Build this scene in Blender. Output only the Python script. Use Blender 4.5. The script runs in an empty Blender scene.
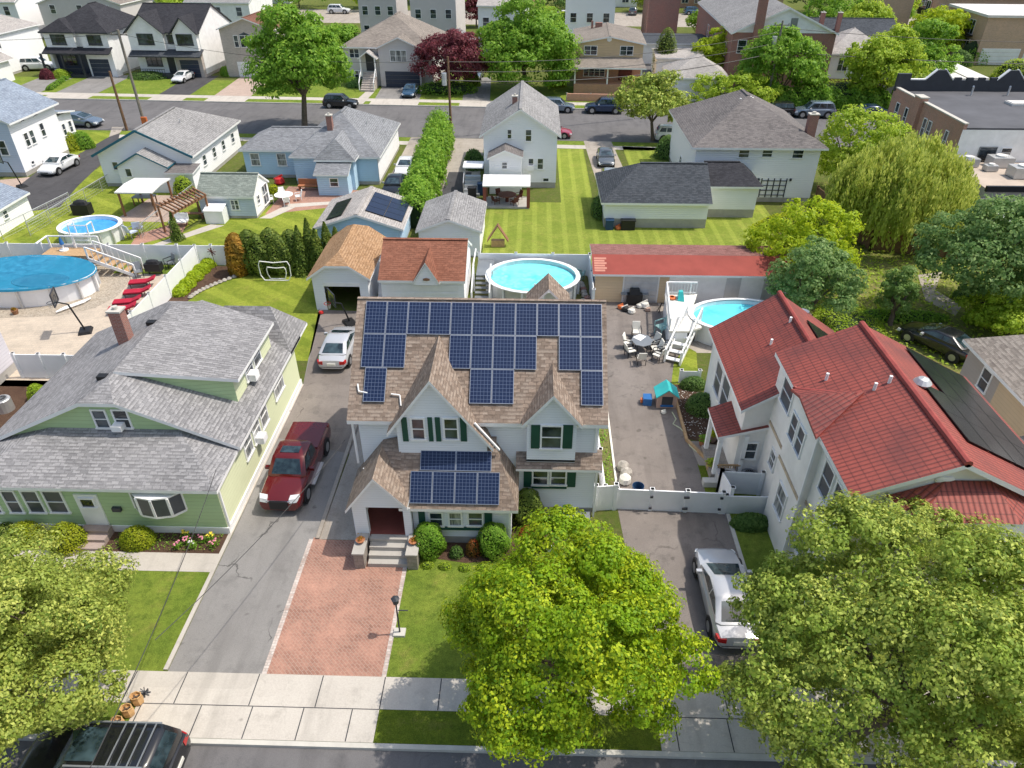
import bpy, math, random, numpy as np
from mathutils import Vector, Matrix
R = math.radians
random.seed(7); RNG = np.random.default_rng(11)
scene = bpy.context.scene
COL = scene.collection

# ---------------------------------------------------------------- camera
FPX = 710.0; TH = R(34.5); YAW = R(1.6); CH = 22.0
cT, sT, cY, sY = math.cos(TH), math.sin(TH), math.cos(YAW), math.sin(YAW)
cd = bpy.data.cameras.new('camera'); cam = bpy.data.objects.new('camera', cd); COL.objects.link(cam)
cam.location = (0, 0, CH); cam.rotation_euler = (R(90) - TH, 0, YAW)
cd.sensor_width = 36; cd.lens = FPX / 1024 * 36; cd.clip_end = 3000; cd.clip_start = .1
scene.camera = cam

# survey helpers: turn a sight line measured in the photo into a real point on the ground / on a wall plane
def ray(px, py):
    a = (px - 512) / FPX; b = (384 - py) / FPX
    x = a; y = cT + b * sT; z = -sT + b * cT
    return (x * cY - y * sY, x * sY + y * cY, z)
def G(px, py, z=0):
    d = ray(px, py); t = (z - CH) / d[2]; return Vector((d[0] * t, d[1] * t, z))
def PY(px, py, Y):
    d = ray(px, py); t = Y / d[1]; return Vector((d[0] * t, Y, CH + d[2] * t))
def PX(px, py, X):
    d = ray(px, py); t = X / d[0]; return Vector((X, d[1] * t, CH + d[2] * t))
def PP(px, py, y0, z0, sl):      # on the plane z = z0 + sl*(Y-y0)
    d = ray(px, py); t = (z0 - CH - sl * y0) / (d[2] - sl * d[1]); return Vector((d[0] * t, d[1] * t, CH + d[2] * t))

# ---------------------------------------------------------------- materials
MAT = {}
def newmat(name):
    m = bpy.data.materials.new(name); m.use_nodes = True; MAT[name] = m
    nt = m.node_tree; return m, nt, nt.nodes['Principled BSDF']
def nd(nt, t, **k):
    n = nt.nodes.new(t)
    for a, b in k.items():
        if a.startswith('i_'): n.inputs[a[2:].replace('_', ' ')].default_value = b
        else: setattr(n, a, b)
    return n
def rgba(c): return (c[0], c[1], c[2], 1)
def mix(nt, fac, a, b, mode='MIX'):
    n = nt.nodes.new('ShaderNodeMix'); n.data_type = 'RGBA'; n.blend_type = mode
    for s, v in ((0, fac), (6, a), (7, b)):
        if isinstance(v, (int, float)): n.inputs[s].default_value = v
        elif isinstance(v, tuple): n.inputs[s].default_value = rgba(v)
        else: nt.links.new(v, n.inputs[s])
    return n.outputs[2]
def ramp(nt, fac, p0, p1, c0=(0, 0, 0), c1=(1, 1, 1)):
    n = nt.nodes.new('ShaderNodeValToRGB'); e = n.color_ramp.elements
    e[0].position = p0; e[1].position = p1; e[0].color = rgba(c0); e[1].color = rgba(c1)
    nt.links.new(fac, n.inputs[0]); return n.outputs[0]
def noise(nt, vec, scale, detail=4, rough=.6):
    n = nd(nt, 'ShaderNodeTexNoise'); n.inputs['Scale'].default_value = scale; n.inputs['Detail'].default_value = detail
    n.inputs['Roughness'].default_value = rough
    if vec is not None: nt.links.new(vec, n.inputs['Vector'])
    return n.outputs[0]
def math_(nt, op, a, b=None, c=None):
    n = nt.nodes.new('ShaderNodeMath'); n.operation = op
    for i, v in enumerate((a, b, c)):
        if v is None: continue
        if isinstance(v, (int, float)): n.inputs[i].default_value = v
        else: nt.links.new(v, n.inputs[i])
    return n.outputs[0]
def bump(nt, P, h, dist=.02, st=.6):
    b = nd(nt, 'ShaderNodeBump'); b.inputs['Distance'].default_value = dist; b.inputs['Strength'].default_value = st
    nt.links.new(h, b.inputs['Height']); nt.links.new(b.outputs[0], P.inputs['Normal'])
def geo_pos(nt): return nd(nt, 'ShaderNodeNewGeometry').outputs['Position']
def uv(nt): return nd(nt, 'ShaderNodeUVMap', uv_map='UVMap').outputs[0]
def mapping(nt, v, sc=(1, 1, 1), rot=0):
    m = nd(nt, 'ShaderNodeMapping'); m.inputs['Scale'].default_value = sc; m.inputs['Rotation'].default_value = (0, 0, rot)
    nt.links.new(v, m.inputs[0]); return m.outputs[0]

def plain(name, col, rough=.6, metal=0, var=.12, vs=1.5, spec=.4):
    m, nt, P = newmat(name); p = geo_pos(nt)
    f = ramp(nt, noise(nt, p, vs, 5), .3, .7)
    c = mix(nt, f, tuple(x * (1 - var) for x in col), tuple(min(1, x * (1 + var)) for x in col))
    nt.links.new(c, P.inputs['Base Color']); P.inputs['Roughness'].default_value = rough
    P.inputs['Metallic'].default_value = metal; P.inputs['Specular IOR Level'].default_value = spec
    return m
def siding(name, col, pitch=.13, dirt=.12, depth=.3):
    m, nt, P = newmat(name); u = uv(nt)
    s = nd(nt, 'ShaderNodeSeparateXYZ'); nt.links.new(u, s.inputs[0])
    fr = math_(nt, 'FRACT', math_(nt, 'DIVIDE', s.outputs[1], pitch))
    line = ramp(nt, fr, .0, .16, (1, 1, 1), (0, 0, 0))
    n = ramp(nt, noise(nt, geo_pos(nt), .9, 5), .3, .75)
    base = mix(nt, n, tuple(x * (1 - dirt) for x in col), col)
    c = mix(nt, math_(nt, 'MULTIPLY', line, depth), base, tuple(x * .35 for x in col))  # shadow under each board lap is painted into the colour
    nt.links.new(c, P.inputs['Base Color']); P.inputs['Roughness'].default_value = .65
    bump(nt, P, math_(nt, 'SUBTRACT', 1.0, fr), .03, .8); return m
def shingle(name, c1, c2, c3, w=.3, h=.13, streak=.35, stain=.3):
    m, nt, P = newmat(name); u = uv(nt); h = h * 1.22; w = w * 1.05
    b = nd(nt, 'ShaderNodeTexBrick'); nt.links.new(u, b.inputs['Vector'])
    b.inputs['Scale'].default_value = 1; b.inputs['Brick Width'].default_value = w; b.inputs['Row Height'].default_value = h
    b.inputs['Mortar Size'].default_value = .016; b.inputs['Mortar Smooth'].default_value = .4; b.inputs['Bias'].default_value = -.1
    b.inputs['Color1'].default_value = rgba(tuple(x * 1.12 for x in c1)); b.inputs['Color2'].default_value = rgba(tuple(x * .8 for x in c2))
    b.inputs['Mortar'].default_value = rgba(tuple(x * .75 for x in c2)); b.offset = .43
    # dark cut-outs of the laminated tabs: short dabs, one course high
    b2 = nd(nt, 'ShaderNodeTexBrick'); nt.links.new(mapping(nt, u, (1, 1, 1)), b2.inputs['Vector'])
    b2.inputs['Scale'].default_value = 1; b2.inputs['Brick Width'].default_value = w * .62; b2.inputs['Row Height'].default_value = h
    b2.inputs['Mortar Size'].default_value = 0; b2.offset = .5; b2.inputs['Color1'].default_value = (0, 0, 0, 1); b2.inputs['Color2'].default_value = (1, 1, 1, 1)
    s = nd(nt, 'ShaderNodeSeparateXYZ'); nt.links.new(u, s.inputs[0]); fv = math_(nt, 'FRACT', math_(nt, 'DIVIDE', s.outputs[1], h))
    c = mix(nt, math_(nt, 'MULTIPLY', ramp(nt, b2.outputs[0], .55, .75), streak), b.outputs[0], c3)
    dk = math_(nt, 'MULTIPLY', ramp(nt, b2.outputs[0], .38, .30), ramp(nt, fv, .55, .35))
    c = mix(nt, math_(nt, 'MULTIPLY', dk, .55), c, tuple(x * .45 for x in c2))
    c = mix(nt, math_(nt, 'MULTIPLY', ramp(nt, fv, .12, .0), .45), c, tuple(x * .4 for x in c2))  # thin shadow line along each course bottom, painted into the colour
    p = geo_pos(nt)
    c = mix(nt, .45, c, noise(nt, p, 16, 3, .8), 'OVERLAY')
    st = ramp(nt, noise(nt, mapping(nt, p, (1, 1, .4)), .5, 5, .65), .46, .76)
    c = mix(nt, math_(nt, 'MULTIPLY', st, stain), c, tuple(x * .45 for x in c1))
    lt = ramp(nt, noise(nt, p, .28, 3, .5), .45, .7); c = mix(nt, math_(nt, 'MULTIPLY', lt, .12), c, tuple(min(1, x * 1.5) for x in c1))
    nt.links.new(c, P.inputs['Base Color']); P.inputs['Roughness'].default_value = .93; P.inputs['Specular IOR Level'].default_value = .15
    bump(nt, P, b.outputs['Fac'], -.012, .7); return m
def brick(name, c1, c2, mortar, w=.22, h=.075, rot=0, rough=.85, ms=.012, stain=.25):
    m, nt, P = newmat(name); u = mapping(nt, uv(nt), (1, 1, 1), rot)
    b = nd(nt, 'ShaderNodeTexBrick'); nt.links.new(u, b.inputs['Vector']); b.inputs['Scale'].default_value = 1
    b.inputs['Brick Width'].default_value = w; b.inputs['Row Height'].default_value = h; b.inputs['Mortar Size'].default_value = ms
    b.inputs['Color1'].default_value = rgba(c1); b.inputs['Color2'].default_value = rgba(c2); b.inputs['Mortar'].default_value = rgba(mortar)
    p = geo_pos(nt); st = ramp(nt, noise(nt, p, .8, 6, .65), .4, .7)
    c = mix(nt, math_(nt, 'MULTIPLY', st, stain), b.outputs[0], tuple(x * 1.5 for x in c1))
    c = mix(nt, .3, c, noise(nt, p, 12, 3), 'OVERLAY')
    nt.links.new(c, P.inputs['Base Color']); P.inputs['Roughness'].default_value = rough
    bump(nt, P, b.outputs['Fac'], -.01, .5); return m
def ground(name, c1, c2, c3=None, s1=.35, s2=14, fine=.45, rough=.92, cracks=0, bumpd=0, spots=None):
    m, nt, P = newmat(name); p = geo_pos(nt)
    a = ramp(nt, noise(nt, p, s1, 6, .62), .33, .68)
    c = mix(nt, a, c1, c2)
    if c3: c = mix(nt, ramp(nt, noise(nt, p, s1 * 3.1, 5, .7), .52, .72), c, c3)
    c = mix(nt, fine, c, noise(nt, p, s2, 4, .7), 'OVERLAY')
    if cracks:
        ls = ramp(nt, noise(nt, mapping(nt, p, (1.6, .22, 1)), .8, 4, .6), .5, .68); c = mix(nt, math_(nt, 'MULTIPLY', ls, .4), c, tuple(x * .62 for x in c1))
        pt = nd(nt, 'ShaderNodeTexVoronoi', distance='CHEBYCHEV'); pt.inputs['Scale'].default_value = .19; nt.links.new(p, pt.inputs['Vector']); c = mix(nt, math_(nt, 'MULTIPLY', ramp(nt, pt.outputs[1], .35, .65), .16), c, tuple(x * .6 for x in c1))
        oil = ramp(nt, noise(nt, p, 1.9, 2, .4), .70, .76); c = mix(nt, math_(nt, 'MULTIPLY', oil, .55), c, tuple(x * .4 for x in c1))
    if cracks:
        v = nd(nt, 'ShaderNodeTexVoronoi', feature='DISTANCE_TO_EDGE'); v.inputs['Scale'].default_value = .22
        w = nd(nt, 'ShaderNodeVectorMath', operation='ADD'); nt.links.new(p, w.inputs[0])
        nn = nd(nt, 'ShaderNodeTexNoise'); nn.inputs['Scale'].default_value = 1.1; nn.inputs['Detail'].default_value = 6; nt.links.new(p, nn.inputs['Vector'])
        nt.links.new(nn.outputs[1], w.inputs[1]); nt.links.new(w.outputs[0], v.inputs['Vector'])
        k = ramp(nt, v.outputs[0], .0, .007, (1, 1, 1), (0, 0, 0))
        brk = ramp(nt, noise(nt, p, .5, 2), .5, .6)
        c = mix(nt, math_(nt, 'MULTIPLY', math_(nt, 'MULTIPLY', k, brk), cracks), c, tuple(x * .3 for x in c1))
    if spots:
        c = mix(nt, math_(nt, 'MULTIPLY', ramp(nt, noise(nt, p, 2.2, 3, .5), .68, .74), .5), c, spots)
    nt.links.new(c, P.inputs['Base Color']); P.inputs['Roughness'].default_value = rough; P.inputs['Specular IOR Level'].default_value = .2
    if bumpd: bump(nt, P, noise(nt, p, s2 * 2, 3, .7), bumpd, .8)
    return m
def grass(name, c1, c2, c3, stripe=0, sdir='x', srot=0, dry=(.26, .23, .07)):
    m, nt, P = newmat(name); p = geo_pos(nt)
    a = ramp(nt, noise(nt, p, .45, 6, .65), .35, .68); c = mix(nt, a, c1, c2)
    c = mix(nt, ramp(nt, noise(nt, p, 2.3, 5, .7), .45, .72), c, c3)
    if stripe:
        s = nd(nt, 'ShaderNodeSeparateXYZ'); nt.links.new(mapping(nt, p, (1, 1, 1), srot), s.inputs[0])
        w = math_(nt, 'SINE', math_(nt, 'MULTIPLY', s.outputs[0 if sdir == 'x' else 1], 2 * math.pi / stripe))
        c = mix(nt, math_(nt, 'MULTIPLY', ramp(nt, w, .3, .7), .35), c, tuple(x * 1.35 for x in c2))
    c = mix(nt, math_(nt, 'MULTIPLY', ramp(nt, noise(nt, p, .9, 5, .75), .56, .72), .6), c, dry)
    c = mix(nt, .9, c, noise(nt, p, 22, 4, .85), 'OVERLAY')
    c = mix(nt, .45, c, noise(nt, p, 6, 3, .8), 'OVERLAY')
    nt.links.new(c, P.inputs['Base Color']); P.inputs['Roughness'].default_value = .95; P.inputs['Specular IOR Level'].default_value = .1
    bump(nt, P, noise(nt, p, 30, 3, .8), .05, 1); return m
def leafmat(name, c1, c2, c3, trans=.35, var=.8):
    m, nt, P = newmat(name); g = nd(nt, 'ShaderNodeNewGeometry')
    rnd = g.outputs['Random Per Island']; c = mix(nt, ramp(nt, rnd, .1, .9), c1, c2)
    n = ramp(nt, noise(nt, g.outputs['Position'], .9, 3), .4, .65); c = mix(nt, math_(nt, 'MULTIPLY', n, var), c, c3)
    nt.links.new(c, P.inputs['Base Color']); P.inputs['Roughness'].default_value = .55; P.inputs['Specular IOR Level'].default_value = .25
    t = nd(nt, 'ShaderNodeBsdfTranslucent'); nt.links.new(mix(nt, .5, c, tuple(min(1, x * 1.7) for x in c2)), t.inputs[0])
    ms = nd(nt, 'ShaderNodeMixShader'); ms.inputs[0].default_value = trans
    nt.links.new(P.outputs[0], ms.inputs[1]); nt.links.new(t.outputs[0], ms.inputs[2])
    nt.links.new(ms.outputs[0], nt.nodes['Material Output'].inputs[0]); return m
def carpaint(name, col, metal=.0, rough=.25):
    m, nt, P = newmat(name); p = geo_pos(nt)
    c = mix(nt, noise(nt, p, 3, 4), tuple(x * .85 for x in col), col)
    nt.links.new(c, P.inputs['Base Color']); P.inputs['Roughness'].default_value = rough; P.inputs['Metallic'].default_value = metal
    P.inputs['Coat Weight'].default_value = .7; P.inputs['Coat Roughness'].default_value = .08; return m
def water(name, c1, c2, rough=.06, sc=2.2, bs=.3):
    m, nt, P = newmat(name); p = geo_pos(nt)
    n = nd(nt, 'ShaderNodeTexVoronoi', feature='SMOOTH_F1'); n.inputs['Scale'].default_value = 2.6
    w = nd(nt, 'ShaderNodeVectorMath', operation='ADD'); nt.links.new(p, w.inputs[0])
    nn = nd(nt, 'ShaderNodeTexNoise'); nn.inputs['Scale'].default_value = 1.5; nt.links.new(p, nn.inputs['Vector']); nt.links.new(nn.outputs[1], w.inputs[1])
    nt.links.new(w.outputs[0], n.inputs['Vector'])
    c = mix(nt, ramp(nt, n.outputs[0], .05, .75), tuple(min(1, x * 1.25 + .02) for x in c2), c1)  # lighter ripple dabs: glint painted into the water colour
    c = mix(nt, ramp(nt, noise(nt, p, .35, 2), .4, .65), c, c2)
    nt.links.new(c, P.inputs['Base Color']); P.inputs['Roughness'].default_value = rough; bump(nt, P, noise(nt, p, sc, 3), .05, bs); return m

# walls
siding('siding_paleblue', (.88, .90, .93), .12, .04, .24)
siding('siding_green', (.50, .66, .36), .2, .10, .3)
siding('siding_green_sunlit', (.72, .76, .50), .2, .06, .10)  # sunlit copy of the green siding, sun put into the colour
siding('siding_white', (.93, .93, .94), .16, .03, .15)
siding('siding_lavender', (.62, .60, .65), .18, .06, .15)
siding('siding_greyblue', (.60, .68, .82), .2, .08, .3)
siding('siding_blue', (.52, .72, .90), .18, .08, .3)
siding('siding_tan', (.70, .53, .34), .2, .1, .3)
siding('siding_ochre', (.68, .50, .30), .2, .1, .3)
siding('siding_greige', (.66, .62, .61), .18, .08, .2)
siding('siding_taupe', (.46, .40, .36), .18, .08, .2)
siding('siding_yellow', (.62, .52, .26), .2, .1, .2)
plain('white_trim', (.9, .9, .9), .5, 0, .05)
plain('white_vinyl', (.90, .91, .93), .45, 0, .04)
plain('white_panel', (.88, .88, .89), .5, 0, .06)
plain('stucco', (.88, .86, .83), .9, 0, .10, .9)
plain('stucco_white', (.9, .9, .9), .9, 0, .08)
plain('rust_stain', (.50, .40, .29), .9, 0, .25, 3)
plain('teal_trim', (.02, .14, .20), .5)
plain('black_trim', (.045, .05, .062), .5)
plain('navy_panel', (.04, .052, .085), .45)
plain('dark_green', (.012, .075, .05), .6, 0, .15)
plain('concrete', (.43, .41, .38), .9, 0, .1, 2)
plain('pale_concrete', (.55, .53, .48), .9, 0, .1, 2)
plain('dark_metal', (.03, .032, .036), .4, .6)
plain('black_plastic', (.018, .018, .02), .5)
plain('grey_metal', (.28, .30, .32), .45, .5)
plain('light_metal', (.62, .63, .65), .4, .4)
plain('galvanised', (.55, .56, .57), .45, .6)
plain('red_fabric', (.42, .012, .04), .85, 0, .15, 6)
plain('cream_fabric', (.74, .72, .66), .9)
plain('wood', (.26, .13, .07), .75, 0, .3, 6)
plain('light_wood', (.46, .30, .16), .8, 0, .2, 6)
plain('pole_wood', (.19, .11, .065), .85, 0, .25, 4)
plain('grey_pole_wood', (.22, .20, .17), .85, 0, .25, 4)
plain('bark', (.14, .11, .085), .95, 0, .35, 6)
plain('terracotta', (.42, .17, .08), .8)
plain('orange_plastic', (.62, .16, .05), .5)
plain('red_plastic', (.55, .03, .03), .4)
plain('blue_plastic', (.03, .14, .38), .4)
plain('turquoise_plastic', (.05, .52, .52), .45)
plain('seafoam', (.30, .50, .48), .6)
plain('tan_plastic', (.50, .34, .27), .6)
plain('navy_bin', (.02, .06, .14), .5)
plain('wire', (.05, .05, .05), .6)
plain('hose', (.48, .52, .36), .6)
plain('yellow_flower', (.75, .6, .06), .8)
plain('pink_flower', (.7, .25, .35), .8)
plain('stone', (.40, .37, .33), .9, 0, .3, 5)
plain('clay_tan', (.62, .38, .17), .7, 0, .15, 4)
plain('faded_patch', (.55, .25, .19), .9)
plain('step_stone', (.38, .30, .27), .9, 0, .12, 2)
plain('tile_ridge', (.31, .06, .05), .6, 0, .2, 3)
plain('tyre', (.02, .02, .021), .85)
plain('rim', (.45, .46, .48), .35, .7)
plain('interior', (.05, .05, .055), .8)
plain('headlamp', (.7, .72, .74), .15, 0, .05)
plain('taillamp', (.42, .012, .012), .2)
plain('chrome', (.6, .6, .62), .2, .9)
plain('door_brown', (.13, .03, .022), .5)
plain('porch_red', (.25, .07, .055), .7)
plain('awning', (.80, .79, .77), .8, 0, .05)
plain('liner', (.03, .42, .55), .5)
plain('tar', (.06, .06, .065), .9, 0, .25, .7)
plain('roof_membrane', (.10, .102, .115), .8, 0, .2, .35)
plain('white_roof', (.72, .70, .67), .8, 0, .1, .5)
plain('tan_roof', (.48, .40, .33), .9, 0, .15, .7)
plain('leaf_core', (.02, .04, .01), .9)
plain('hose_green', (.02, .2, .12), .5)
plain('pool_ladder', (.78, .79, .8), .4)
m, nt, P = newmat('glass'); P.inputs['Roughness'].default_value = .06; P.inputs['Specular IOR Level'].default_value = .9
nt.links.new(mix(nt, ramp(nt, noise(nt, geo_pos(nt), 1.1, 2), .4, .65), (.012, .02, .028), (.07, .095, .12)), P.inputs['Base Color'])
m, nt, P = newmat('car_glass'); P.inputs['Roughness'].default_value = .04; P.inputs['Specular IOR Level'].default_value = 1
nt.links.new(mix(nt, ramp(nt, noise(nt, geo_pos(nt), 1.7, 2), .4, .65), (.01, .02, .025), (.05, .085, .10)), P.inputs['Base Color'])
m, nt, P = newmat('curtain_glass'); P.inputs['Roughness'].default_value = .1; P.inputs['Specular IOR Level'].default_value = .8
nt.links.new(mix(nt, ramp(nt, noise(nt, mapping(nt, geo_pos(nt), (6, 6, .6)), 1.5, 2), .4, .6), (.10, .11, .12), (.40, .41, .40)), P.inputs['Base Color'])
m, nt, P = newmat('screen_glass'); P.inputs['Roughness'].default_value = .3
nt.links.new(mix(nt, noise(nt, geo_pos(nt), 2, 2), (.035, .045, .06), (.09, .10, .12)), P.inputs['Base Color'])
# roofs
shingle('shingle_brown', (.43, .335, .27), (.30, .23, .185), (.60, .50, .42), .30, .125, .6, .22)
shingle('shingle_grey', (0.444, 0.435, 0.443), (0.299, 0.296, 0.306), (0.597, 0.586, 0.586), .30, .13, .3, .22)
shingle('shingle_midgrey', (0.437, 0.431, 0.431), (0.319, 0.314, 0.319), (0.554, 0.546, 0.542), .33, .14, .5, .4)
shingle('shingle_taupegrey', (0.281, 0.255, 0.246), (0.198, 0.184, 0.185), (0.363, 0.334, 0.323), .33, .14, .5, .35)
shingle('shingle_dark', (0.111, 0.124, 0.143), (0.075, 0.085, 0.100), (0.164, 0.176, 0.200), .33, .14, .5, .2)
shingle('shingle_black', (0.068, 0.069, 0.079), (0.048, 0.048, 0.058), (0.103, 0.103, 0.117), .35, .15, .4, .2)
shingle('shingle_bluegrey', (0.386, 0.458, 0.558), (0.315, 0.372, 0.472), (0.472, 0.543, 0.643), .33, .14, .5, .25)
shingle('shingle_coolgrey', (.37, .385, .41), (.29, .30, .325), (.45, .465, .49), .33, .14, .5, .25)
shingle('shingle_light', (0.598, 0.559, 0.532), (0.493, 0.463, 0.446), (0.703, 0.662, 0.618), .33, .14, .5, .3)
shingle('shingle_sage', (0.385, 0.431, 0.386), (0.293, 0.339, 0.305), (0.462, 0.508, 0.446), .33, .14, .4, .3)
shingle('shingle_tan', (0.558, 0.353, 0.207), (0.440, 0.262, 0.142), (0.654, 0.433, 0.273), .3, .13, .6, .2)
shingle('shingle_terracotta', (.40, .175, .115), (.32, .135, .09), (.47, .22, .15), .3, .13, .4, .15)
shingle('shingle_redbrown', (0.308, 0.154, 0.110), (0.242, 0.110, 0.083), (0.363, 0.198, 0.143), .3, .13, .4, .15)
shingle('shingle_pinkbrown', (0.400, 0.200, 0.179), (0.300, 0.143, 0.129), (0.486, 0.272, 0.243), .3, .13, .4, .4)
shingle('shingle_beigegrey', (0.468, 0.414, 0.359), (0.343, 0.296, 0.258), (0.593, 0.523, 0.452), .36, .16, .6, .2)
shingle('shingle_warmgrey', (0.386, 0.336, 0.296), (0.300, 0.265, 0.234), (0.458, 0.405, 0.358), .36, .16, .5, .3)
plain('roof_red_felt', (.30, .065, .05), .85, 0, .14, .8)
# barrel tile
m, nt, P = newmat('tile_red'); u = uv(nt); s = nd(nt, 'ShaderNodeSeparateXYZ'); nt.links.new(u, s.inputs[0])
fx = math_(nt, 'FRACT', math_(nt, 'DIVIDE', s.outputs[0], .18)); fy = math_(nt, 'FRACT', math_(nt, 'DIVIDE', s.outputs[1], .34))
hump = math_(nt, 'SINE', math_(nt, 'MULTIPLY', fx, math.pi))
c = mix(nt, ramp(nt, hump, .1, .75), (.15, .032, .026), (.32, .068, .05))
c = mix(nt, ramp(nt, fy, .0, .14, (.7, .7, .7), (0, 0, 0)), c, (.07, .012, .012))
c = mix(nt, math_(nt, 'MULTIPLY', ramp(nt, noise(nt, geo_pos(nt), .4, 5, .6), .45, .66), .6), c, (.10, .03, .03))
c = mix(nt, .3, c, noise(nt, geo_pos(nt), 9, 3), 'OVERLAY')
nt.links.new(c, P.inputs['Base Color']); P.inputs['Roughness'].default_value = .6
bump(nt, P, math_(nt, 'ADD', hump, math_(nt, 'MULTIPLY', fy, -.5)), .025, .8)
# bricks and pavers
brick('brick_red', (.36, .13, .095), (.27, .10, .075), (.33, .28, .25))
brick('brick_dark', (.46, .21, .155), (.35, .155, .115), (.50, .42, .36), .22, .075, 0, .9, .012, .35)
brick('brick_tan', (.58, .38, .26), (.47, .31, .21), (.6, .5, .42), .3, .1)
brick('brick_greige', (.54, .47, .43), (.44, .385, .35), (.56, .52, .48), .3, .1)
brick('brick_orange', (.55, .26, .15), (.45, .20, .12), (.4, .33, .28), .22, .075)
brick('stone_block', (.34, .30, .27), (.27, .24, .215), (.22, .2, .18), .4, .2)
brick('paver_red', (.35, .19, .14), (.265, .135, .10), (.37, .26, .21), .21, .105, R(45), .9, .010, .75)
brick('paver_edge', (.56, .50, .46), (.38, .27, .23), (.34, .30, .27), .22, .11, 0, .9, .012, .4)
brick('paver_beige', (.52, .44, .35), (.45, .385, .31), (.38, .33, .28), .4, .25, 0, .9, .01, .35)
brick('paver_pink', (.46, .35, .29), (.41, .31, .255), (.36, .29, .25), .3, .15, R(45), .9, .01, .3)
# ground
ground('asphalt_street', (.15, .145, .148), (.18, .174, .176), (.125, .122, .125), .3, 25, .35, .9, .5, .01)
ground('asphalt_drive', (.25, .24, .232), (.295, .285, .275), (.205, .198, .192), .35, 25, .4, .92, .95, .01)
ground('asphalt_brown', (.20, .175, .16), (.26, .23, .21), (.15, .135, .125), .45, 25, .4, .92, .7, .01)
ground('asphalt_dark', (.075, .073, .078), (.095, .093, .098), (.06, .06, .065), .4, 25, .4, .92, .5, .01)
ground('concrete_walk', (.51, .47, .42), (.57, .53, .475), (.45, .415, .37), .5, 20, .25, .9, .15, .005)
ground('concrete_old', (.37, .325, .28), (.44, .395, .345), (.30, .265, .225), .6, 18, .4, .9, .8, .01)
ground('soil', (.085, .05, .035), (.13, .08, .055), (.06, .035, .025), .9, 18, .7, 1, 0, .06)
ground('gravel', (.40, .34, .27), (.5, .44, .36), (.28, .235, .19), 2.5, 9, .95, .95, 0, .08)
ground('mulch_green', (.13, .15, .045), (.20, .19, .07), (.22, .17, .10), .9, 12, .8, .95, 0, .08)
ground('yard_rough', (.15, .18, .04), (.24, .25, .07), (.30, .22, .12), .5, 9, .9, .95, 0, .1)
grass('lawn', (.145, .22, .03), (.25, .31, .05), (.11, .165, .025))
grass('lawn_striped', (.20, .265, .04), (.30, .345, .065), (.17, .225, .035), 1.2, 'x')
grass('lawn_bright', (.185, .25, .03), (.30, .34, .05), (.15, .205, .025), 2.2, 'y', R(35))
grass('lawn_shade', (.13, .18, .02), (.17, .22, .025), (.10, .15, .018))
grass('base_green', (.09, .13, .025), (.13, .16, .035), (.15, .14, .06))
# foliage
leafmat('leaf_lime', (.06, .17, .008), (.56, .66, .03), (.20, .37, .012), .34)
leafmat('leaf_olive', (.07, .15, .018), (.62, .69, .15), (.24, .37, .045), .30)
leafmat('leaf_olive_b', (.08, .155, .018), (.60, .64, .15), (.30, .39, .07), .30)
leafmat('leaf_green', (.09, .22, .02), (.34, .52, .07), (.18, .36, .03), .4)
leafmat('leaf_fresh', (.20, .33, .02), (.52, .64, .08), (.30, .46, .03), .42)
leafmat('leaf_deep', (.06, .14, .03), (.22, .34, .09), (.11, .21, .045), .35)
leafmat('leaf_bluegreen', (.06, .15, .035), (.34, .47, .17), (.13, .25, .065), .35)
leafmat('leaf_lush', (.20, .33, .012), (.54, .64, .04), (.34, .47, .02), .45)
leafmat('leaf_cool', (.10, .20, .03), (.36, .48, .17), (.17, .30, .07), .38)
leafmat('leaf_yellow', (.28, .36, .01), (.58, .62, .04), (.38, .46, .015), .45)
leafmat('leaf_willow', (.26, .38, .04), (.64, .72, .17), (.42, .52, .07), .45)
leafmat('leaf_maroon', (.09, .02, .03), (.30, .08, .10), (.15, .04, .05), .35)
leafmat('leaf_rust', (.30, .15, .02), (.56, .32, .05), (.22, .17, .02), .35)
leafmat('leaf_arbor', (.07, .135, .02), (.26, .32, .055), (.12, .19, .03), .3)
leafmat('leaf_red', (.30, .04, .02), (.45, .14, .04), (.16, .16, .03), .3)
leafmat('leaf_box', (.15, .23, .012), (.36, .42, .02), (.46, .48, .03), .3)
for n_, c_, mt_ in (('paint_white', (.78, .79, .81), 0), ('paint_silver', (.46, .49, .53), .5), ('paint_palesilver', (.62, .63, .66), .3), ('paint_black', (.012, .013, .016), .1),
                 ('paint_navy', (.02, .045, .11), .3), ('paint_blue', (.06, .14, .24), .4), ('paint_maroon', (.14, .008, .009), .15), ('paint_pink', (.45, .05, .10), .2),
                 ('paint_grey', (.16, .18, .20), .5), ('paint_slate', (.22, .28, .36), .5)):
    carpaint(n_, c_, mt_)
water('pool_water', (.10, .62, .72), (.22, .78, .84))
water('pool_water_deep', (.05, .50, .66), (.14, .66, .76))
water('pool_cover', (.008, .16, .30), (.012, .21, .36), .45, 1.2, .5)
water('pool_sag', (.006, .13, .25), (.01, .17, .30), .25, 1.2, .3)
water('pool_blue', (.02, .22, .62), (.06, .36, .80), .08, 3, .8)
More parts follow.
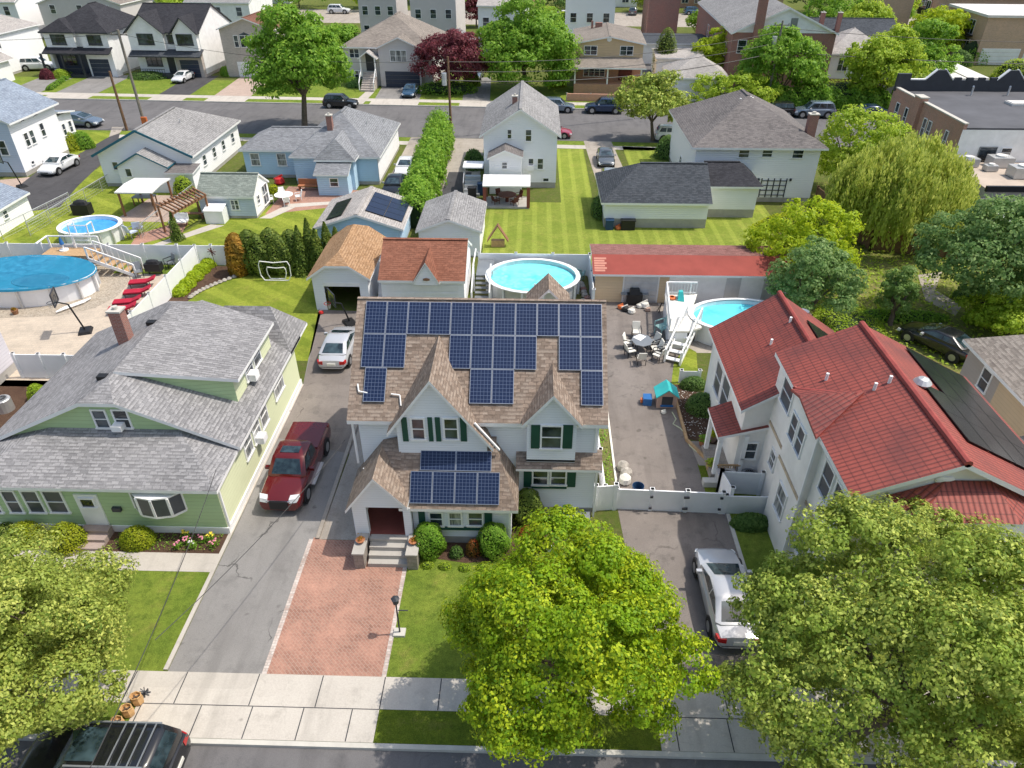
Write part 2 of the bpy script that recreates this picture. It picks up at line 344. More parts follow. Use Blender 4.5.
# solar cells : one panel is 6 x 10 cells of its own uv
m, nt, P = newmat('solar_cells'); u = uv(nt); s = nd(nt, 'ShaderNodeSeparateXYZ'); nt.links.new(u, s.inputs[0])
def edge(o, w):
    f = math_(nt, 'FRACT', o); f = math_(nt, 'ABSOLUTE', math_(nt, 'SUBTRACT', f, .5)); return ramp(nt, f, .5 - w, .5 - w + .02)
ln = math_(nt, 'MAXIMUM', edge(s.outputs[0], .06), edge(s.outputs[1], .06))
c = mix(nt, noise(nt, geo_pos(nt), .6, 3), (.007, .014, .045), (.016, .03, .08))
c = mix(nt, math_(nt, 'MULTIPLY', ln, .42), c, (.24, .31, .47))
nt.links.new(c, P.inputs['Base Color']); P.inputs['Roughness'].default_value = .22; P.inputs['Specular IOR Level'].default_value = .35
m, nt, P = newmat('solar_navy'); nt.links.new(mix(nt, noise(nt, geo_pos(nt), 1, 2), (.008, .014, .04), (.016, .026, .065)), P.inputs['Base Color']); P.inputs['Roughness'].default_value = .25
m, nt, P = newmat('solar_black'); nt.links.new(mix(nt, noise(nt, geo_pos(nt), 1, 2), (.008, .01, .014), (.016, .018, .026)), P.inputs['Base Color'])
P.inputs['Roughness'].default_value = .15
plain('panel_frame', (.36, .39, .45), .4, .5)

# ---------------------------------------------------------------- mesh building
ORG = {}
class MB:
    def __init__(s): s.v = []; s.f = []; s.m = []; s.uvs = {}
    def quad(s, *p, m=0, uvs=None):
        i = len(s.v); s.v += [tuple(q) for q in p]; s.f.append(tuple(range(i, i + len(p)))); s.m.append(m)
        if uvs: s.uvs[len(s.f) - 1] = uvs
        return s
    def box(s, x0, x1, y0, y1, z0, z1, m=0):
        if x0 > x1: x0, x1 = x1, x0
        if y0 > y1: y0, y1 = y1, y0
        c = [(x0, y0, z0), (x1, y0, z0), (x1, y1, z0), (x0, y1, z0), (x0, y0, z1), (x1, y0, z1), (x1, y1, z1), (x0, y1, z1)]
        return s.hexa(c, m)
    def hexa(s, c, m=0):
        i = len(s.v); s.v += [tuple(q) for q in c]
        for f in ((0, 3, 2, 1), (4, 5, 6, 7), (0, 1, 5, 4), (1, 2, 6, 5), (2, 3, 7, 6), (3, 0, 4, 7)):
            s.f.append(tuple(i + k for k in f)); s.m.append(m)
        return s
    def bar(s, a, b, w, h=None, m=0):         # rectangular beam from a to b
        a = Vector(a); b = Vector(b); h = h or w; d = (b - a).normalized()
        up = Vector((0, 0, 1)) if abs(d.z) < .95 else Vector((0, 1, 0))
        x = d.cross(up).normalized() * w / 2; y = x.cross(d).normalized() * h / 2
        return s.hexa([a - x - y, a + x - y, b + x - y, b - x - y, a - x + y, a + x + y, b + x + y, b - x + y], m)
    def tube(s, a, b, r0, r1=None, n=8, m=0, caps=True):
        a = Vector(a); b = Vector(b); r1 = r0 if r1 is None else r1; d = (b - a).normalized()
        up = Vector((0, 0, 1)) if abs(d.z) < .95 else Vector((0, 1, 0))
        x = d.cross(up).normalized(); y = x.cross(d).normalized(); i = len(s.v)
        for k in range(n):
            t = 2 * math.pi * k / n; o = x * math.cos(t) + y * math.sin(t); s.v.append(tuple(a + o * r0)); s.v.append(tuple(b + o * r1))
        for k in range(n):
            j = (k + 1) % n; s.f.append((i + 2 * k, i + 2 * k + 1, i + 2 * j + 1, i + 2 * j)); s.m.append(m)
        if caps:
            s.f.append(tuple(i + 2 * k for k in range(n))); s.m.append(m)
            s.f.append(tuple(i + 2 * k + 1 for k in reversed(range(n)))); s.m.append(m)
        return s
    def lathe(s, c, prof, n=20, sx=1, sy=1, m=0, cap=True):   # prof list of (r,z)
        i = len(s.v)
        for r, z in prof:
            for k in range(n):
                t = 2 * math.pi * k / n; s.v.append((c[0] + r * sx * math.cos(t), c[1] + r * sy * math.sin(t), c[2] + z))
        for j in range(len(prof) - 1):
            for k in range(n):
                l = (k + 1) % n; s.f.append((i + j * n + k, i + j * n + l, i + (j + 1) * n + l, i + (j + 1) * n + k)); s.m.append(m)
        if cap:
            s.f.append(tuple(i + (len(prof) - 1) * n + k for k in range(n))); s.m.append(m)
            s.f.append(tuple(i + k for k in reversed(range(n)))); s.m.append(m)
        return s
    def prism(s, pts, z0, z1, m=0, mtop=None):
        n = len(pts); i = len(s.v); s.v += [(p[0], p[1], z0) for p in pts] + [(p[0], p[1], z1) for p in pts]
        s.f.append(tuple(i + n + k for k in range(n))); s.m.append(m if mtop is None else mtop)
        s.f.append(tuple(i + k for k in reversed(range(n)))); s.m.append(m)
        for k in range(n):
            j = (k + 1) % n; s.f.append((i + k, i + j, i + n + j, i + n + k)); s.m.append(m)
        return s
    def slab(s, polys, t=.14, m=0, mt=1):      # sloping roof planes with a drop of t and trimmed edges
        key = lambda p: tuple(round(c, 2) for c in p); cnt = {}
        polys = [[Vector(q) for q in p] for p in polys]
        for p in polys:
            for k in range(len(p)):
                e = frozenset((key(p[k]), key(p[(k + 1) % len(p)]))); cnt[e] = cnt.get(e, 0) + 1
        for p in polys:
            p = [Vector(q) for q in p]
            nrm = (p[1] - p[0]).cross(p[2] - p[0])
            if nrm.z < 0: p = p[::-1]
            s.quad(*p, m=m); lo = [q - Vector((0, 0, t)) for q in p]; s.quad(*lo[::-1], m=mt)
            for k in range(len(p)):
                j = (k + 1) % len(p)
                if cnt[frozenset((key(p[k]), key(p[j])))] == 1: s.quad(p[j], p[k], lo[k], lo[j], m=mt)
        return s
    def build(s, name, mats, parent=None, smooth=False, angle=None):
        me = bpy.data.meshes.new(name); o = bpy.data.objects.new(name, me)
        org = Vector((0, 0, 0))
        if parent is not None: org = ORG[parent.name]
        else:
            if s.v:
                a = np.array(s.v); org = Vector((float(a[:, 0].mean()), float(a[:, 1].mean()), float(a[:, 2].min())))
        me.from_pydata([(q[0] - org.x, q[1] - org.y, q[2] - org.z) for q in s.v], [], s.f)
        if not isinstance(mats, (list, tuple)): mats = [mats]
        for m in mats: me.materials.append(MAT[m])
        me.polygons.foreach_set('material_index', s.m)
        ul = me.uv_layers.new(name='UVMap').data
        for p in me.polygons:
            if p.index in s.uvs:
                for li, c in zip(p.loop_indices, s.uvs[p.index]): ul[li].uv = c
                continue
            n = p.normal
            if abs(n.z) > .97 or n.length < .5: t = Vector((1, 0, 0)); b = Vector((0, 1, 0))
            else:
                t = Vector((-n.y, n.x, 0)).normalized(); b = n.cross(t)
            for li, vi in zip(p.loop_indices, p.vertices):
                q = s.v[vi]; q = Vector(q); ul[li].uv = (q.dot(t), q.dot(b))
        if smooth: me.polygons.foreach_set('use_smooth', [True] * len(me.polygons))
        if angle:
            me.polygons.foreach_set('use_smooth', [True] * len(me.polygons)); me.set_sharp_from_angle(angle=R(angle))
        me.update(); COL.objects.link(o)
        if parent is not None: o.parent = parent; ORG[o.name] = org
        else: o.location = org; ORG[o.name] = org
        return o
def tag(o, label=None, cat=None, group=None, kind=None):
    if label: o['label'] = label
    if cat: o['category'] = cat
    if group: o['group'] = group
    if kind: o['kind'] = kind
    return o
def thing(name, label, cat, loc, group=None, rz=0):
    o = bpy.data.objects.new(name, None); COL.objects.link(o); o.location = loc; o.rotation_euler = (0, 0, rz); o.empty_display_size = .2
    ORG[o.name] = Vector(loc); return tag(o, label, cat, group)
def struct(name, mb, mats): return tag(mb.build(name, mats), kind='structure')
def dup(root, loc, rz=0, label=None, paint=None, scale=None, group=None):
    def cp(o, par):
        c = o.copy(); COL.objects.link(c); c.parent = par
        for ch in KIDS.get(o.name, []): cp(ch, c)
        if paint and o.name.startswith('body'):
            c.material_slots[0].link = 'OBJECT'; c.material_slots[0].material = MAT[paint]
        return c
    r = cp(root, None); r.location = loc; r.rotation_euler = (0, 0, rz)
    if scale: r.scale = scale
    if label: r['label'] = label
    if group: r['group'] = group
    return r
KIDS = {}
def index_kids(root):
    for o in COL.objects:
        if o.parent: KIDS.setdefault(o.parent.name, [])
    for o in COL.objects:
        if o.parent and o not in KIDS[o.parent.name]: KIDS[o.parent.name].append(o)
def sheet(name, pts, mat, z=.004, lab=None):
    """flat ground sheet; pts are (x,y)"""
    mb = MB(); mb.quad(*[(p[0], p[1], z) for p in pts])
    o = struct(name, mb, mat); return o
def rect(x0, y0, x1, y1): return [(x0, y0), (x1, y0), (x1, y1), (x0, y1)]
# ---------------------------------------------------------------- building kit
def pmap(side, c):
    return {'S': lambda u, d, z: (u, c - d, z), 'N': lambda u, d, z: (u, c + d, z),
            'W': lambda u, d, z: (c - d, u, z), 'E': lambda u, d, z: (c + d, u, z)}[side]
def pbox(mb, f, u0, u1, d0, d1, z0, z1, m=0):
    a = f(u0, d0, z0); b = f(u1, d1, z1); mb.box(a[0], b[0], a[1], b[1], a[2], b[2], m)
def window(par, side, c, u0, u1, z0, z1, fr='white_trim', n=1, rail=1, gl='glass', fw=.07, depth=.06, name='window', label=None):
    if u0 > u1: u0, u1 = u1, u0
    if z0 > z1: z0, z1 = z1, z0
    f = pmap(side, c); mb = MB(); fw = min(fw, (u1 - u0) * .16)
    pbox(mb, f, u0, u1, 0, depth, z1 - fw, z1); pbox(mb, f, u0 - .03, u1 + .03, 0, depth + .03, z0, z0 + fw)
    pbox(mb, f, u0, u0 + fw, 0, depth - .003, z0 + fw, z1 - fw); pbox(mb, f, u1 - fw, u1, 0, depth - .003, z0 + fw, z1 - fw)
    for k in range(1, n):
        u = u0 + (u1 - u0) * k / n; pbox(mb, f, u - fw * .5, u + fw * .5, 0, depth - .006, z0 + fw, z1 - fw)
    for k in range(1, rail + 1):
        z = z0 + (z1 - z0) * k / (rail + 1); pbox(mb, f, u0 + fw, u1 - fw, 0, depth - .012, z - fw * .28, z + fw * .28)
    o = mb.build(name, fr, par)
    g = MB(); pbox(g, f, u0 + fw * .9, u1 - fw * .9, 0, .02, z0 + fw * .9, z1 - fw * .9); g.build('pane', gl, o)
    if label: o['label'] = label
    return o
def winS(par, Y, x0, y0, x1, y1, **k):
    a = PY(x0, y0, Y); b = PY(x1, y1, Y); return window(par, 'S', Y, a.x, b.x, b.z, a.z, **k)
def winX(par, side, X, p, q, **k):
    a = PX(*p, X); b = PX(*q, X); return window(par, side, X, a.y, b.y, b.z, a.z, **k)
def panel(par, side, c, u0, u1, z0, z1, mat, name, depth=.04, label=None):
    f = pmap(side, c); mb = MB(); pbox(mb, f, min(u0, u1), max(u0, u1), 0, depth, min(z0, z1), max(z0, z1))
    o = mb.build(name, mat, par)
    if label: o['label'] = label
    return o
def panS(par, Y, x0, y0, x1, y1, mat, name, **k):
    a = PY(x0, y0, Y); b = PY(x1, y1, Y); return panel(par, 'S', Y, a.x, b.x, b.z, a.z, mat, name, **k)
def garage_door(par, side, c, u0, u1, z0, z1, mat='white_panel', rows=4, lights=False, name='garage_door'):
    f = pmap(side, c); mb = MB(); h = (z1 - z0) / rows
    for k in range(rows):
        nn = 4
        pbox(mb, f, u0, u1, 0, .02, z0 + k * h, z0 + (k + 1) * h - .02)
        for q in range(nn):
            w = (u1 - u0) / nn; pbox(mb, f, u0 + q * w + .06, u0 + (q + 1) * w - .06, .02, .045, z0 + k * h + .06, z0 + (k + 1) * h - .08)
    o = mb.build(name, mat, par)
    if lights:
        g = MB(); w = (u1 - u0) / 4
        for q in range(4): pbox(g, f, u0 + q * w + .1, u0 + (q + 1) * w - .1, .045, .055, z1 - h + .1, z1 - .12)
        g.build('pane', 'glass', o)
    return o
def hip_polys(x0, x1, y0, y1, ez, rz, d='y', a=0, b=0):
    if d == 'y':
        xm = (x0 + x1) / 2; A = (xm, y0 + a, rz); B = (xm, y1 - b, rz)
        P = [[(x0, y0, ez), A, B, (x0, y1, ez)], [(x1, y0, ez), (x1, y1, ez), B, A]]
        if a: P.append([(x0, y0, ez), (x1, y0, ez), A])
        if b: P.append([(x1, y1, ez), (x0, y1, ez), B])
    else:
        ym = (y0 + y1) / 2; A = (x0 + a, ym, rz); B = (x1 - b, ym, rz)
        P = [[(x0, y0, ez), (x1, y0, ez), B, A], [(x1, y1, ez), (x0, y1, ez), A, B]]
        if a: P.append([(x0, y1, ez), (x0, y0, ez), A])
        if b: P.append([(x1, y0, ez), (x1, y1, ez), B])
    return P
def wallbox(mb, x0, x1, y0, y1, z0, h, hr=None, d='y', a=0, b=0, m=0):
    """four walls; gable triangles where the ridge end is not hipped"""
    V = lambda x, y, z: (x, y, z)
    xm = (x0 + x1) / 2; ym = (y0 + y1) / 2
    S = [V(x0, y0, z0), V(x1, y0, z0), V(x1, y0, h)]; N = [V(x1, y1, z0), V(x0, y1, z0), V(x0, y1, h)]
    E = [V(x1, y0, z0), V(x1, y1, z0), V(x1, y1, h)]; W = [V(x0, y1, z0), V(x0, y0, z0), V(x0, y0, h)]
    if hr is not None and d == 'y':
        if not a: S.append(V(xm, y0, hr))
        if not b: N.append(V(xm, y1, hr))
    if hr is not None and d == 'x':
        if not a: W.append(V(x0, ym, hr))
        if not b: E.append(V(x1, ym, hr))
    S.append(V(x0, y0, h)); N.append(V(x1, y1, h)); E.append(V(x1, y0, h)); W.append(V(x0, y1, h))
    for q in (S, N, E, W): mb.quad(*q, m=m)
def house(name, label, cat, x0, x1, y0, y1, ez, rz, d='y', a=0, b=0, wall='siding_white', roof='shingle_grey', trim='white_trim',
          oh=.3, goh=.2, t=.16, found=.35, rot=0, group=None, fmat='concrete', sub=None):
    """x0..y1 = outline of the roof; ez/rz = edge and ridge heights. returns the root empty"""
    root = sub or thing(name, label, cat, ((x0 + x1) / 2, (y0 + y1) / 2, 0), group, rot)
    half = (x1 - x0) / 2 if d == 'y' else (y1 - y0) / 2; sl = (rz - ez) / half
    ox0 = oh if (d == 'y' or a) else goh; ox1 = oh if (d == 'y' or b) else goh
    oy0 = oh if (d == 'x' or a) else goh; oy1 = oh if (d == 'x' or b) else goh
    wx0, wx1, wy0, wy1 = x0 + ox0, x1 - ox1, y0 + oy0, y1 - oy1
    h = ez + sl * oh - t * .75; hr = rz - t * .75
    mb = MB(); wallbox(mb, wx0, wx1, wy0, wy1, found, h, hr, d, a, b); mb.build('wall', wall, root)
    if found > 0:
        mb = MB(); mb.box(wx0 + .02, wx1 - .02, wy0 + .02, wy1 - .02, -.1, found + .01); mb.build('foundation', fmat, root)
    mb = MB(); mb.slab(hip_polys(x0, x1, y0, y1, ez, rz, d, a, b), t)
    P = mb
    # ridge cap
    if d == 'y': P.bar(((x0 + x1) / 2, y0 + a, rz + .005), ((x0 + x1) / 2, y1 - b, rz + .005), .26, .05)
    else: P.bar((x0 + a, (y0 + y1) / 2, rz + .005), (x1 - b, (y0 + y1) / 2, rz + .005), .26, .05)
    P.build('roof', [roof, trim], root)
    root['_w'] = (wx0, wx1, wy0, wy1, h)
    return root
def chimney(par, x, y, z0, z1, w=.5, d=.5, mat='brick_red'):
    mb = MB(); mb.box(x - w / 2, x + w / 2, y - d / 2, y + d / 2, z0, z1); o = mb.build('chimney', mat, par)
    c = MB(); c.box(x - w / 2 - .05, x + w / 2 + .05, y - d / 2 - .05, y + d / 2 + .05, z1, z1 + .08)
    c.tube((x, y, z1 + .08), (x, y, z1 + .22), w * .22, n=10); c.build('chimney_cap', 'pale_concrete', o); return o
def vent(par, p, h=.3, r=.05, mat='light_metal'):
    mb = MB(); mb.tube((p[0], p[1], p[2] - .2), (p[0], p[1], p[2] + h), r, n=8); return mb.build('vent_pipe', mat, par)
def downspout(par, x, y, z0, z1, mat='white_trim'):
    mb = MB(); mb.box(x - .04, x + .04, y - .04, y + .04, z0, z1); return mb.build('downspout', mat, par)
def ac_window(par, side, c, u, z, w=.5, h=.35):
    f = pmap(side, c); mb = MB(); pbox(mb, f, u - w / 2, u + w / 2, .02, .4, z, z + h)
    for k in range(4): pbox(mb, f, u - w / 2 + .05, u + w / 2 - .05, .4, .405, z + .05 + k * .07, z + .08 + k * .07, 0)
    o = mb.build('window_air_conditioner', 'white_panel', par); return o
def steps(mb, x0, x1, y_front, y_back, z, n):
    for k in range(n):
        yy = y_front + (y_back - y_front) * k / n; mb.box(x0, x1, yy, y_back, z * k / n - (.001 if k else .1), z * (k + 1) / n)
def solar(par, corners_fn, u0, u1, v0, v1, k=6, j=10, mat='solar_cells'):
    """one module on a roof plane; corners_fn(u,v,lift) -> point"""
    mb = MB(); g = .009; L = .09
    A, B, C, D = [Vector(corners_fn(u, v, L)) for u, v in ((u0 + g, v0 + g), (u1 - g, v0 + g), (u1 - g, v1 - g), (u0 + g, v1 - g))]
    lo = [Vector(corners_fn(u, v, L - .04)) for u, v in ((u0 + g, v0 + g), (u1 - g, v0 + g), (u1 - g, v1 - g), (u0 + g, v1 - g))]
    mb.hexa(lo + [A, B, C, D], 1)
    e = .02
    q = [Vector(corners_fn(u, v, L + .003)) for u, v in ((u0 + g + e, v0 + g + e), (u1 - g - e, v0 + g + e), (u1 - g - e, v1 - g - e), (u0 + g + e, v1 - g - e))]
    mb.quad(*q, m=0, uvs=[(0, 0), (k, 0), (k, j), (0, j)])
    return mb.build('solar_panel', [mat, 'panel_frame' if mat == 'solar_cells' else 'dark_metal'], par)

# ================================================================ MAIN HOUSE (pale blue, brown roof, solar)
H = thing('house', 'pale blue house with green shutters and solar panels all over its brown shingle roof', 'house', (-2, 25, 0))
EY, EZ, SL, RY = 21.8, 5.15, .80, 25.85; RZ = EZ + SL * (RY - EY); XW, XE = -7.06, 3.12
mb = MB(); wallbox(mb, XW + .35, XE - .3, 22.1, 29.6, .45, EZ + .12, RZ - .15, 'x')
mb.build('wall', 'siding_paleblue', H)
mb = MB(); mb.box(XW + .37, XE - .32, 22.12, 29.58, -.1, .46); mb.build('foundation', 'concrete', H)
mb = MB()
back = 2 * RY - EY
polys = [[(XW, EY, EZ), (XE, EY, EZ), (XE, RY, RZ), (XW, RY, RZ)], [(XE, back, EZ), (XW, back, EZ), (XW, RY, RZ), (XE, RY, RZ)]]
mb.slab(polys, .17); mb.bar((XW, RY, RZ + .01), (XE, RY, RZ + .01), .16, .04)
main_roof = mb.build('roof', ['shingle_brown', 'white_trim'], H)
plane = lambda y: EZ + SL * (y - EY)
def dormer(par, fy, apx, apz, lx, lz, rx, rz, wl, wr, zb, roofm, sub='dormer'):
    # gabled dormer with its face at y=fy; apex and two eave points; walls from wl to wr down to zb
    ry = EY + (apz - EZ) / SL + .05; yl = EY + (lz - EZ) / SL; yr = EY + (rz - EZ) / SL
    yl = max(yl, fy + .25); yr = max(yr, fy + .25)
    f0 = fy - .25
    mb = MB(); mb.slab([[(lx, f0, lz), (apx, f0, apz), (apx, ry, apz), (lx, yl, lz)], [(rx, f0, rz), (rx, yr, rz), (apx, ry, apz), (apx, f0, apz)]], .16)
    o = mb.build(sub, [roofm, 'white_trim'], par)
    def zt(x): return (lz + (apz - lz) * (x - lx) / (apx - lx) if x < apx else rz + (apz - rz) * (rx - x) / (rx - apx)) - .12
    m2 = MB(); m2.quad((wl, fy, zb), (wr, fy, zb), (wr, fy, zt(wr)), (apx, fy, apz - .12), (wl, fy, zt(wl)))
    for x in (wl, wr):
        yy = EY + (zt(x) - EZ) / SL
        m2.quad((x, fy, zb), (x, fy, zt(x)), (x, max(yy, fy + .3), zt(x)), (x, 22.4, zb)) if x == wr else m2.quad((x, 22.4, zb), (x, max(yy, fy + .3), zt(x)), (x, fy, zt(x)), (x, fy, zb))
    w = m2.build('dormer_wall', 'siding_paleblue', o)
    return o
D1Y, D2Y = 21.55, 21.75
a = PY(428.9, 381, D1Y - .25); l = PY(386.5, 434, D1Y - .25); r = PY(493, 449, D1Y - .25)
d1 = dormer(H, D1Y, a.x, a.z, l.x, l.z, r.x, r.z, l.x + .35, r.x - .25, 3.6, 'shingle_brown')
a = PY(553.8, 395.8, D2Y - .25); l = PY(521.8, 425.9, D2Y - .25); r = PY(582.8, 426.7, D2Y - .25)
d2 = dormer(H, D2Y, a.x, a.z, l.x, l.z, r.x, r.z, l.x + .2, r.x - .2, PY(550, 461.7, D2Y).z, 'shingle_brown')
m_ = MB(); m_.box(l.x + .2, r.x - .2, D2Y, 22.15, PY(550, 461.7, D2Y).z - .02, PY(550, 461.7, D2Y).z + .1); m_.build('dormer_soffit', 'white_trim', H)
# dormer windows and shutters  (zoom coords A: x/3.657+340, y/3.657+290)
A_ = lambda x, y: (x / 3.657 + 340, y / 3.657 + 290)
B_ = lambda x, y: (x / 3.657 + 340, y / 3.657 + 420)
for x0, x1 in ((255, 317), (374, 437)):
    winS(H, D1Y, *A_(x0, 465), *A_(x1, 548), rail=1)
for x0, x1 in ((222, 252), (319, 343), (346, 371), (438, 465)):
    panS(H, D1Y, *A_(x0, 465), *A_(x1, 552), 'dark_green', 'shutter')
winS(H, D2Y, *A_(733, 492), *A_(812, 582), rail=1, label='upper window set between green shutters under the small gable')
for x0, x1 in ((699, 730), (816, 848)): panS(H, D2Y, *A_(x0, 493), *A_(x1, 578), 'dark_green', 'shutter')
# lower right bay: windows
for x0, x1 in ((702, 763), (768, 828)): winS(H, 22.1, *A_(x0, 655), *A_(x1, 714), rail=1)
for x0, x1 in ((672, 700), (831, 860)): panS(H, 22.1, *A_(x0, 656), *A_(x1, 719), 'dark_green', 'shutter')
# skirt roof between the storeys
sk = PY(519, 469, 21.55); sz = sk.z
mb = MB(); mb.slab([[(-.45, 21.55, sz), (XE - .1, 21.55, sz), (XE - .1, 22.2, sz + .55), (-.45, 22.2, sz + .55)]], .12)
mb.build('skirt_roof', ['shingle_brown', 'white_trim'], H)
# wing in front with the porch
WZ, WY, WB = 2.25, 20.0, 21.75; wsl = 1.0
XR = -.32
wp = lambda y: WZ + wsl * (y - WY)
GX, GZ, GY = -5.79, 4.0, 19.75; GL, GR = -7.05, -4.6
mb = MB()
HP = PP(*B_(572, 104), WY, WZ, 1.0); mb.slab([[(-5.0, WY, WZ), (XR, WY, WZ), tuple(HP), (HP.x, WB + .3, wp(WB + .3)), (-5.0, WB + .3, wp(WB + .3))], [(XR, WY, WZ), (XR, 22.15, WZ + .15), (HP.x, 22.15, HP.z), tuple(HP)]], .14)
mb.slab([[(GL, GY, 2.3), (GX, GY, GZ), (GX, 22.2, GZ), (GL, 22.2, 2.3)], [(GR, GY, 2.55), (GR, 22.2, 2.55), (GX, 22.2, GZ), (GX, GY, GZ)]], .14)
mb.quad((-5.0, 22.0, wp(22.05)), (-5.0, WY, WZ), (GX, 21.75, GZ), (GX, 22.1, GZ))
mb.build('porch_roof', ['shingle_brown', 'white_trim'], H)
mb = MB()
# wing wall : long front wall + left and right returns
mb.quad((-4.55, 20.35, .4), (-.6, 20.35, .4), (-.6, 20.35, WZ + .25), (-4.55, 20.35, WZ + .25))
mb.quad((-.6, 20.35, .4), (-.6, 22.15, .4), (-.6, 22.15, WZ + .3), (-.6, 20.35, WZ + .25))
mb.quad((-4.55, 22.15, .4), (-4.55, 20.35, .4), (-4.55, 20.35, WZ + .25), (-4.55, 22.15, WZ + .25))
# entry: pillars and gable face
gw = lambda x: (2.3 + (GZ - 2.3) * (x - GL) / (GX - GL) if x < GX else 2.55 + (GZ - 2.55) * (GR - x) / (GR - GX)) - .1
mb.quad((-6.85, 20.0, 2.28), (-4.72, 20.0, 2.28), (-4.72, 20.0, gw(-4.72)), (GX, 20.0, GZ - .1), (-6.85, 20.0, gw(-6.85)))
mb.box(-6.85, -6.3, 20.0, 20.25, .1, 2.28); mb.box(-4.85, -4.55, 19.999, 20.25, .1, 2.28)
mb.box(-6.85, -6.65, 20.25, 22.1, .1, 2.3)
mb.build('porch_wall', 'siding_paleblue', H)
mb = MB(); mb.box(-4.5, -.62, 20.37, 22.1, -.1, .41); mb.build('porch_foundation', 'concrete', H)
mb = MB(); mb.box(-6.64, -4.56, 20.05, 22.09, .05, .78); mb.build('porch_floor', 'porch_red', H)
dr = MB(); dr.box(-5.75, -4.7, 21.5, 21.56, .78, 2.25); dr.build('door', 'black_trim', H); mb = MB(); mb.box(-6.64, -4.56, 21.57, 21.62, .78, 2.9); mb.build('entry_wall', 'siding_paleblue', H)
# steps and stone piers
mb = MB(); steps(mb, -6.25, -4.62, 19.0, 20.05, .75, 4); mb.build('step', 'concrete', H)
for x in (-6.55, -4.45):
    mb = MB(); mb.box(x - .2, x + .2, 18.9, 20.0, -.02, .8); mb.build('pier', 'stone_block', H)
    m2 = MB(); m2.box(x - .24, x + .24, 18.86, 19.99, .8, .87); m2.build('pier_cap', 'concrete', H)
for x0, x1 in ((322, 381), (393, 450), (464, 526)): winS(H, 20.35, *B_(x0, 333), *B_(x1, 388), rail=1, gl='curtain_glass' if x0 == 393 else 'glass')
for x0, x1 in ((285, 315), (528, 557)): panS(H, 20.35, *B_(x0, 331), *B_(x1, 392), 'dark_green', 'shutter')
panS(H, 20.35, *B_(318, 388), *B_(526, 397), 'dark_green', 'window_sill', depth=.12)
panS(H, 22.1, *A_(700, 714), *A_(828, 722), 'dark_green', 'window_sill', depth=.1)
for x in (-6.95 + .02, XE - .42): downspout(H, x, 22.04, 2.8 if x < 0 else sz + .6, EZ)
downspout(H, -.66, 20.28, 0, WZ + .1); downspout(H, XE - .25, 22.04, 0, sz)
# diagonal gutter run beside big dormer
mb = MB(); mb.bar(PY(*A_(492, 487), 21.5), PY(*A_(583, 585), 21.5), .09, .06); mb.build('gutter', 'white_trim', H)
# left lower slope roof edge against driveway
# ---- solar modules on the main roof
sq = math.sqrt(1 + SL * SL)
def main_pt(u, v, lift):   # u = x, v = distance down the slope from ridge
    y = RY - v / sq; return (u, y - lift * SL / sq, plane(y) + lift / sq)
p0 = PP(*A_(98, 43), EY, EZ, SL); p1 = PP(*A_(957, 46), EY, EZ, SL); q0 = PP(*A_(93, 415), EY, EZ, SL)
v0 = (RY - p0.y) * sq; vend = (RY - q0.y) * sq; vh = (vend - v0) / 3.03; w_ = (p1.x - p0.x) / 11
for row, cols in ((0, range(11)), (1, (0, 1, 4, 5, 6, 7, 9, 10)), (2, (.22, 5, 6, 10))):
    for cidx in cols: solar(H, main_pt, p0.x + cidx * w_, p0.x + (cidx + 1) * w_, v0 + row * vh, v0 + (row + 1) * vh, 6, 9)
wq = math.sqrt(2)
def wing_pt(u, v, lift): y = WY + v / wq; return (u, y - lift / wq, wp(y) + lift / wq)
a = PP(*B_(254, 305), WY, WZ, 1.0); b = PP(*B_(583, 305), WY, WZ, 1.0); c = PP(*B_(262, 186), WY, WZ, 1.0); e = PP(*B_(556, 115), WY, WZ, 1.0); f = PP(*B_(296, 115), WY, WZ, 1.0)
va, vc, ve = [(k.y - WY) * wq for k in (a, c, e)]; ww = (b.x - a.x) / 4
for k in range(4): solar(H, wing_pt, a.x + k * ww, a.x + (k + 1) * ww, va, vc, 6, 9)
for k in range(2): solar(H, wing_pt, f.x + k * (e.x - f.x) / 2, f.x + (k + 1) * (e.x - f.x) / 2, vc + .02, ve, 9, 6)
# white conduit runs beside the left module
mb = MB(); pts = [PP(*A_(*q), EY, EZ, SL) + Vector((0, -.05, .06)) for q in ((66, 345), (70, 372), (102, 378))]
for i in range(2): mb.tube(pts[i], pts[i + 1], .03, n=6)
mb.build('conduit', 'white_trim', H); mb = MB()
pts = [PP(*A_(*q), EY, EZ, SL) + Vector((0, -.05, .06)) for q in ((188, 382), (220, 386), (224, 425))]
for i in range(2): mb.tube(pts[i], pts[i + 1], .03, n=6)
mb.build('conduit', 'white_trim', H)
# small rear gable showing over the ridge
mb = MB(); mb.slab([[(-.15, 27.4, 7.1), (.82, 27.4, 8.12), (.82, 29.0, 8.12), (-.15, 29.0, 7.1)], [(.82, 27.4, 8.12), (1.8, 27.4, 7.1), (1.8, 29.0, 7.1), (.82, 29.0, 8.12)]], .12); mb.build('rear_gable', ['shingle_brown', 'white_trim'], H)

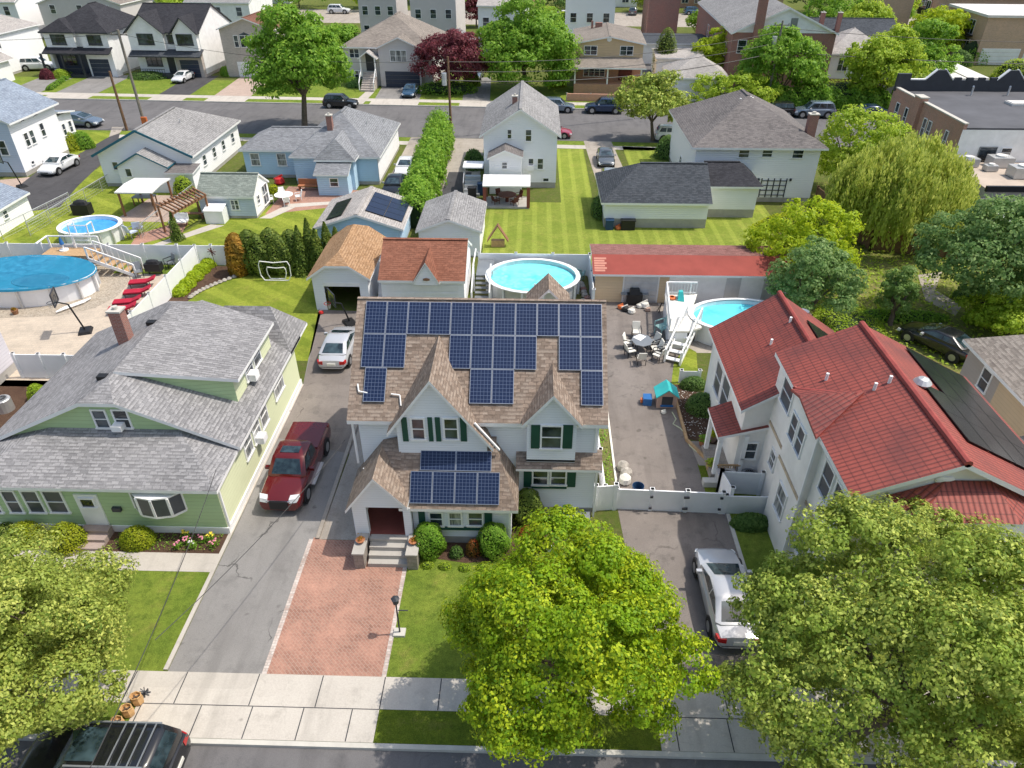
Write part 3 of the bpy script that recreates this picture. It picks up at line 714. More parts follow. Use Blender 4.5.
# ================================================================ GREEN HOUSE (left)
GH = thing('house', 'light green house with grey shingle roof and bay window behind the clipped bushes', 'house', (-17, 27, 0))
gx0, gx1, gyf = -22.9, -12.05, 22.7; ge = 2.95; gr = 5.45; grx = (gx0 + gx1) / 2; gyb = 31.9
mb = MB()
cl = .75    # clipped gable
def zr(x): return ge + (gr - ge) * (1 - abs(x - grx) / ((gx1 - gx0) / 2))
xa, xb = grx - cl, grx + cl
cy = 1.3
cA, cB = (grx, gyf + cy, gr), (grx, gyb - 1.6, gr)
polys = [[(gx0, gyf, ge), (xa, gyf, zr(xa)), cA, cB, (xa, gyb - .4, zr(xa)), (gx0, gyb, ge)],
         [(gx1, gyf, ge), (gx1, gyb, ge), (xb, gyb - .4, zr(xb)), cB, cA, (xb, gyf, zr(xb))],
         [(xa, gyf, zr(xa)), (xb, gyf, zr(xb)), cA], [(xb, gyb - .4, zr(xb)), (xa, gyb - .4, zr(xa)), cB]]
mb.slab(polys, .17); mb.build('roof', ['shingle_grey', 'white_trim'], GH)
mb = MB(); wx0, wx1, wy = gx0 + .3, gx1 - .35, gyf + .3
mb.quad((wx0, wy, 2.4), (wx1, wy, 2.4), (wx1, wy, zr(wx1) - .12), (xb, wy, zr(xb) - .12), (xa, wy, zr(xa) - .12), (wx0, wy, zr(wx0) - .12))
mb.quad((wx1 - .4, 20.62, .35), (-22.6, 20.62, .35), (-22.6, 20.62, 2.7), (wx1 - .4, 20.62, 2.7))
mb.v[-4:] = [(-22.6, 20.62, .35), (wx1, 20.62, .35), (wx1, 20.62, 2.75), (-22.6, 20.62, 2.75)]
mb.build('wall', 'siding_green', GH)
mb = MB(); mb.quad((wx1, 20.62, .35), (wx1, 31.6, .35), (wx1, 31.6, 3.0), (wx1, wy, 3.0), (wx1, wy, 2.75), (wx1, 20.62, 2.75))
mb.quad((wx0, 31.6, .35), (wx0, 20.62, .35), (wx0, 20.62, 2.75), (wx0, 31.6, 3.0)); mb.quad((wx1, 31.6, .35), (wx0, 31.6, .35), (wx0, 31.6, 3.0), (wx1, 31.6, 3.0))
mb.build('side_wall', 'siding_green_sunlit', GH)  # same green siding, brightened by colour for the sunny side
mb = MB(); mb.box(wx0 + .02, wx1 + .06, 20.58, 31.65, -.1, .36); mb.build('foundation', 'white_trim', GH)
mb = MB(); pe, pb = 2.68, 3.62
mb.slab([[(-23.2, 20.3, pe), (gx1 - .15, 20.3, pe), (-14.6, 23.05, pb), (-20.0, 23.05, pb)], [(gx1 - .15, 20.3, pe), (gx1 - .15, 23.0, pe + .1), (-14.6, 23.05, pb)],
         [(-23.2, 23.0, pe + .1), (-23.2, 20.3, pe), (-20.0, 23.05, pb)]], .15)
mb.build('porch_roof', ['shingle_grey', 'white_trim'], GH)
# east shed dormer
dz = PX(240, 375, -12.75).z
dy0 = 24.6; dy1 = 31.0
mb = MB(); e_ = (-12.75, dy0, 4.75)
mb.slab([[(grx, dy0 - .2, gr + .08), (-12.6, dy0 + .55, 4.72), (-12.6, dy1 - .8, 4.72), (grx + 1.2, dy1, gr + .0), (grx, dy1 - 1.0, gr + .08)]], .16)
dm = mb.build('dormer', ['shingle_grey', 'white_trim'], GH)
mb = MB(); zc = zr(-12.95)
mb.quad((grx + .4, dy0 + .1, zr(grx + .4) - .1), (-12.95, dy0 + .75, zc - .1), (-12.95, dy0 + .75, 4.68), (grx + .4, dy0 + .1, gr + .0)); mb.build('dormer_wall', 'siding_green', dm)
mb = MB(); mb.quad((-12.95, dy0 + .75, zc - .1), (-12.95, dy1 - .9, zc - .1), (-12.95, dy1 - .9, 4.68), (-12.95, dy0 + .75, 4.68)); mb.build('dormer_side_wall', 'siding_green_sunlit', dm)
for y in (26.6, 27.7): window(dm, 'E', -12.95, y, y + .95, zc + .15, 4.5, n=1)
ac_window(dm, 'E', -12.95, 27.0, zc + .15, .5, .35)
# east side windows
for (u0, u1) in ((23.6, 24.5), (24.7, 25.6), (25.8, 26.7)): window(GH, 'E', wx1, u0, u1, 1.35, 2.6, gl='curtain_glass')
window(GH, 'E', wx1, 27.9, 29.3, 1.5, 2.75, gl='curtain_glass'); ac_window(GH, 'E', wx1, 25.1, 1.35)
# gable windows (zoom Lc: /3.938, y+290)
L_ = lambda x, y: (x / 3.938, y / 3.938 + 290)
M_ = lambda x, y: (x / 3.938, y / 3.938 + 450)
winS(GH, wy, *L_(352, 468), *L_(444, 545)); winS(GH, wy, *L_(434, 468), *L_(528, 545)); ac_window(GH, 'S', wy, PY(*L_(480, 540), wy).x, PY(*L_(480, 540), wy).z + .05, .42, .25)
# porch windows: triple on the left, door, bay window on the right
fy_ = 20.62
for x0, x1 in ((-82, 20), (-5, 103), (74, 190), (157, 282)): winS(GH, fy_, *M_(x0, 156), *M_(x1, 248), rail=1, gl='screen_glass')
dd = PY(*M_(345, 300), fy_).x
a = PY(*M_(300, 172), fy_); b = PY(*M_(415, 300), fy_)
x0 = a.x - .12; x1 = x0 + .95
mb = MB(); mb.box(x0, x1, fy_ - .06, fy_, .42, a.z); dr = mb.build('door', 'white_trim', GH); window(dr, 'S', fy_ - .06, x0 + .15, x1 - .15, 1.4, a.z - .15, rail=0)
mb = MB(); steps(mb, x0 - .1, x1 + .1, 19.5, 20.55, .42, 3); mb.build('step', 'step_stone', GH)
a = PY(*M_(507, 160), fy_); b = PY(*M_(738, 240), fy_)
mb = MB(); n = 4; ang = [fy_, fy_ - .38, fy_ - .5, fy_ - .38, fy_]
xs = [a.x + (b.x - a.x) * t for t in (0, .2, .5, .8, 1)]
mb.prism([(xs[0], fy_)] + [(xs[i], ang[i]) for i in (1, 2, 3)] + [(xs[4], fy_)], b.z, b.z + .12)
mb.prism([(xs[0], fy_)] + [(xs[i], ang[i]) for i in (1, 2, 3)] + [(xs[4], fy_)], a.z - .08, a.z)
for i in range(5): mb.box(xs[i] - .05, xs[i] + .05, ang[i] - .02, ang[i] + .06, b.z + .1, a.z - .06)
bw = mb.build('bay_window', 'white_trim', GH)
mb = MB()
for i in range(4): mb.quad((xs[i], ang[i], b.z + .1), (xs[i + 1], ang[i + 1], b.z + .1), (xs[i + 1], ang[i + 1], a.z - .06), (xs[i], ang[i], a.z - .06))
mb.build('pane', 'screen_glass', bw)
mb = MB(); mb.box(-14.95, -14.6, fy_ - .14, fy_, 1.25, 1.45); mb.v = [(v[0] + (x1 + .45 + 14.95), v[1], v[2]) for v in mb.v]; mb.build('mailbox', 'black_trim', GH)
# chimney at far slope, roof vents
ct = PX(112, 315, -19.2); chimney(GH, -18.95, 28.2, 4.2, 6.35, .55, .5)
for p in ((98, 365), (148, 312)):
    q = PX(*p, grx - .5); mb = MB(); mb.box(q.x - .2, q.x + .2, q.y - .15, q.y + .15, zr(q.x) - .05, zr(q.x) + .13); mb.build('roof_vent', 'black_plastic', GH)
downspout(GH, wx1 + .05, 20.7, .35, 2.6)
# rear extension with its own hipped roof
mb = MB(); ex0, ex1, ey0, ey1 = -16.9, -11.75, 29.5, 35.2
mb.build('x', 'white_trim') if False else None
mb.slab(hip_polys(-17.2, gx1, 30.2, 33.3, 3.9 - .95, 4.75, 'x', 1.6, 1.2), .15)
ext = mb.build('extension_roof', ['shingle_grey', 'white_trim'], GH)

# ================================================================ RED-TILED HOUSE (right)
RH = thing('house', 'white stucco house with red tiled roof and black solar panels on its far slope', 'house', (13, 24, 0))
rx, rzz = 13.2, 8.0; sl = (8.0 - 6.6) / 3.1; xr = 18.2; zrr = 8.0 - .5 * (xr - rx)
mb = MB(); f0, f1 = 16.5, 25.0
mb.slab([[(10.1, f0, 6.6), (rx, f0, rzz), (rx, f1, rzz), (10.1, f1, 6.6)], [(rx, f0, rzz), (xr, f0, zrr), (xr, f1, zrr), (rx, f1, rzz)]], .18)
mb.build('roof', ['tile_red', 'white_trim'], RH)
mb = MB(); mb.tube((rx, f0, rzz + .0), (rx, f1, rzz), .13, n=8); mb.tube((12.08, 25.2, 6.18), (12.08, 31.2, 6.18), .12, n=8)
mb.tube((10.1, 22.3, 6.62), (11.7, 20.9, 7.4), .09, n=6); mb.tube((10.1, 22.35, 6.64), (10.1, 22.4, 6.66), .09, n=6)
mb.build('ridge_tiles', 'tile_ridge', RH)
mb = MB(); wl = 10.4; wf = 16.9; wr = 17.9
mb.quad((wl, wf, 0), (wr, wf, 0), (wr, wf, zrr), (rx, wf, rzz - .12), (wl, wf, 6.62)); mb.quad((wl, 24.9, 0), (wl, wf, 0), (wl, wf, 6.65), (wl, 24.9, 6.65))
mb.quad((wr, wf, 0), (wr, 24.9, 0), (wr, 24.9, zrr), (wr, wf, zrr)); mb.quad((wr, 24.9, 0), (wl, 24.9, 0), (wl, 24.9, 6.62), (rx, 24.9, rzz - .12), (wr, 24.9, zrr))
mb.quad((9.3, 31.0, 0), (9.3, 24.6, 0), (9.3, 24.6, 4.2), (9.3, 31.0, 4.2)); mb.quad((9.3, 24.6, 0), (10.5, 24.6, 0), (10.5, 24.6, 4.9), (9.3, 24.6, 4.2))
mb.quad((15.0, 31.0, 0), (9.3, 31.0, 0), (9.3, 31.0, 4.2), (12.08, 31.0, 6.0), (15.0, 31.0, 4.1)); mb.quad((15, 24.9, 0), (15, 31, 0), (15, 31, 4.1), (15, 24.9, 4.1))
mb.build('wall', 'stucco', RH)
mb = MB(); mb.slab([[(9.0, 24.3, 4.1), (12.08, 24.3, 6.16), (12.08, 31.2, 6.16), (9.0, 31.2, 4.1)], [(12.08, 24.3, 6.16), (15.2, 24.3, 4.1), (15.2, 31.2, 4.1), (12.08, 31.2, 6.16)]], .16)
mb.build('rear_roof', ['tile_red', 'white_trim'], RH)
# small cross gable over the bay
mb = MB(); mb.slab([[(9.95, 22.35, 6.62), (11.9, 20.9, 7.55), (9.95, 21.5, 6.9)], [(9.95, 19.4, 6.62), (9.95, 21.5, 6.9), (11.9, 20.9, 7.55)]], .1); mb.build('bay_roof', ['tile_red', 'tile_ridge'], RH)
mb = MB(); mb.box(10.15, 10.4, 19.6, 22.2, .0, 6.5); mb.build('bay_wall', 'stucco', RH)
# side porch roof
mb = MB(); mb.slab([[(8.3, 24.43, 2.55), (10.4, 24.43, 3.15), (10.4, 25.0, 3.15), (9.35, 26.6, 3.0), (8.3, 26.6, 2.55)]], .14); mb.build('porch_roof', ['tile_red', 'white_trim'], RH)
for (x, y) in ((8.5, 24.6), (8.5, 26.4), (9.6, 24.6)):
    mb = MB(); mb.box(x - .09, x + .09, y - .09, y + .09, .3, 2.55); mb.build('column', 'white_trim', RH)
mb = MB(); mb.box(8.35, 9.3, 24.5, 26.6, 0, .35); mb.build('porch_floor', 'stone_block', RH)
mb = MB()
for k in range(9): mb.box(8.62 + k * .11, 8.65 + k * .11, 24.52, 24.56, .4, .85)
mb.box(8.55, 9.6, 24.5, 24.58, .85, .91); mb.build('railing', 'light_wood', RH)
# beltcourse stain lines
mb = MB(); mb.box(10.36, 10.42, 16.9, 19.6, 3.35, 3.5); mb.box(10.11, 10.16, 19.6, 22.2, 3.35, 3.5); mb.box(10.36, 10.42, 22.2, 24.5, 3.35, 3.5); mb.build('belt_course', 'rust_stain', RH)
Q_ = lambda x, y: (x / 3.938 + 764, y / 3.938 + 330)
for side, X, u0, u1, z0, z1 in (('W', 10.4, 22.9, 24.1, 4.9, 6.2), ('W', 10.15, 21.3, 22.0, 4.7, 5.9), ('W', 10.15, 20.5, 21.2, 4.7, 5.9), ('W', 10.4, 18.2, 19.1, 4.6, 6.0), ('W', 10.4, 17.2, 18.0, 4.6, 6.0),
                            ('W', 10.4, 22.9, 23.6, 1.9, 2.8), ('W', 10.15, 20.5, 21.5, 1.4, 2.8), ('W', 10.4, 18.2, 19.4, 1.3, 2.9)):
    window(RH, side, X, u0, u1, z0, z1, gl='screen_glass' if z0 > 4 else 'curtain_glass')
window(RH, 'W', 9.3, 26.9, 28.2, 1.7, 3.6, gl='screen_glass'); window(RH, 'W', 9.3, 28.4, 29.6, 1.7, 3.4, gl='screen_glass')
window(RH, 'S', 24.6, 9.55, 10.2, 1.2, 2.2)
# front hipped bay under gable
mb = MB(); a = PY(*Q_(550, 655), 16.2); z0 = 4.35
mb.slab([[(11.9, 16.9, 4.95), (11.9, 15.9, z0), (12.9, 15.3, z0), (16.3, 15.3, z0), (17.4, 16.0, z0), (17.4, 16.9, 4.95)]], .15) if False else None
z0 = 6.35
mb.slab([[(11.35, 16.85, z0), (12.0, 15.7, z0), (13.0, 16.85, 7.05)], [(12.0, 15.7, z0), (15.0, 15.7, z0), (14.4, 16.85, 7.05), (13.0, 16.85, 7.05)], [(15.0, 15.7, z0), (16.0, 16.85, z0), (14.4, 16.85, 7.05)]], .13)
mb.build('front_bay_roof', ['tile_red', 'white_trim'], RH)
mb = MB(); mb.prism([(11.6, 16.9), (12.2, 15.95), (14.8, 15.95), (15.5, 16.9)], 0, 6.3); mb.build('front_bay', 'stucco', RH)
for u in (12.4, 13.7): window(RH, 'S', 15.95, u, u + .95, 4.7, 6.0, gl='screen_glass'); window(RH, 'S', 15.95, u, u + .95, 1.6, 3.1)
mb = MB(); mb.lathe((13.0, 16.88, 7.05), [(.01, -.2), (.32, -.1), (.35, .02), (.2, .12)], 12, .9, .2); mb.build('gable_ornament', 'white_trim', RH)
# black modules along the right slope
sr = (rzz - zrr) / (xr - rx); lr = math.sqrt(1 + sr * sr)
def r_pt(u, v, lift): x = rx + v / lr; return (x + lift * sr / lr, u, rzz - (x - rx) * sr + lift / lr)
for row in range(4):
    for k in range(8):
        y1 = 24.6 - k * 1.62
        if row == 0 and k in (0, 1): continue
        if y1 - 1.6 < 16.9: continue
        s_ = solar(RH, r_pt, y1, y1 - 1.6, 1.0 + row * 1.02, 1.0 + (row + 1) * 1.02, mat='solar_black')
for row in range(2):
    for k in range(2):
        sl2 = (6.16 - 4.1) / 3.12; l2 = math.sqrt(1 + sl2 ** 2)
        solar(RH, lambda u, v, lift: (12.08 + v / l2 + lift * sl2 / l2, u, 6.16 - (v / l2) * sl2 + lift / l2), 29.4 - k * 1.62, 27.8 - k * 1.62, 1.0 + row * 1.0, 2.0 + row * 1.0, mat='solar_black')
def roof_r(x, y): return rzz - abs(x - rx) * (sl if x < rx else sr) if y < 25 else 6.16 - abs(x - 12.08) * .66
for px, py in ((826, 380), (874, 390), (889, 383)):
    for t in range(200):
        z = 6.0 + t * .01; g = G(px, py, z)
        if abs(roof_r(g.x, g.y) - z) < .02: break
    vent(RH, (g.x, g.y, z), .3, .06, 'white_trim')
for px, py in ((771, 344), (790, 322)):
    for t in range(250):
        z = 4.0 + t * .01; g = G(px, py, z)
        if abs(6.16 - abs(g.x - 12.08) * .66 - z) < .02: break
    vent(RH, (g.x, g.y, z), .25, .06, 'white_trim')
mb = MB(); mb.lathe((rx + .85, 21.3, 7.62), [(.01, -.05), (.25, -.02), (.32, .1), (.18, .25), (.01, .3)], 12); mb.build('turbine_vent', 'galvanised', RH)
mb = MB(); mb.tube((13.4, 31.1, 4.2), (13.4, 31.3, 5.0), .03); mb.lathe((13.4, 31.2, 5.0), [(.02, -.02), (.25, .06), (.36, .18)], 14, 1, .8, cap=False); mb.build('satellite_dish', 'light_metal', RH)
for y in (16.95, 19.5, 22.3): downspout(RH, 10.33 if y != 19.5 else 10.08, y, 0, 6.5, 'dark_metal' if y == 22.3 else 'white_trim')
# ================================================================ NEIGHBOURS IN THE MAIN BLOCK
Z0 = lambda x, y: (x / 3.938, y / 3.938)
Z1 = lambda x, y: (x / 3.938 + 240, y / 3.938)
Z4 = lambda x, y: (x / 3.938 + 480, y / 3.938)
Z7 = lambda x, y: (x / 3.368 + 720, y / 3.368)
# tall white house far left, its south face shaded by colour
h = house('house', 'tall house with light blue-grey roof and white side wall beside the curved black driveway', 'house', -56.5, -47.5, 65.2, 73.3, 4.95, 7.2, 'y', wall='siding_white', roof='shingle_bluegrey', oh=.45, goh=.3, found=.4)
wx0, wx1, wy0, wy1, hh = h['_w']
for u0, u1, z0, z1 in ((67.0, 67.7, 2.3, 3.6), (67.9, 68.6, 2.3, 3.6), (69.7, 70.4, 2.5, 3.8), (67.3, 68.0, 4.5, 4.75), (69.5, 70.2, 4.5, 4.75), (66.7, 67.2, .7, 1.1)):
    window(h, 'E', wx1, u0, u1, z0, z1, rail=1 if z1 - z0 > 1 else 0)
mb = MB(); mb.box(wx0 - .01, wx1 + .005, wy0 - .02, wy0 + .005, .4, hh - .06); mb.build('rear_wall', 'siding_greyblue', h)  # white wall's south side, shade put into the grey-blue colour
window(h, 'S', wy0 - .02, wx1 - 1.6, wx1 - .8, 2.0, 3.4)
mb = MB(); mb.box(wx1 - 3, wx1 - .2, 73.0, 75.6, 0, 3.6); mb.build('porch_wall', 'siding_white', h)
mb = MB(); mb.slab([[(wx1 - 3.2, 73.0, 4.1), (wx1 + .2, 73.0, 4.1), (wx1 + .2, 75.9, 3.6), (wx1 - 3.2, 75.9, 3.6)]], .14); mb.build('porch_roof', ['shingle_bluegrey', 'white_trim'], h)
for u in (73.4, 74.6): window(h, 'E', wx1 - .2, u, u + .6, 1.6, 2.8)
# garage bottom-left of it
h = house('garage', 'white garage with pale blue-grey roof cut off by the left picture edge', 'garage', -48.2, -41.3, 49.2, 56, 1.9, 3.2, 'y', roof='shingle_bluegrey', found=.0, oh=.25)
window(h, 'E', h['_w'][1], 52.4, 53.0, .9, 1.6)
# white house with teal trim
h = house('house', 'single-storey white house with grey roof edged in dark teal', 'house', -39.3, -30.2, 62.7, 75.2, 2.9, 5.15, 'y', b=4.2, wall='siding_white', roof='shingle_midgrey', oh=.35, goh=.35, found=.3)
w = h['_w']
mb = MB(); ym = 62.66
mb.bar((-39.32, ym, 2.83), (-34.75, ym, 5.08), .05, .2); mb.bar((-34.75, ym, 5.08), (-30.18, ym, 2.83), .05, .2); mb.build('barge_board', 'teal_trim', h)
mb = MB(); mb.quad((-36.6, 61.5, 0), (-32.2, 61.5, 0), (-32.2, 61.5, 2.4), (-34.4, 61.5, 3.5), (-36.6, 61.5, 2.4)); mb.quad((-32.2, 61.5, 0), (-32.2, 63.2, 0), (-32.2, 63.2, 2.4), (-32.2, 61.5, 2.4)); mb.quad((-36.6, 63.2, 0), (-36.6, 61.5, 0), (-36.6, 61.5, 2.4), (-36.6, 63.2, 2.4)); mb.build('rear_extension', 'siding_white', h)
mb = MB(); mb.slab([[(-36.8, 61.3, 2.35), (-34.4, 61.3, 3.6), (-34.4, 63.1, 3.6), (-36.8, 63.1, 2.35)], [(-32.0, 61.3, 2.35), (-32.0, 63.1, 2.35), (-34.4, 63.1, 3.6), (-34.4, 61.3, 3.6)]], .14); mb.build('extension_roof', ['shingle_midgrey', 'teal_trim'], h)
mb = MB(); mb.box(-32.15, -29.9, 61.2, 63.0, 0, 1.9); mb.build('side_extension', 'siding_white', h)
mb = MB(); mb.slab([[(-32.3, 61.0, 1.95), (-29.75, 61.0, 1.95), (-29.75, 63.0, 2.2), (-32.3, 63.0, 2.2)]], .14); mb.build('side_roof', ['shingle_taupegrey', 'white_trim'], h)
for u in (65.2, 67.6, 70.0, 72.6): window(h, 'E', w[1], u, u + .8, 1.2, 2.2)
window(h, 'S', 61.5, -36.0, -35.4, 1.4, 2.2, rail=0); window(h, 'S', w[2], -37.9, -37.3, 1.5, 2.3, rail=0)
vent(h, (-33.2, 68.2, 4.4), .35)
# blue bungalow
h = house('house', 'light blue bungalow with hipped grey roof and brick chimney', 'house', -22.0, -13.7, 63.9, 75.8, 2.6, 5.4, 'y', a=4.6, b=5.2, wall='siding_blue', roof='shingle_coolgrey', found=.3)
w = h['_w']; BH = h
mb = MB(); mb.box(w[1] - .02, w[1] + .015, w[2], w[3], .3, w[4] - .1); mb.build('side_wall', 'siding_white', h)
house(None, None, None, -27.2, -19.5, 65.6, 71.6, 2.65, 4.0, 'x', a=2.5, wall='siding_blue', roof='shingle_coolgrey', found=.3, sub=h)
mb = MB(); mb.slab(hip_polys(-19.3, -15.6, 62.4, 66.5, 2.75, 4.3, 'y', 1.2, 0), .14); mb.build('entry_roof', ['shingle_coolgrey', 'white_trim'], h)
mb = MB(); mb.box(-19.0, -15.9, 62.7, 64.3, 0, 2.75); mb.box(-18.9, -16.2, 61.2, 62.7, 0, 1.95); mb.build('entry_wall', 'siding_blue', h)
mb = MB(); mb.slab([[(-19.1, 60.9, 1.95), (-16.0, 60.9, 1.95), (-16.0, 62.7, 2.6), (-19.1, 62.7, 2.6)]], .12); mb.build('entry_lower_roof', ['shingle_coolgrey', 'white_trim'], h)
window(h, 'S', 61.2, -17.8, -17.0, .8, 1.6)
window(h, 'S', 65.9, -26.3, -25.4, 1.1, 2.3, gl='curtain_glass'); window(h, 'S', 65.9, -23.8, -22.9, 1.1, 2.3, gl='curtain_glass')
panel(h, 'S', w[2], -15.7, -14.3, .5, 2.4, 'screen_glass', 'awning_window')
for u in (66.0, 69.0, 72.5): window(h, 'E', w[1] + .015, u, u + .8, 1.1, 2.2)
chimney(h, -18.6, 66.8, 4.0, 5.5, .5, .5)
for q in ((-15.8, 69.5, 4.1), (-20.0, 66.2, 3.9), (-14.9, 73.0, 3.4)): vent(h, q, .3)
# sage roofed shed
h = house('shed', 'pale blue shed with sage green roof and white gable end with glass door', 'shed', -27.3, -22.5, 55.4, 59.4, 1.9, 3.2, 'x', wall='siding_greyblue', roof='shingle_sage', found=.2, oh=.2, goh=.12)
w = h['_w']; window(h, 'S', w[2], -24.6, -23.9, .7, 1.6, n=2)
mb = MB(); mb.quad((w[1] + .01, w[2], .2), (w[1] + .01, w[3], .2), (w[1] + .01, w[3], w[4]), (w[1] + .01, (w[2] + w[3]) / 2, 3.05), (w[1] + .01, w[2], w[4])); mb.build('gable_wall', 'stucco_white', h)
window(h, 'E', w[1] + .01, 57.6, 58.8, .3, 2.0, n=2, name='glass_door'); window(h, 'E', w[1] + .01, 56.2, 56.8, .9, 1.7)
mb = MB(); mb.box(-26.4, -24.9, 54.3, 55.4, 0, 1.1); mb.quad((-26.45, 54.25, 1.1), (-24.85, 54.25, 1.1), (-24.85, 55.4, 1.35), (-26.45, 55.4, 1.35)); o = mb.build('storage_box', 'white_vinyl'); tag(o, 'white plastic storage box against the pale blue shed', 'storage box')
# blue garage with solar
h = house('garage', 'light blue garage with black solar panels on both sides of its beige-grey roof', 'garage', -16.0, -9.3, 48.8, 54.9, 1.95, 3.05, 'y', wall='siding_blue', roof='shingle_light', found=.2, oh=.3)
sg = (3.05 - 1.95) / 3.35; lg = math.sqrt(1 + sg * sg)
def g_r(u, v, lift): return (-12.65 + v / lg + lift * sg / lg, u, 3.05 - (v / lg) * sg + lift / lg)
def g_l(u, v, lift): return (-12.65 - v / lg - lift * sg / lg, u, 3.05 - (v / lg) * sg + lift / lg)
for j in range(2):
    for k in range(4): solar(h, g_r, 49.9 + k * .98, 50.88 + k * .98, .45 + j * 1.4, 1.85 + j * 1.4, mat='solar_navy')
for k in range(4): solar(h, lambda u, v, l: g_l(u, v, l), 49.6 + k * .9, 50.5 + k * .9, 1.3, 2.6, mat='solar_black')
# tan-roofed garage with clipped gable
h = thing('garage', 'white garage with orange-tan clipped gable roof and its door rolled open behind a basketball hoop', 'garage', (-11.9, 43, 0))
x0, x1, y0, y1, e, r_ = -13.95, -9.95, 39.8, 46.3, 2.35, 3.75; xm = (x0 + x1) / 2; zz = lambda x: e + (r_ - e) * (1 - abs(x - xm) / (x1 - xm)); ca, cb = xm - .75, xm + .75
A, B = (xm, y0 + 1.0, r_), (xm, y1 - 1.0, r_)
mb = MB(); mb.slab([[(x0, y0, e), (ca, y0, zz(ca)), A, B, (ca, y1, zz(ca)), (x0, y1, e)], [(x1, y0, e), (x1, y1, e), (cb, y1, zz(cb)), B, A, (cb, y0, zz(cb))], [(ca, y0, zz(ca)), (cb, y0, zz(cb)), A], [(cb, y1, zz(cb)), (ca, y1, zz(ca)), B]], .15)
mb.build('roof', ['shingle_tan', 'white_trim'], h)
mb = MB(); wx0, wx1, wy0, wy1 = x0 + .25, x1 - .25, y0 + .3, y1 - .2
mb.quad((wx0, wy0, 0), (-13.0, wy0, 0), (-13.0, wy0, 1.95), (-10.75, wy0, 1.95), (-10.75, wy0, 0), (wx1, wy0, 0), (wx1, wy0, zz(wx1) - .1), (cb, wy0, zz(cb) - .1), (ca, wy0, zz(ca) - .1), (wx0, wy0, zz(wx0) - .1))
mb.quad((wx1, wy0, 0), (wx1, wy1, 0), (wx1, wy1, 2.5), (wx1, wy0, 2.5)); mb.quad((wx0, wy1, 0), (wx0, wy0, 0), (wx0, wy0, 2.5), (wx0, wy1, 2.5)); mb.quad((wx1, wy1, 0), (wx0, wy1, 0), (wx0, wy1, 2.5), (ca, wy1, 3.1), (cb, wy1, 3.1), (wx1, wy1, 2.5))
mb.build('wall', 'siding_paleblue', h)
mb = MB(); mb.box(-13.05, -10.7, wy0 - .03, wy0 + .04, 1.7, 1.97); mb.box(-13.0, -10.75, wy0 + .1, wy0 + 1.6, 1.78, 1.84); mb.build('garage_door', 'white_panel', h)
mb = MB(); mb.box(-12.9, -12.0, 43.5, 44.5, .01, 1.0); mb.box(-11.8, -11.0, 44.2, 45, .01, 1.3); o = mb.build('stored_box', 'tan_plastic'); tag(o, 'stacked boxes in the dark inside of the open garage', 'box')
# terracotta garage
h = house('garage', 'white garage with terracotta shingles and a small pointed front gable', 'garage', -9.45, -4.0, 39.7, 45.4, 2.35, 3.9, 'x', wall='siding_white', roof='shingle_terracotta', found=.1, oh=.25, goh=.12)
w = h['_w']; sl_ = (3.9 - 2.35) / 2.85
a = PY(425, 264, 39.55); l = PY(412, 279, 39.55); r = PY(439, 279, 39.55)
yr = 39.7 + (a.z - 2.35) / sl_
mb = MB(); mb.slab([[(l.x, 39.5, 2.3), (a.x, 39.5, a.z + .1), (a.x, yr, a.z + .1), (l.x, 39.8, 2.3)], [(r.x, 39.5, 2.3), (r.x, 39.8, 2.3), (a.x, yr, a.z + .1), (a.x, 39.5, a.z + .1)]], .1); g_ = mb.build('front_gable', ['shingle_terracotta', 'white_trim'], h)
mb = MB(); mb.quad((l.x + .1, 39.62, 2.1), (r.x - .1, 39.62, 2.1), (r.x - .1, 39.62, 2.3), (a.x, 39.62, a.z - .05), (l.x + .1, 39.62, 2.3)); mb.build('gable_face', 'siding_white', g_)
mb = MB(); mb.lathe((a.x, 39.58, 2.45), [(.01, -.05), (.22, 0), (.2, .1), (.01, .16)], 8, 1, .3); mb.build('wall_ornament', 'wood', h)
garage_door(h, 'S', w[2], -9.0, -4.5, .05, 2.0)
# grey roofed garage behind
h = house('garage', 'white garage with plain mid-grey gable roof between the hedge and the lawn', 'garage', -8.35, -3.5, 48.3, 54.4, 2.05, 2.95, 'y', wall='siding_white', roof='shingle_midgrey', found=.1, oh=.2)
w = h['_w']
# white gabled house
h = house('house', 'white two-storey house with grey gable roof and brick chimney above the striped lawn', 'house', -4.65, 2.55, 63.5, 74.8, 4.65, 6.95, 'y', wall='siding_white', roof='shingle_midgrey', oh=.35, goh=.25, found=.5); WH = h
w = h['_w']; fy = w[2]
for q in ((106, 508, 126, 548), (178, 508, 204, 558), (225, 622, 250, 668), (189, 622, 212, 668)): winS(h, fy, *Z4(q[0], q[1]), *Z4(q[2], q[3]))
ac_window(h, 'S', fy, PY(*Z4(200, 662), fy).x, PY(*Z4(200, 662), fy).z - .1, .6, .4)
a = PY(*Z4(97, 590), 61.9); l = PY(*Z4(28, 622), 61.9); r = PY(*Z4(170, 617), 61.9)
mb = MB(); mb.slab([[(l.x, 61.7, l.z), (a.x, 61.7, a.z), (a.x, 63.8, a.z + .1), (l.x, 63.8, l.z)], [(r.x, 61.7, r.z), (r.x, 63.8, r.z), (a.x, 63.8, a.z + .1), (a.x, 61.7, a.z)]], .14); mb.build('porch_roof', ['shingle_taupegrey', 'white_trim'], h)
mb = MB(); mb.box(l.x + .15, r.x - .15, 62.0, 63.8, 0, l.z - .1); mb.quad((l.x + .15, 61.98, l.z - .3), (r.x - .15, 61.98, l.z - .3), (r.x - .15, 61.98, l.z - .02), (a.x, 61.98, a.z - .15), (l.x + .15, 61.98, l.z - .02)); mb.build('porch_wall', 'siding_white', h)
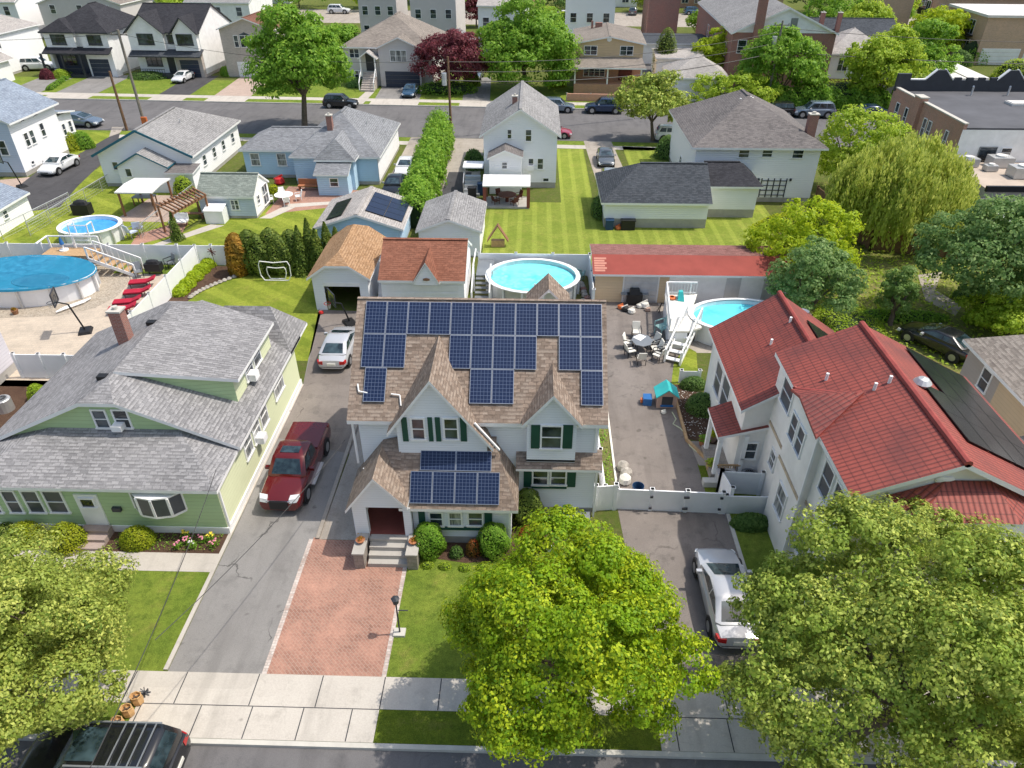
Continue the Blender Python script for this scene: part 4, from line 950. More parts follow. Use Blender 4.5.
winS(h, 62.0, *Z4(84, 636), *Z4(109, 666)); window(h, 'E', w[1], 66, 66.8, 2.8, 4.0); window(h, 'E', w[1], 70, 70.8, 2.8, 4.0)
window(h, 'S', fy, 1.0, 1.6, .55, .95, rail=0)
chimney(h, PY(*Z4(137, 385), 67).x, 67.5, 5.6, 7.1, .45, .45)
mb = MB(); steps(mb, -6.0, -4.6, 61.2, 63.6, 1.2, 5)
for y in (61.3, 63.4): mb.bar((-6.0, y, .2 + (y - 61.2) * .5), (-6.0, y, 1.2 + (y - 61.2) * .5), .07)
mb.bar((-6.0, 61.3, 1.2), (-6.0, 63.4, 2.25), .07); mb.build('step', 'galvanised', h)
mb = MB(); mb.slab([[(-6.1, 62.4, 2.25), (-4.3, 62.4, 2.25), (-4.3, 63.9, 2.35), (-6.1, 63.9, 2.35)]], .1); mb.build('door_canopy', ['white_trim', 'white_trim'], h)
# black roofed garage
h = house('garage', 'long white garage with hipped charcoal roof and grey block base', 'garage', 5.5, 14.2, 54.15, 61.5, 2.15, 4.2, 'x', a=3.3, wall='siding_white', roof='shingle_dark', oh=.35, found=.75, fmat='concrete')
w = h['_w']
house(None, None, None, 14.25, 18.7, 56.6, 62, 2.7, 3.9, 'x', a=0, b=1.5, wall='siding_white', roof='shingle_black', found=.7, sub=h)
# white hip house
h = house('house', 'big white house with hipped taupe-grey roof, brick chimney and black trellis on its rear wall', 'house', 13.35, 24.6, 60.2, 73.0, 4.75, 7.55, 'y', a=6.2, b=4.2, wall='siding_white', roof='shingle_taupegrey', oh=.45, found=.4); w = h['_w']
for q in ((64, 503, 97, 532), (143, 503, 175, 530), (246, 503, 279, 534)): winS(h, w[2], *Z7(q[0], q[1]), *Z7(q[2], q[3]))
mb = MB(); a = PY(*Z7(142, 600), w[2]); b = PY(*Z7(212, 664), w[2])
for k in range(5):
    x = a.x + (b.x - a.x) * k / 4; mb.box(x - .04, x + .04, w[2] - .06, w[2] - .01, b.z, a.z)
for k in range(4): z = b.z + (a.z - b.z) * (k + .5) / 4; mb.box(a.x, b.x, w[2] - .085, w[2] - .06, z - .03, z + .03)
mb.build('trellis', 'black_trim', h)
for x in (a.x - .3, b.x + .3): mb = MB(); mb.box(x - .08, x + .08, w[2] - .12, w[2], a.z - .2, a.z); mb.build('wall_lamp', 'black_trim', h)
for u in (62.5, 66): window(h, 'W', w[0], u, u + .8, 1.2, 2.2, rail=2)
chimney(h, PY(*Z7(305, 410), 63).x, 62.6, 4.9, 6.9, .75, .6)
for q in ((742, 92), (753, 96), (750, 100)):
    p = PY(*q, 66.5); vent(h, (p.x, 66.5, 7.2 - abs(p.x - 18.97) * .45), .35, .1, 'white_trim')
# long red-roofed shed
h = thing('garage_row', 'long low garage row with bright red front roof slope and faded brown back slope', 'garage', (10, 43, 0))
mb = MB(); mb.slab([[(4.0, 41.35, 2.15), (16.9, 41.35, 2.15), (16.9, 43.1, 2.75), (4.0, 43.1, 2.75)], [(4.0, 43.1, 2.75), (16.9, 43.1, 2.75), (16.6, 45.0, 2.65), (4.0, 45.0, 2.65)]], .14)
o = mb.build('roof', ['roof_red_felt', 'white_trim'], h); o.data.materials.append(MAT['shingle_pinkbrown'])
for p in o.data.polygons:
    if p.material_index == 0 and p.center.y + 43 > 43.2: p.material_index = 2
mb = MB(); mb.box(4.2, 16.7, 41.7, 44.8, 0, 2.15); mb.build('wall', 'stucco_white', h)
for x0, x1 in ((4.19, 6.0), (8.35, 8.95)): panel(h, 'S', 41.7, x0, x1, .02, 2.1, 'siding_tan', 'wall_panel')
garage_door(h, 'S', 41.7, 6.1, 8.25, .05, 1.95, 'light_metal')
for x0 in (12.6, 15.0): panel(h, 'S', 41.7, x0, x0 + .95, .1, 1.9, 'light_metal', 'door')
mb = MB()
for k in range(6): mb.quad(*[(x, y, 2.155 + (y - 41.35) * .343) for x, y in ((4.12, 41.6 + k * .21), (4.8 + .12 * (k % 2), 41.6 + k * .21), (4.8 + .12 * (k % 2), 41.76 + k * .21), (4.12, 41.76 + k * .21))])
mb.build('roof_patch', 'faded_patch', h)
# left edge neighbour
h = house('house', 'pale lavender-white house cut off by the left picture edge behind the air conditioner', 'house', -39, -28.5, 22.0, 32.9, 5.6, 8.0, 'y', wall='siding_lavender', roof='shingle_grey', oh=.3, found=.5)
w = h['_w']; window(h, 'E', w[1], 30.0, 31.2, .6, 1.1, n=2, rail=0)
# brown roofed house at right edge
h = thing('house', 'taupe house with weathered brown-grey shingle roof cut off by the right picture edge', 'house', (25, 28, 0))
def rp(px, py, z): return G(px, py, z)
a = rp(963, 339, 3.6)   # west rear eave corner
b = rp(1024, 336, 5.2)
print('rh', a, b)
mb = MB(); X0, Y1 = a.x, a.y
mb.slab([[(X0, 18, 3.6), (X0 + 3.2, 18, 5.4), (X0 + 3.2, Y1 - 2.2, 5.4), (X0, Y1, 3.6)], [(X0, Y1, 3.6), (X0 + 3.2, Y1 - 2.2, 5.4), (X0 + 7, Y1 - 2.2, 5.4), (X0 + 10, Y1, 3.6)], [(X0 + 3.2, 18, 5.4), (X0 + 10, 18, 3.6), (X0 + 10, Y1, 3.6), (X0 + 7, Y1 - 2.2, 5.4), (X0 + 3.2, Y1 - 2.2, 5.4)]], .16); mb.build('roof', ['shingle_beigegrey', 'white_trim'], h)
mb = MB(); mb.box(X0 + .35, X0 + 9.6, 18.3, Y1 - .3, 0, 3.6); mb.build('wall', 'siding_taupe', h)
mb = MB(); mb.box(X0 + .3, X0 + .36, Y1 - 6.5, Y1 - 3.2, 0, 3.5); mb.build('wall_panel', 'siding_tan', h)
window(h, 'W', X0 + .35, Y1 - 2.6, Y1 - 1.8, 2.0, 3.2); window(h, 'W', X0 + .3, Y1 - 8.2, Y1 - 7.0, .9, 2.3)
mb = MB(); mb.slab([[(X0 - .9, Y1 - 9.5, 2.4), (X0 + .3, Y1 - 9.5, 2.9), (X0 + .3, Y1 - 6.6, 2.9), (X0 - .9, Y1 - 6.6, 2.4)]], .12); mb.build('porch_roof', ['shingle_beigegrey', 'white_trim'], h)
for y in (Y1 - 9.3, Y1 - 6.8): mb = MB(); mb.box(X0 - .8, X0 - .65, y - .08, y + .08, 0, 2.4); mb.build('column', 'white_trim', h)

# ================================================================ BRICK SHOP BUILDING upper right
h = thing('brick_building', 'flat-roofed brown brick building with black crenellated parapet and white rear wall', 'building', (50, 70, 0))
mb = MB(); bx0, by0, by1, bz = 37.2, 64.1, 78.6, 5.8
mb.quad((bx0, by1, 0), (bx0, by0, 0), (bx0, by0, bz), (bx0, by1, bz)); mb.quad((bx0, by1, 0), (bx0 + 24, by1, 0), (bx0 + 24, by1, bz), (bx0, by1, bz)); mb.quad((bx0 + 24, by1, 0), (bx0 + 24, by0, 0), (bx0 + 24, by0, bz - .3), (bx0 + 24, by1, bz - .3))
mb.box(bx0 + .001, bx0 + .3, by0 + .01, by1 - .01, bz - 1, bz + .0); mb.box(bx0 - .35, bx0 + .35, 71.9, 73.2, 0, bz + .35)
mb.build('wall', 'brick_dark', h)
mb = MB(); mb.quad((bx0 + .01, by0, 0), (bx0 + 24, by0, 0), (bx0 + 24, by0, bz - .45), (bx0 + .01, by0, bz - .45)); mb.build('rear_wall', 'stucco_white', h)
mb = MB(); mb.box(bx0 + .31, bx0 + 24, by0 + .01, by1 - .4, bz - .5, bz - .3); mb.build('roof', 'roof_membrane', h)
mb = MB(); mb.box(bx0 - .05, bx0 + .35, by0 - .05, by1, bz, bz + .1); mb.box(bx0 - .42, bx0 + .42, 71.83, 73.27, bz + .35, bz + .47); mb.build('coping', 'pale_concrete', h)
mb = MB(); yb = by1 - .38
mb.box(bx0 - .1, bx0 + 1.2, yb - .04, yb + .34, bz - .3, bz + 1.35)
mb.box(bx0 + 1.2, bx0 + 24, yb, yb + .3, bz - .3, bz + .75)
for k, xg in enumerate((4.1, 11.3)):
    x = bx0 + xg; mb.quad((x - 1.3, yb - .01, bz + .7), (x + 1.3, yb - .01, bz + .7), (x + .4, yb - .01, bz + 1.7), (x - .4, yb - .01, bz + 1.7))
    mb.quad((x + 1.3, yb + .31, bz + .7), (x - 1.3, yb + .31, bz + .7), (x - .4, yb + .31, bz + 1.7), (x + .4, yb + .31, bz + 1.7)); mb.box(x - .4, x + .4, yb, yb + .3, bz + 1.6, bz + 1.7)
for k in range(9): x = bx0 + 5.7 + k * 1.2; mb.box(x, x + .65, yb + .0, yb + .3, bz + .75, bz + 1.0) if not (9.6 < x - bx0 < 12.6) else None
mb.build('parapet', 'black_trim', h); 
mb = MB(); mb.box(bx0 + 1.2, bx0 + 2.8, yb - .03, yb + .33, bz + .76, bz + .86); mb.build('parapet_trim', 'white_trim', h)
for xg in (4.1, 11.3):
    x = bx0 + xg; mb = MB(); mb.bar((x - 1.4, yb + .15, bz + .78), (x - .4, yb + .15, bz + 1.78), .36, .08); mb.bar((x + .4, yb + .15, bz + 1.78), (x + 1.4, yb + .15, bz + .78), .36, .08); mb.build('parapet_trim', 'white_trim', h)
for u0, u1 in ((76.3, 77.1), (74.3, 75.0), (69.2, 69.9), (70.2, 70.9), (66.0, 66.6)): window(h, 'W', bx0, u0, u1, 2.9, 4.7)
winS(h, by0, 980, 146.6, 991.5, 164, fr='grey_metal', rail=0); winS(h, by0, 1002, 147.5, 1009, 158)
for x in (44.0, 47.6): mb = MB(); mb.tube((x, 76.5, bz - .3), (x, 76.5, bz + .5), .09, n=8); mb.tube((x, 76.5, bz + .45), (x - .2, 76.2, bz + .6), .09, n=8); mb.build('vent_pipe', 'light_metal', h)
mb = MB(); mb.box(45.6, 48.3, 72.0, 73.4, bz - .3, bz - .1); mb.box(45.7, 48.2, 72.1, 73.3, bz - .1, bz - .04); mb.build('skylight', 'white_roof', h)
# lower roof with units behind it
h = thing('flat_roof_building', 'low flat-roofed building with cream roof carrying metal air units', 'building', (46, 62, 0))
mb = MB(); mb.box(36.6, 60, 57.0, 64.05, 0, 2.5); mb.build('wall', 'concrete', h)
mb = MB(); mb.box(36.6, 60, 57.0, 64.03, 2.5, 2.6); mb.build('roof', 'tan_roof', h)
mb = MB(); mb.box(36.5, 60, 56.8, 57.05, 2.4, 2.85); mb.build('parapet', 'dark_metal', h)
for i, (x, y, s) in enumerate(((37.9, 62.9, .75), (40.6, 62.9, .9), (40.9, 60.0, .95), (43.2, 60.2, .8), (39.2, 61.6, .5))):
    o = thing('air_conditioner', ('boxy metal air unit nearest the corner on the low cream roof', 'white boxy air unit against the white wall on the low cream roof', 'large ribbed metal air unit in the middle of the low cream roof', 'metal air unit at the right picture edge on the low cream roof', 'smallest metal air unit, between the two by the white wall')[i], 'air conditioner', (x, y, 2.6))
    mb = MB(); mb.box(x - s, x + s, y - s * .7, y + s * .7, 2.65, 2.65 + s * .9); c_ = mb.build('body', 'galvanised', o)
    mb = MB(); mb.lathe((x, y, 2.65 + s * .9), [(s * .5, 0), (s * .5, .12), (s * .42, .14)], 12); mb.build('fan_guard', 'white_roof', o)
h = thing('flat_roof_building', 'lowest flat building with dark grey roof and tan side wall right of the willow', 'building', (44, 56, 0))
mb = MB(); mb.box(35.6, 60, 50.5, 56.7, 0, 1.9); mb.build('wall', 'siding_taupe', h); mb = MB(); mb.box(35.8, 60, 50.7, 56.65, 1.9, 1.95); mb.build('roof', 'roof_membrane', h)
mb = MB(); mb.box(35.5, 35.7, 50.4, 56.7, 1.85, 2.1); mb.box(35.7, 60, 50.35, 50.55, 1.85, 2.1); mb.build('coping', 'white_trim', h)

# ================================================================ HOUSES ACROSS THE FAR STREET
RF = R(-3)
def far_y(x): return 93.7 - .052 * x
h = house('house', 'white farmhouse-style house with dark hipped roof and navy recessed porch at the top left', 'house', -70.6, -60.6, 111, 122, 6.0, 9.0, 'y', a=5, b=4, wall='stucco_white', roof='shingle_black', trim='black_trim', oh=.4, found=.3, rot=RF)
w = h['_w']; fy = w[2]
for x0, x1, xa in ((-70.8, -65.6, 0), (-65.2, -60.4, 0)):
    mb = MB(); mb.slab(hip_polys(x0, x1, 110.2, 114.5, 5.95, 7.5, 'y', 1.8, 0), .16); mb.build('front_roof', ['shingle_black', 'black_trim'], h)
mb = MB(); mb.box(-70.4, -65.9, 110.6, 112, 3.9, 5.9); mb.box(-64.9, -60.9, 110.6, 112, 0, 5.9); mb.box(-70.4, -70.0, 110.6, 112, 0, 3.9); mb.build('front_wall', 'stucco_white', h)
mb = MB(); mb.slab([[(-70.7, 109.4, 3.3), (-60.6, 109.4, 3.3), (-60.6, 110.8, 4.0), (-70.7, 110.8, 4.0)]], .14); mb.build('porch_roof', ['shingle_black', 'black_trim'], h)
panel(h, 'S', fy, -70.8, -65.2, .3, 3.6, 'navy_panel', 'porch_wall', depth=.05)
window(h, 'S', fy - .05, -69.2, -67.0, 1.3, 3.0, n=3, fr='black_trim'); window(h, 'S', 110.6, -69.4, -67.2, 4.2, 5.6, n=2, fr='black_trim'); window(h, 'S', 110.6, -63.9, -61.8, 4.2, 5.6, n=2, fr='black_trim')
garage_door(h, 'S', 110.6, -64.6, -61.7, .05, 2.4, 'navy_panel')
mb = MB()
for k in range(14): mb.box(-70.7 + k * .4, -70.66 + k * .4, 109.55, 109.6, .4, 1.2)
mb.box(-70.8, -65.2, 109.5, 109.62, 1.2, 1.27); mb.box(-71.3, -65.0, 109.5, 110.9, 0, .4)
for x in (-71.1, -68, -65.2): mb.box(x - .12, x + .12, 109.5, 109.75, .4, 3.2)
mb.build('porch_railing', 'black_trim', h)
h = house('house', 'white farmhouse-style house with two pointed front gables and black-framed windows', 'house', -57.9, -47.5, 110.6, 122.5, 5.95, 9.0, 'x', wall='stucco_white', roof='shingle_black', trim='black_trim', oh=.4, goh=.2, found=.4, fmat='brick_greige', rot=RF)
w = h['_w']
for x0, x1, zt in ((-58.3, -52.4, 8.4), (-51.6, -47.5, 8.0)):
    xm = (x0 + x1) / 2; mb = MB(); mb.slab([[(x0, 109.9, 5.9), (xm, 109.9, zt), (xm, 115.5, zt), (x0, 111.0, 5.9)], [(x1, 109.9, 5.9), (x1, 111.0, 5.9), (xm, 115.5, zt), (xm, 109.9, zt)]], .14); g_ = mb.build('front_gable', ['shingle_black', 'black_trim'], h)
    mb = MB(); mb.quad((x0 + .4, 110.3, 3.6), (x1 - .3, 110.3, 3.6), (x1 - .3, 110.3, 6.0), (xm, 110.3, zt - .15), (x0 + .4, 110.3, 6.0)); mb.quad((x1 - .3, 110.3, 3.6), (x1 - .3, 111.2, 3.6), (x1 - .3, 111.2, 6), (x1 - .3, 110.3, 6)); mb.build('gable_wall', 'stucco_white', g_)
    window(h, 'S', 110.3, xm - 1.2, xm + 1.2, 4.3, 5.8, n=2, fr='black_trim')
window(h, 'S', w[2], -52.5, -51.6, 4.4, 5.6, fr='black_trim')
mb = MB(); mb.slab([[(-58.0, 109.2, 3.0), (-47.4, 109.2, 3.0), (-47.4, 110.9, 3.7), (-58.0, 110.9, 3.7)]], .14); mb.build('porch_roof', ['shingle_dark', 'black_trim'], h)
mb = MB(); mb.box(-51.7, -47.75, 110.32, 111.1, 0, 3.4); mb.build('garage_wall', 'brick_greige', h)
garage_door(h, 'S', 110.32, -51.1, -48.3, .05, 2.4, 'navy_panel'); window(h, 'S', w[2], -56.5, -54.1, 1.3, 3.0, n=3, fr='black_trim'); panel(h, 'S', w[2], -53.3, -52.2, .5, 2.8, 'black_trim', 'door')
mb = MB()
for k in range(13): mb.box(-57.6 + k * .36, -57.56 + k * .36, 109.4, 109.44, .5, 1.2)
mb.box(-57.7, -53.2, 109.36, 109.46, 1.2, 1.27); mb.box(-57.7, -52.0, 109.3, 110.9, 0, .5); mb.build('porch_railing', 'black_trim', h)
h = house('house', 'greige brick house with red-brown roof, arched triple window and white garage door', 'house', -44.9, -36.5, 110.3, 124, 6.4, 7.9, 'y', wall='brick_greige', roof='shingle_redbrown', oh=.3, goh=.35, found=.1, rot=RF); w = h['_w']
for x0, x1 in ((-42.7, -42.0), (-41.8, -40.2), (-40.0, -39.3)): window(h, 'S', w[2], x0, x1, 4.0, 5.6, n=2 if x1 - x0 > 1 else 1)
mb = MB(); mb.lathe((-41.0, w[2] - .02, 5.6), [(.01, 0), (.8, 0), (.8, .06), (.01, .4)], 12, 1, .05); mb.build('arch_window', 'glass', h)
garage_door(h, 'S', w[2], -42.9, -39.8, .05, 2.1, 'white_panel')
# greige split level
h = house('house', 'grey-beige split-level house with hipped roof, central stairs and dark double garage', 'house', -26.2, -13.2, 104.8, 118, 5.05, 8.2, 'y', a=7.0, b=3, wall='siding_greige', roof='shingle_warmgrey', oh=.4, found=.1, rot=RF); w = h['_w']
mb = MB(); mb.slab([[(-21.1, 104.3, 5.0), (-17.9, 104.3, 6.4), (-17.9, 109.5, 6.4), (-21.1, 105.0, 5.0)], [(-14.7, 104.3, 5.0), (-14.7, 105.0, 5.0), (-17.9, 109.5, 6.4), (-17.9, 104.3, 6.4)]], .15); g_ = mb.build('front_gable', ['shingle_warmgrey', 'white_trim'], h)
mb = MB(); mb.quad((-20.8, 104.6, .1), (-15.0, 104.6, .1), (-15.0, 104.6, 5.1), (-17.9, 104.6, 6.25), (-20.8, 104.6, 5.1)); mb.build('front_wall', 'siding_greige', h)
window(h, 'S', 104.6, -19.2, -16.9, 3.3, 4.8, n=3, gl='curtain_glass'); window(h, 'S', w[2], -25.0, -23.6, 3.6, 4.8, n=2); window(h, 'S', w[2], -24.6, -23.4, 1.0, 2.0, n=2)
garage_door(h, 'S', 104.6, -20.1, -15.3, .05, 2.1, 'navy_panel')
mb = MB(); mb.slab([[(-23.4, 103.2, 3.9), (-22.1, 103.2, 4.8), (-22.1, 105.3, 4.8), (-23.4, 105.3, 3.9)], [(-20.8, 103.2, 3.9), (-20.8, 105.3, 3.9), (-22.1, 105.3, 4.8), (-22.1, 103.2, 4.8)]], .14); mb.build('portico_roof', ['shingle_light', 'white_trim'], h)
panel(h, 'S', w[2], -22.8, -21.4, 2.0, 4.2, 'black_trim', 'door')
mb = MB(); steps(mb, -23.0, -21.2, 101.6, 104.4, 2.0, 8); mb.build('step', 'brick_greige', h)
for x in (-23.1, -21.1):
    mb = MB(); mb.bar((x, 101.6, .2), (x, 101.6, 1.2), .12); mb.bar((x, 103.4, 1.6), (x, 103.4, 3.9), .16); mb.bar((x, 101.6, 1.1), (x, 103.4, 2.6), .1); mb.build('stair_railing', 'white_trim', h)
# tan house with porch
h = house('house', 'tan two-storey house with brick porch and full-width porch roof', 'house', 5.5, 15.3, 103.4, 116, 5.85, 6.75, 'y', wall='siding_ochre', roof='shingle_warmgrey', oh=.4, goh=.25, found=.1, rot=RF); w = h['_w']
mb = MB(); mb.slab([[(5.4, 100.6, 3.4), (15.3, 100.6, 3.4), (14.8, 103.7, 4.2), (6.0, 103.7, 4.2)]], .16); mb.build('porch_roof', ['shingle_warmgrey', 'white_trim'], h)
mb = MB(); mb.box(5.9, 14.9, 100.9, 103.6, 0, 1.3); mb.box(5.9, 14.9, w[2] - .02, w[2] + .2, .1, 3.5); mb.build('porch_base', 'brick_orange', h)
for x in (6.0, 10.3, 14.7): mb = MB(); mb.box(x - .09, x + .09, 101.0, 101.2, 1.3, 3.3); mb.build('column', 'white_trim', h)
for q in ((420, 180, 470, 218), (562, 180, 611, 218)): winS(h, w[2], *Z4(q[0], q[1]), *Z4(q[2], q[3]), n=2)
winS(h, w[2] - .02, *Z4(418, 260), *Z4(500, 302), n=4); panS(h, w[2] - .02, *Z4(556, 262), *Z4(603, 330), 'door_brown', 'door', depth=.06)
mb = MB(); p = PY(*Z4(519, 155), w[2]); mb.lathe((p.x, w[2] - .04, p.z), [(.01, -.3), (.25, -.2), (.33, 0), (.25, .2), (.01, .3)], 12, 1, .1); mb.build('gable_vent', 'white_trim', h)
mb = MB(); mb.box(8, 8.3, 113, 113.3, 6.3, 7.3); mb.box(8.6, 9.6, 113, 113.6, 6.2, 7.1); mb.build('chimney', 'brick_red', h)
# low stone garden wall in front
def wall_run(name, label, cat, pts, z, t, mat, posts=None, group=None, postmat=None, z0=0):
    root = thing(name, label, cat, (pts[0][0], pts[0][1], 0), group)
    mb = MB()
    for a, b in zip(pts, pts[1:]): mb.bar((a[0], a[1], (z + z0) / 2), (b[0], b[1], (z + z0) / 2), t, z - z0)
    mb.build('panel', mat, root)
    if posts:
        for a, b in zip(pts, pts[1:]):
            L = math.hypot(b[0] - a[0], b[1] - a[1]); n = max(1, round(L / posts))
            for k in range(n + 1):
                x = a[0] + (b[0] - a[0]) * k / n; y = a[1] + (b[1] - a[1]) * k / n
                m2 = MB(); m2.box(x - .075, x + .075, y - .075, y + .075, 0, z + .1); m2.quad((x - .1, y - .1, z + .1), (x + .1, y - .1, z + .1), (x + .1, y + .1, z + .1), (x - .1, y + .1, z + .1))
                m2.build('post', postmat or mat, root)
    return root
wall_run('garden_wall', 'low orange brick wall with pale capped piers in front of the tan house', 'wall', [(4.4, 97.4), (10.6, 97.1)], .9, .3, 'brick_orange', 3, postmat='pale_concrete')
# background rows (behind the far street houses)
BG = [
 ('white house with four small windows at the top centre left of the third street', 'house', -9.0, -1.0, 128, 140, 7.5, 9, 'siding_white', 'shingle_light'),
 ('plain white two-storey house straight behind the tan house', 'house', 5.3, 14.2, 134, 148, 8.4, 10, 'siding_white', 'shingle_grey'),
 ('beige two-storey house right behind the split-level house', 'house', -31.5, -24.2, 142, 152, 8.0, 9.5, 'siding_greige', 'shingle_warmgrey'),
 ('greige two-storey house with round-topped black window', 'house', -21.6, -13, 138, 150, 8.6, 10, 'siding_greige', 'shingle_warmgrey'),
 ('white house beyond the orange brick gable at the top left', 'house', -104, -92, 140, 152, 6.5, 9, 'siding_white', 'shingle_light'),
 ('long beige house with garage doors at the top left edge', 'house', -90, -74, 142, 154, 6.0, 8.5, 'siding_greige', 'shingle_warmgrey'),
 ('cream house behind the second farmhouse gable', 'house', -62, -50, 140, 152, 6.5, 8.5, 'stucco_white', 'shingle_midgrey'),
]
for i, (lab, cat, x0, x1, y0, y1, ez, rz, wm, rm) in enumerate(BG):
    h = house('house', lab, cat, x0, x1, y0, y1, ez, rz, 'y' if i % 2 else 'x', wall=wm, roof=rm, rot=RF, found=.1); w = h['_w']
    for k in range(3):
        for z in (1.2, 4.3):
            u = w[0] + (w[1] - w[0]) * (k + .5) / 3; window(h, 'S', w[2], u - .55, u + .55, z, z + 1.5)
h = house('garage', 'small yellow garage with grey gable roof behind the maroon tree', 'garage', -14.9, -8.7, 117, 123, 3.2, 5.0, 'y', wall='siding_yellow', roof='shingle_midgrey', rot=RF)
h = house('house', 'house at the top left corner with pale hip roof, blue side and white porch', 'house', -86.5, -77.2, 109, 121, 5.6, 7.8, 'y', a=4, b=4, wall='siding_white', roof='shingle_light', rot=RF, found=.3); w = h['_w']
for u in (-80, -77): window(h, 'S', w[2], u, u + 1.2, 4, 5.5)
mb = MB(); mb.box(-79, -74.8, 105.5, 108.3, 0, 2.8); mb.build('porch_wall', 'siding_white', h); mb = MB(); mb.slab(hip_polys(-79.4, -74.4, 105, 109, 2.8, 4.0, 'y', 1.6, 0), .14); mb.build('porch_roof', ['shingle_light', 'white_trim'], h)
for k in range(3): window(h, 'S', 105.5, -78.6 + k * 1.3, -77.6 + k * 1.3, 1.0, 2.3)
# right of tan house: garages
h = house('garage', 'white garage with pale pyramid roof behind the leafy fence line', 'garage', 17.3, 25.3, 97.0, 104.5, 2.9, 5.2, 'y', a=3.7, b=3.7, wall='siding_white', roof='shingle_light', rot=RF, found=.1); w = h['_w']
garage_door(h, 'S', w[2], 18.3, 21.6, .05, 2.1); garage_door(h, 'S', w[2], 21.9, 24.8, .05, 2.1)
h = house('garage', 'white flat garage with light grey roof between the cypress and the pyramid-roofed garage', 'garage', 17.6, 24.6, 110, 118, 3.0, 3.5, 'x', wall='stucco_white', roof='shingle_light', rot=RF, found=.1)
h = house('garage', 'low white garage with dark felt roof at the back of the garage yard', 'garage', 16.6, 27.5, 121, 131, 3.2, 3.6, 'x', wall='stucco_white', roof='shingle_dark', rot=RF, found=.1)
# brick hall
h = thing('brick_hall', 'large red brick hall with grey roof, white gable and tall brick chimney', 'building', (40, 118, 0), rz=RF)
mb = MB(); x0, x1, y0, y1 = 27.3, 41.5, 106, 140; e, r_ = 6.8, 9.9; xm = 34.4
mb.quad((x0 + .3, y1, 0), (x0 + .3, y0 + .3, 0), (x0 + .3, y0 + .3, e), (x0 + .3, y1, e)); mb.quad((x0 + .3, y0 + .3, 0), (x1 - .3, y0 + .3, 0), (x1 - .3, y0 + .3, e), (x0 + .3, y0 + .3, e)); mb.quad((x1 - .3, y0 + .3, 0), (x1 - .3, y1, 0), (x1 - .3, y1, e), (x1 - .3, y0 + .3, e)); mb.build('wall', 'brick_red', h)
mb = MB(); mb.quad((x0 + .3, y0 + .28, e), (x1 - .3, y0 + .28, e), (xm, y0 + .28, r_ - .2)); mb.build('gable_wall', 'stucco_white', h)
mb = MB(); mb.slab([[(x0, y0, e), (xm, y0, r_), (xm, y1, r_), (x0, y1, e)], [(x1, y0, e), (x1, y1, e), (xm, y1, r_), (xm, y0, r_)]], .25); mb.build('roof', ['shingle_midgrey', 'white_trim'], h)
mb = MB(); mb.box(30.2, 31.3, y0 - .6, y0 + .27, 0, 10.9); mb.build('chimney', 'brick_red', h)
panel(h, 'S', y0 + .28, 34.9, 35.8, 7.5, 8.6, 'grey_metal', 'gable_vent')
for u in (110, 115, 120, 126): window(h, 'W', x0 + .3, u, u + 1.6, 3.2, 5.0)
window(h, 'S', y0 + .3, 28.4, 29.6, 4.2, 5.9)
h = house('house', 'dark shingled low house with two brick chimneys between the hall and the white hip house', 'house', 42, 55, 119, 127, 4.6, 6.6, 'x', wall='brick_red', roof='shingle_dark', rot=RF, found=.1)
chimney(h, 43.5, 120.2, 4.5, 7.6, .6, .6, 'brick_red'); chimney(h, 46.0, 120.2, 4.5, 7.6, .6, .6, 'brick_red')
h = house('house', 'white two-storey house with pale hip roof half hidden by green trees', 'house', 41.0, 50.2, 108.5, 118, 3.9, 6.6, 'y', a=4.6, b=4.6, wall='siding_white', roof='shingle_light', oh=.4, rot=RF, found=.6, fmat='brick_red'); w = h['_w']
for u in (43.0, 46.4): window(h, 'S', w[2], u, u + 1.4, 1.6, 3.4, n=2)
# more terraces behind
h = house('brick_terrace', 'dark red brick terrace behind the garage yard at the top', 'building', 20.5, 26.5, 143, 156, 7.8, 8.4, 'y', wall='brick_red', roof='shingle_midgrey', rot=RF, found=.1)
# apartments
for (lab, x0, x1, y0, y1, z) in (('tan brick apartment block with white flat roof and balconies at the upper right edge', 69.5, 96, 122.5, 136, 6.7), ('farther brown brick apartment block with white roof and balconies at the top right', 73.5, 112, 141, 150, 7.3), ('darker brick apartment block with small white roof left of the other blocks', 64.5, 70, 150, 160, 7.0)):
    h = thing('apartment_block', lab, 'building', ((x0 + x1) / 2, y0, 0), rz=RF)
    mb = MB(); mb.box(x0, x1, y0, y1, 0, z); mb.build('wall', 'brick_tan', h); mb = MB(); mb.box(x0 - .3, x1 + .3, y0 - .3, y1 + .3, z, z + .35); mb.build('roof', 'white_roof', h)
    for lv in range(2):
        for k in range(2):
            yy = y0 + 3 + k * 6; mb = MB(); mb.box(x0 - 1.1, x0, yy, yy + 3, .9 + lv * 2.7, 1.05 + lv * 2.7); mb.box(x0 - 1.1, x0 - 1.04, yy, yy + 3, 1.05 + lv * 2.7, 2.0 + lv * 2.7); mb.build('balcony', 'dark_metal', h)
            window(h, 'W', x0, yy + .4, yy + 2.4, 1.1 + lv * 2.7, 3.2 + lv * 2.7, n=2, rail=0)
    if x0 == 69.5:
        for k in range(2): garage_door(h, 'S', y0, x0 + .6 + k * 6.4, x0 + 6.4 + k * 6.4, .05, 2.4)
h = thing('canopy_roof', 'pale ribbed low garage roof behind the black parapet', 'building', (58, 96, 0), rz=RF)
mb = MB(); mb.box(47.5, 58, 98.5, 110, 0, 2.6); mb.build('wall', 'concrete', h); mb = MB()
for k in range(4): mb.box(47.3 + k * 2.7, 49.9 + k * 2.7, 98.3, 110.2, 2.6, 2.8 + .1 * (k % 2))
mb.build('roof', 'white_roof', h)
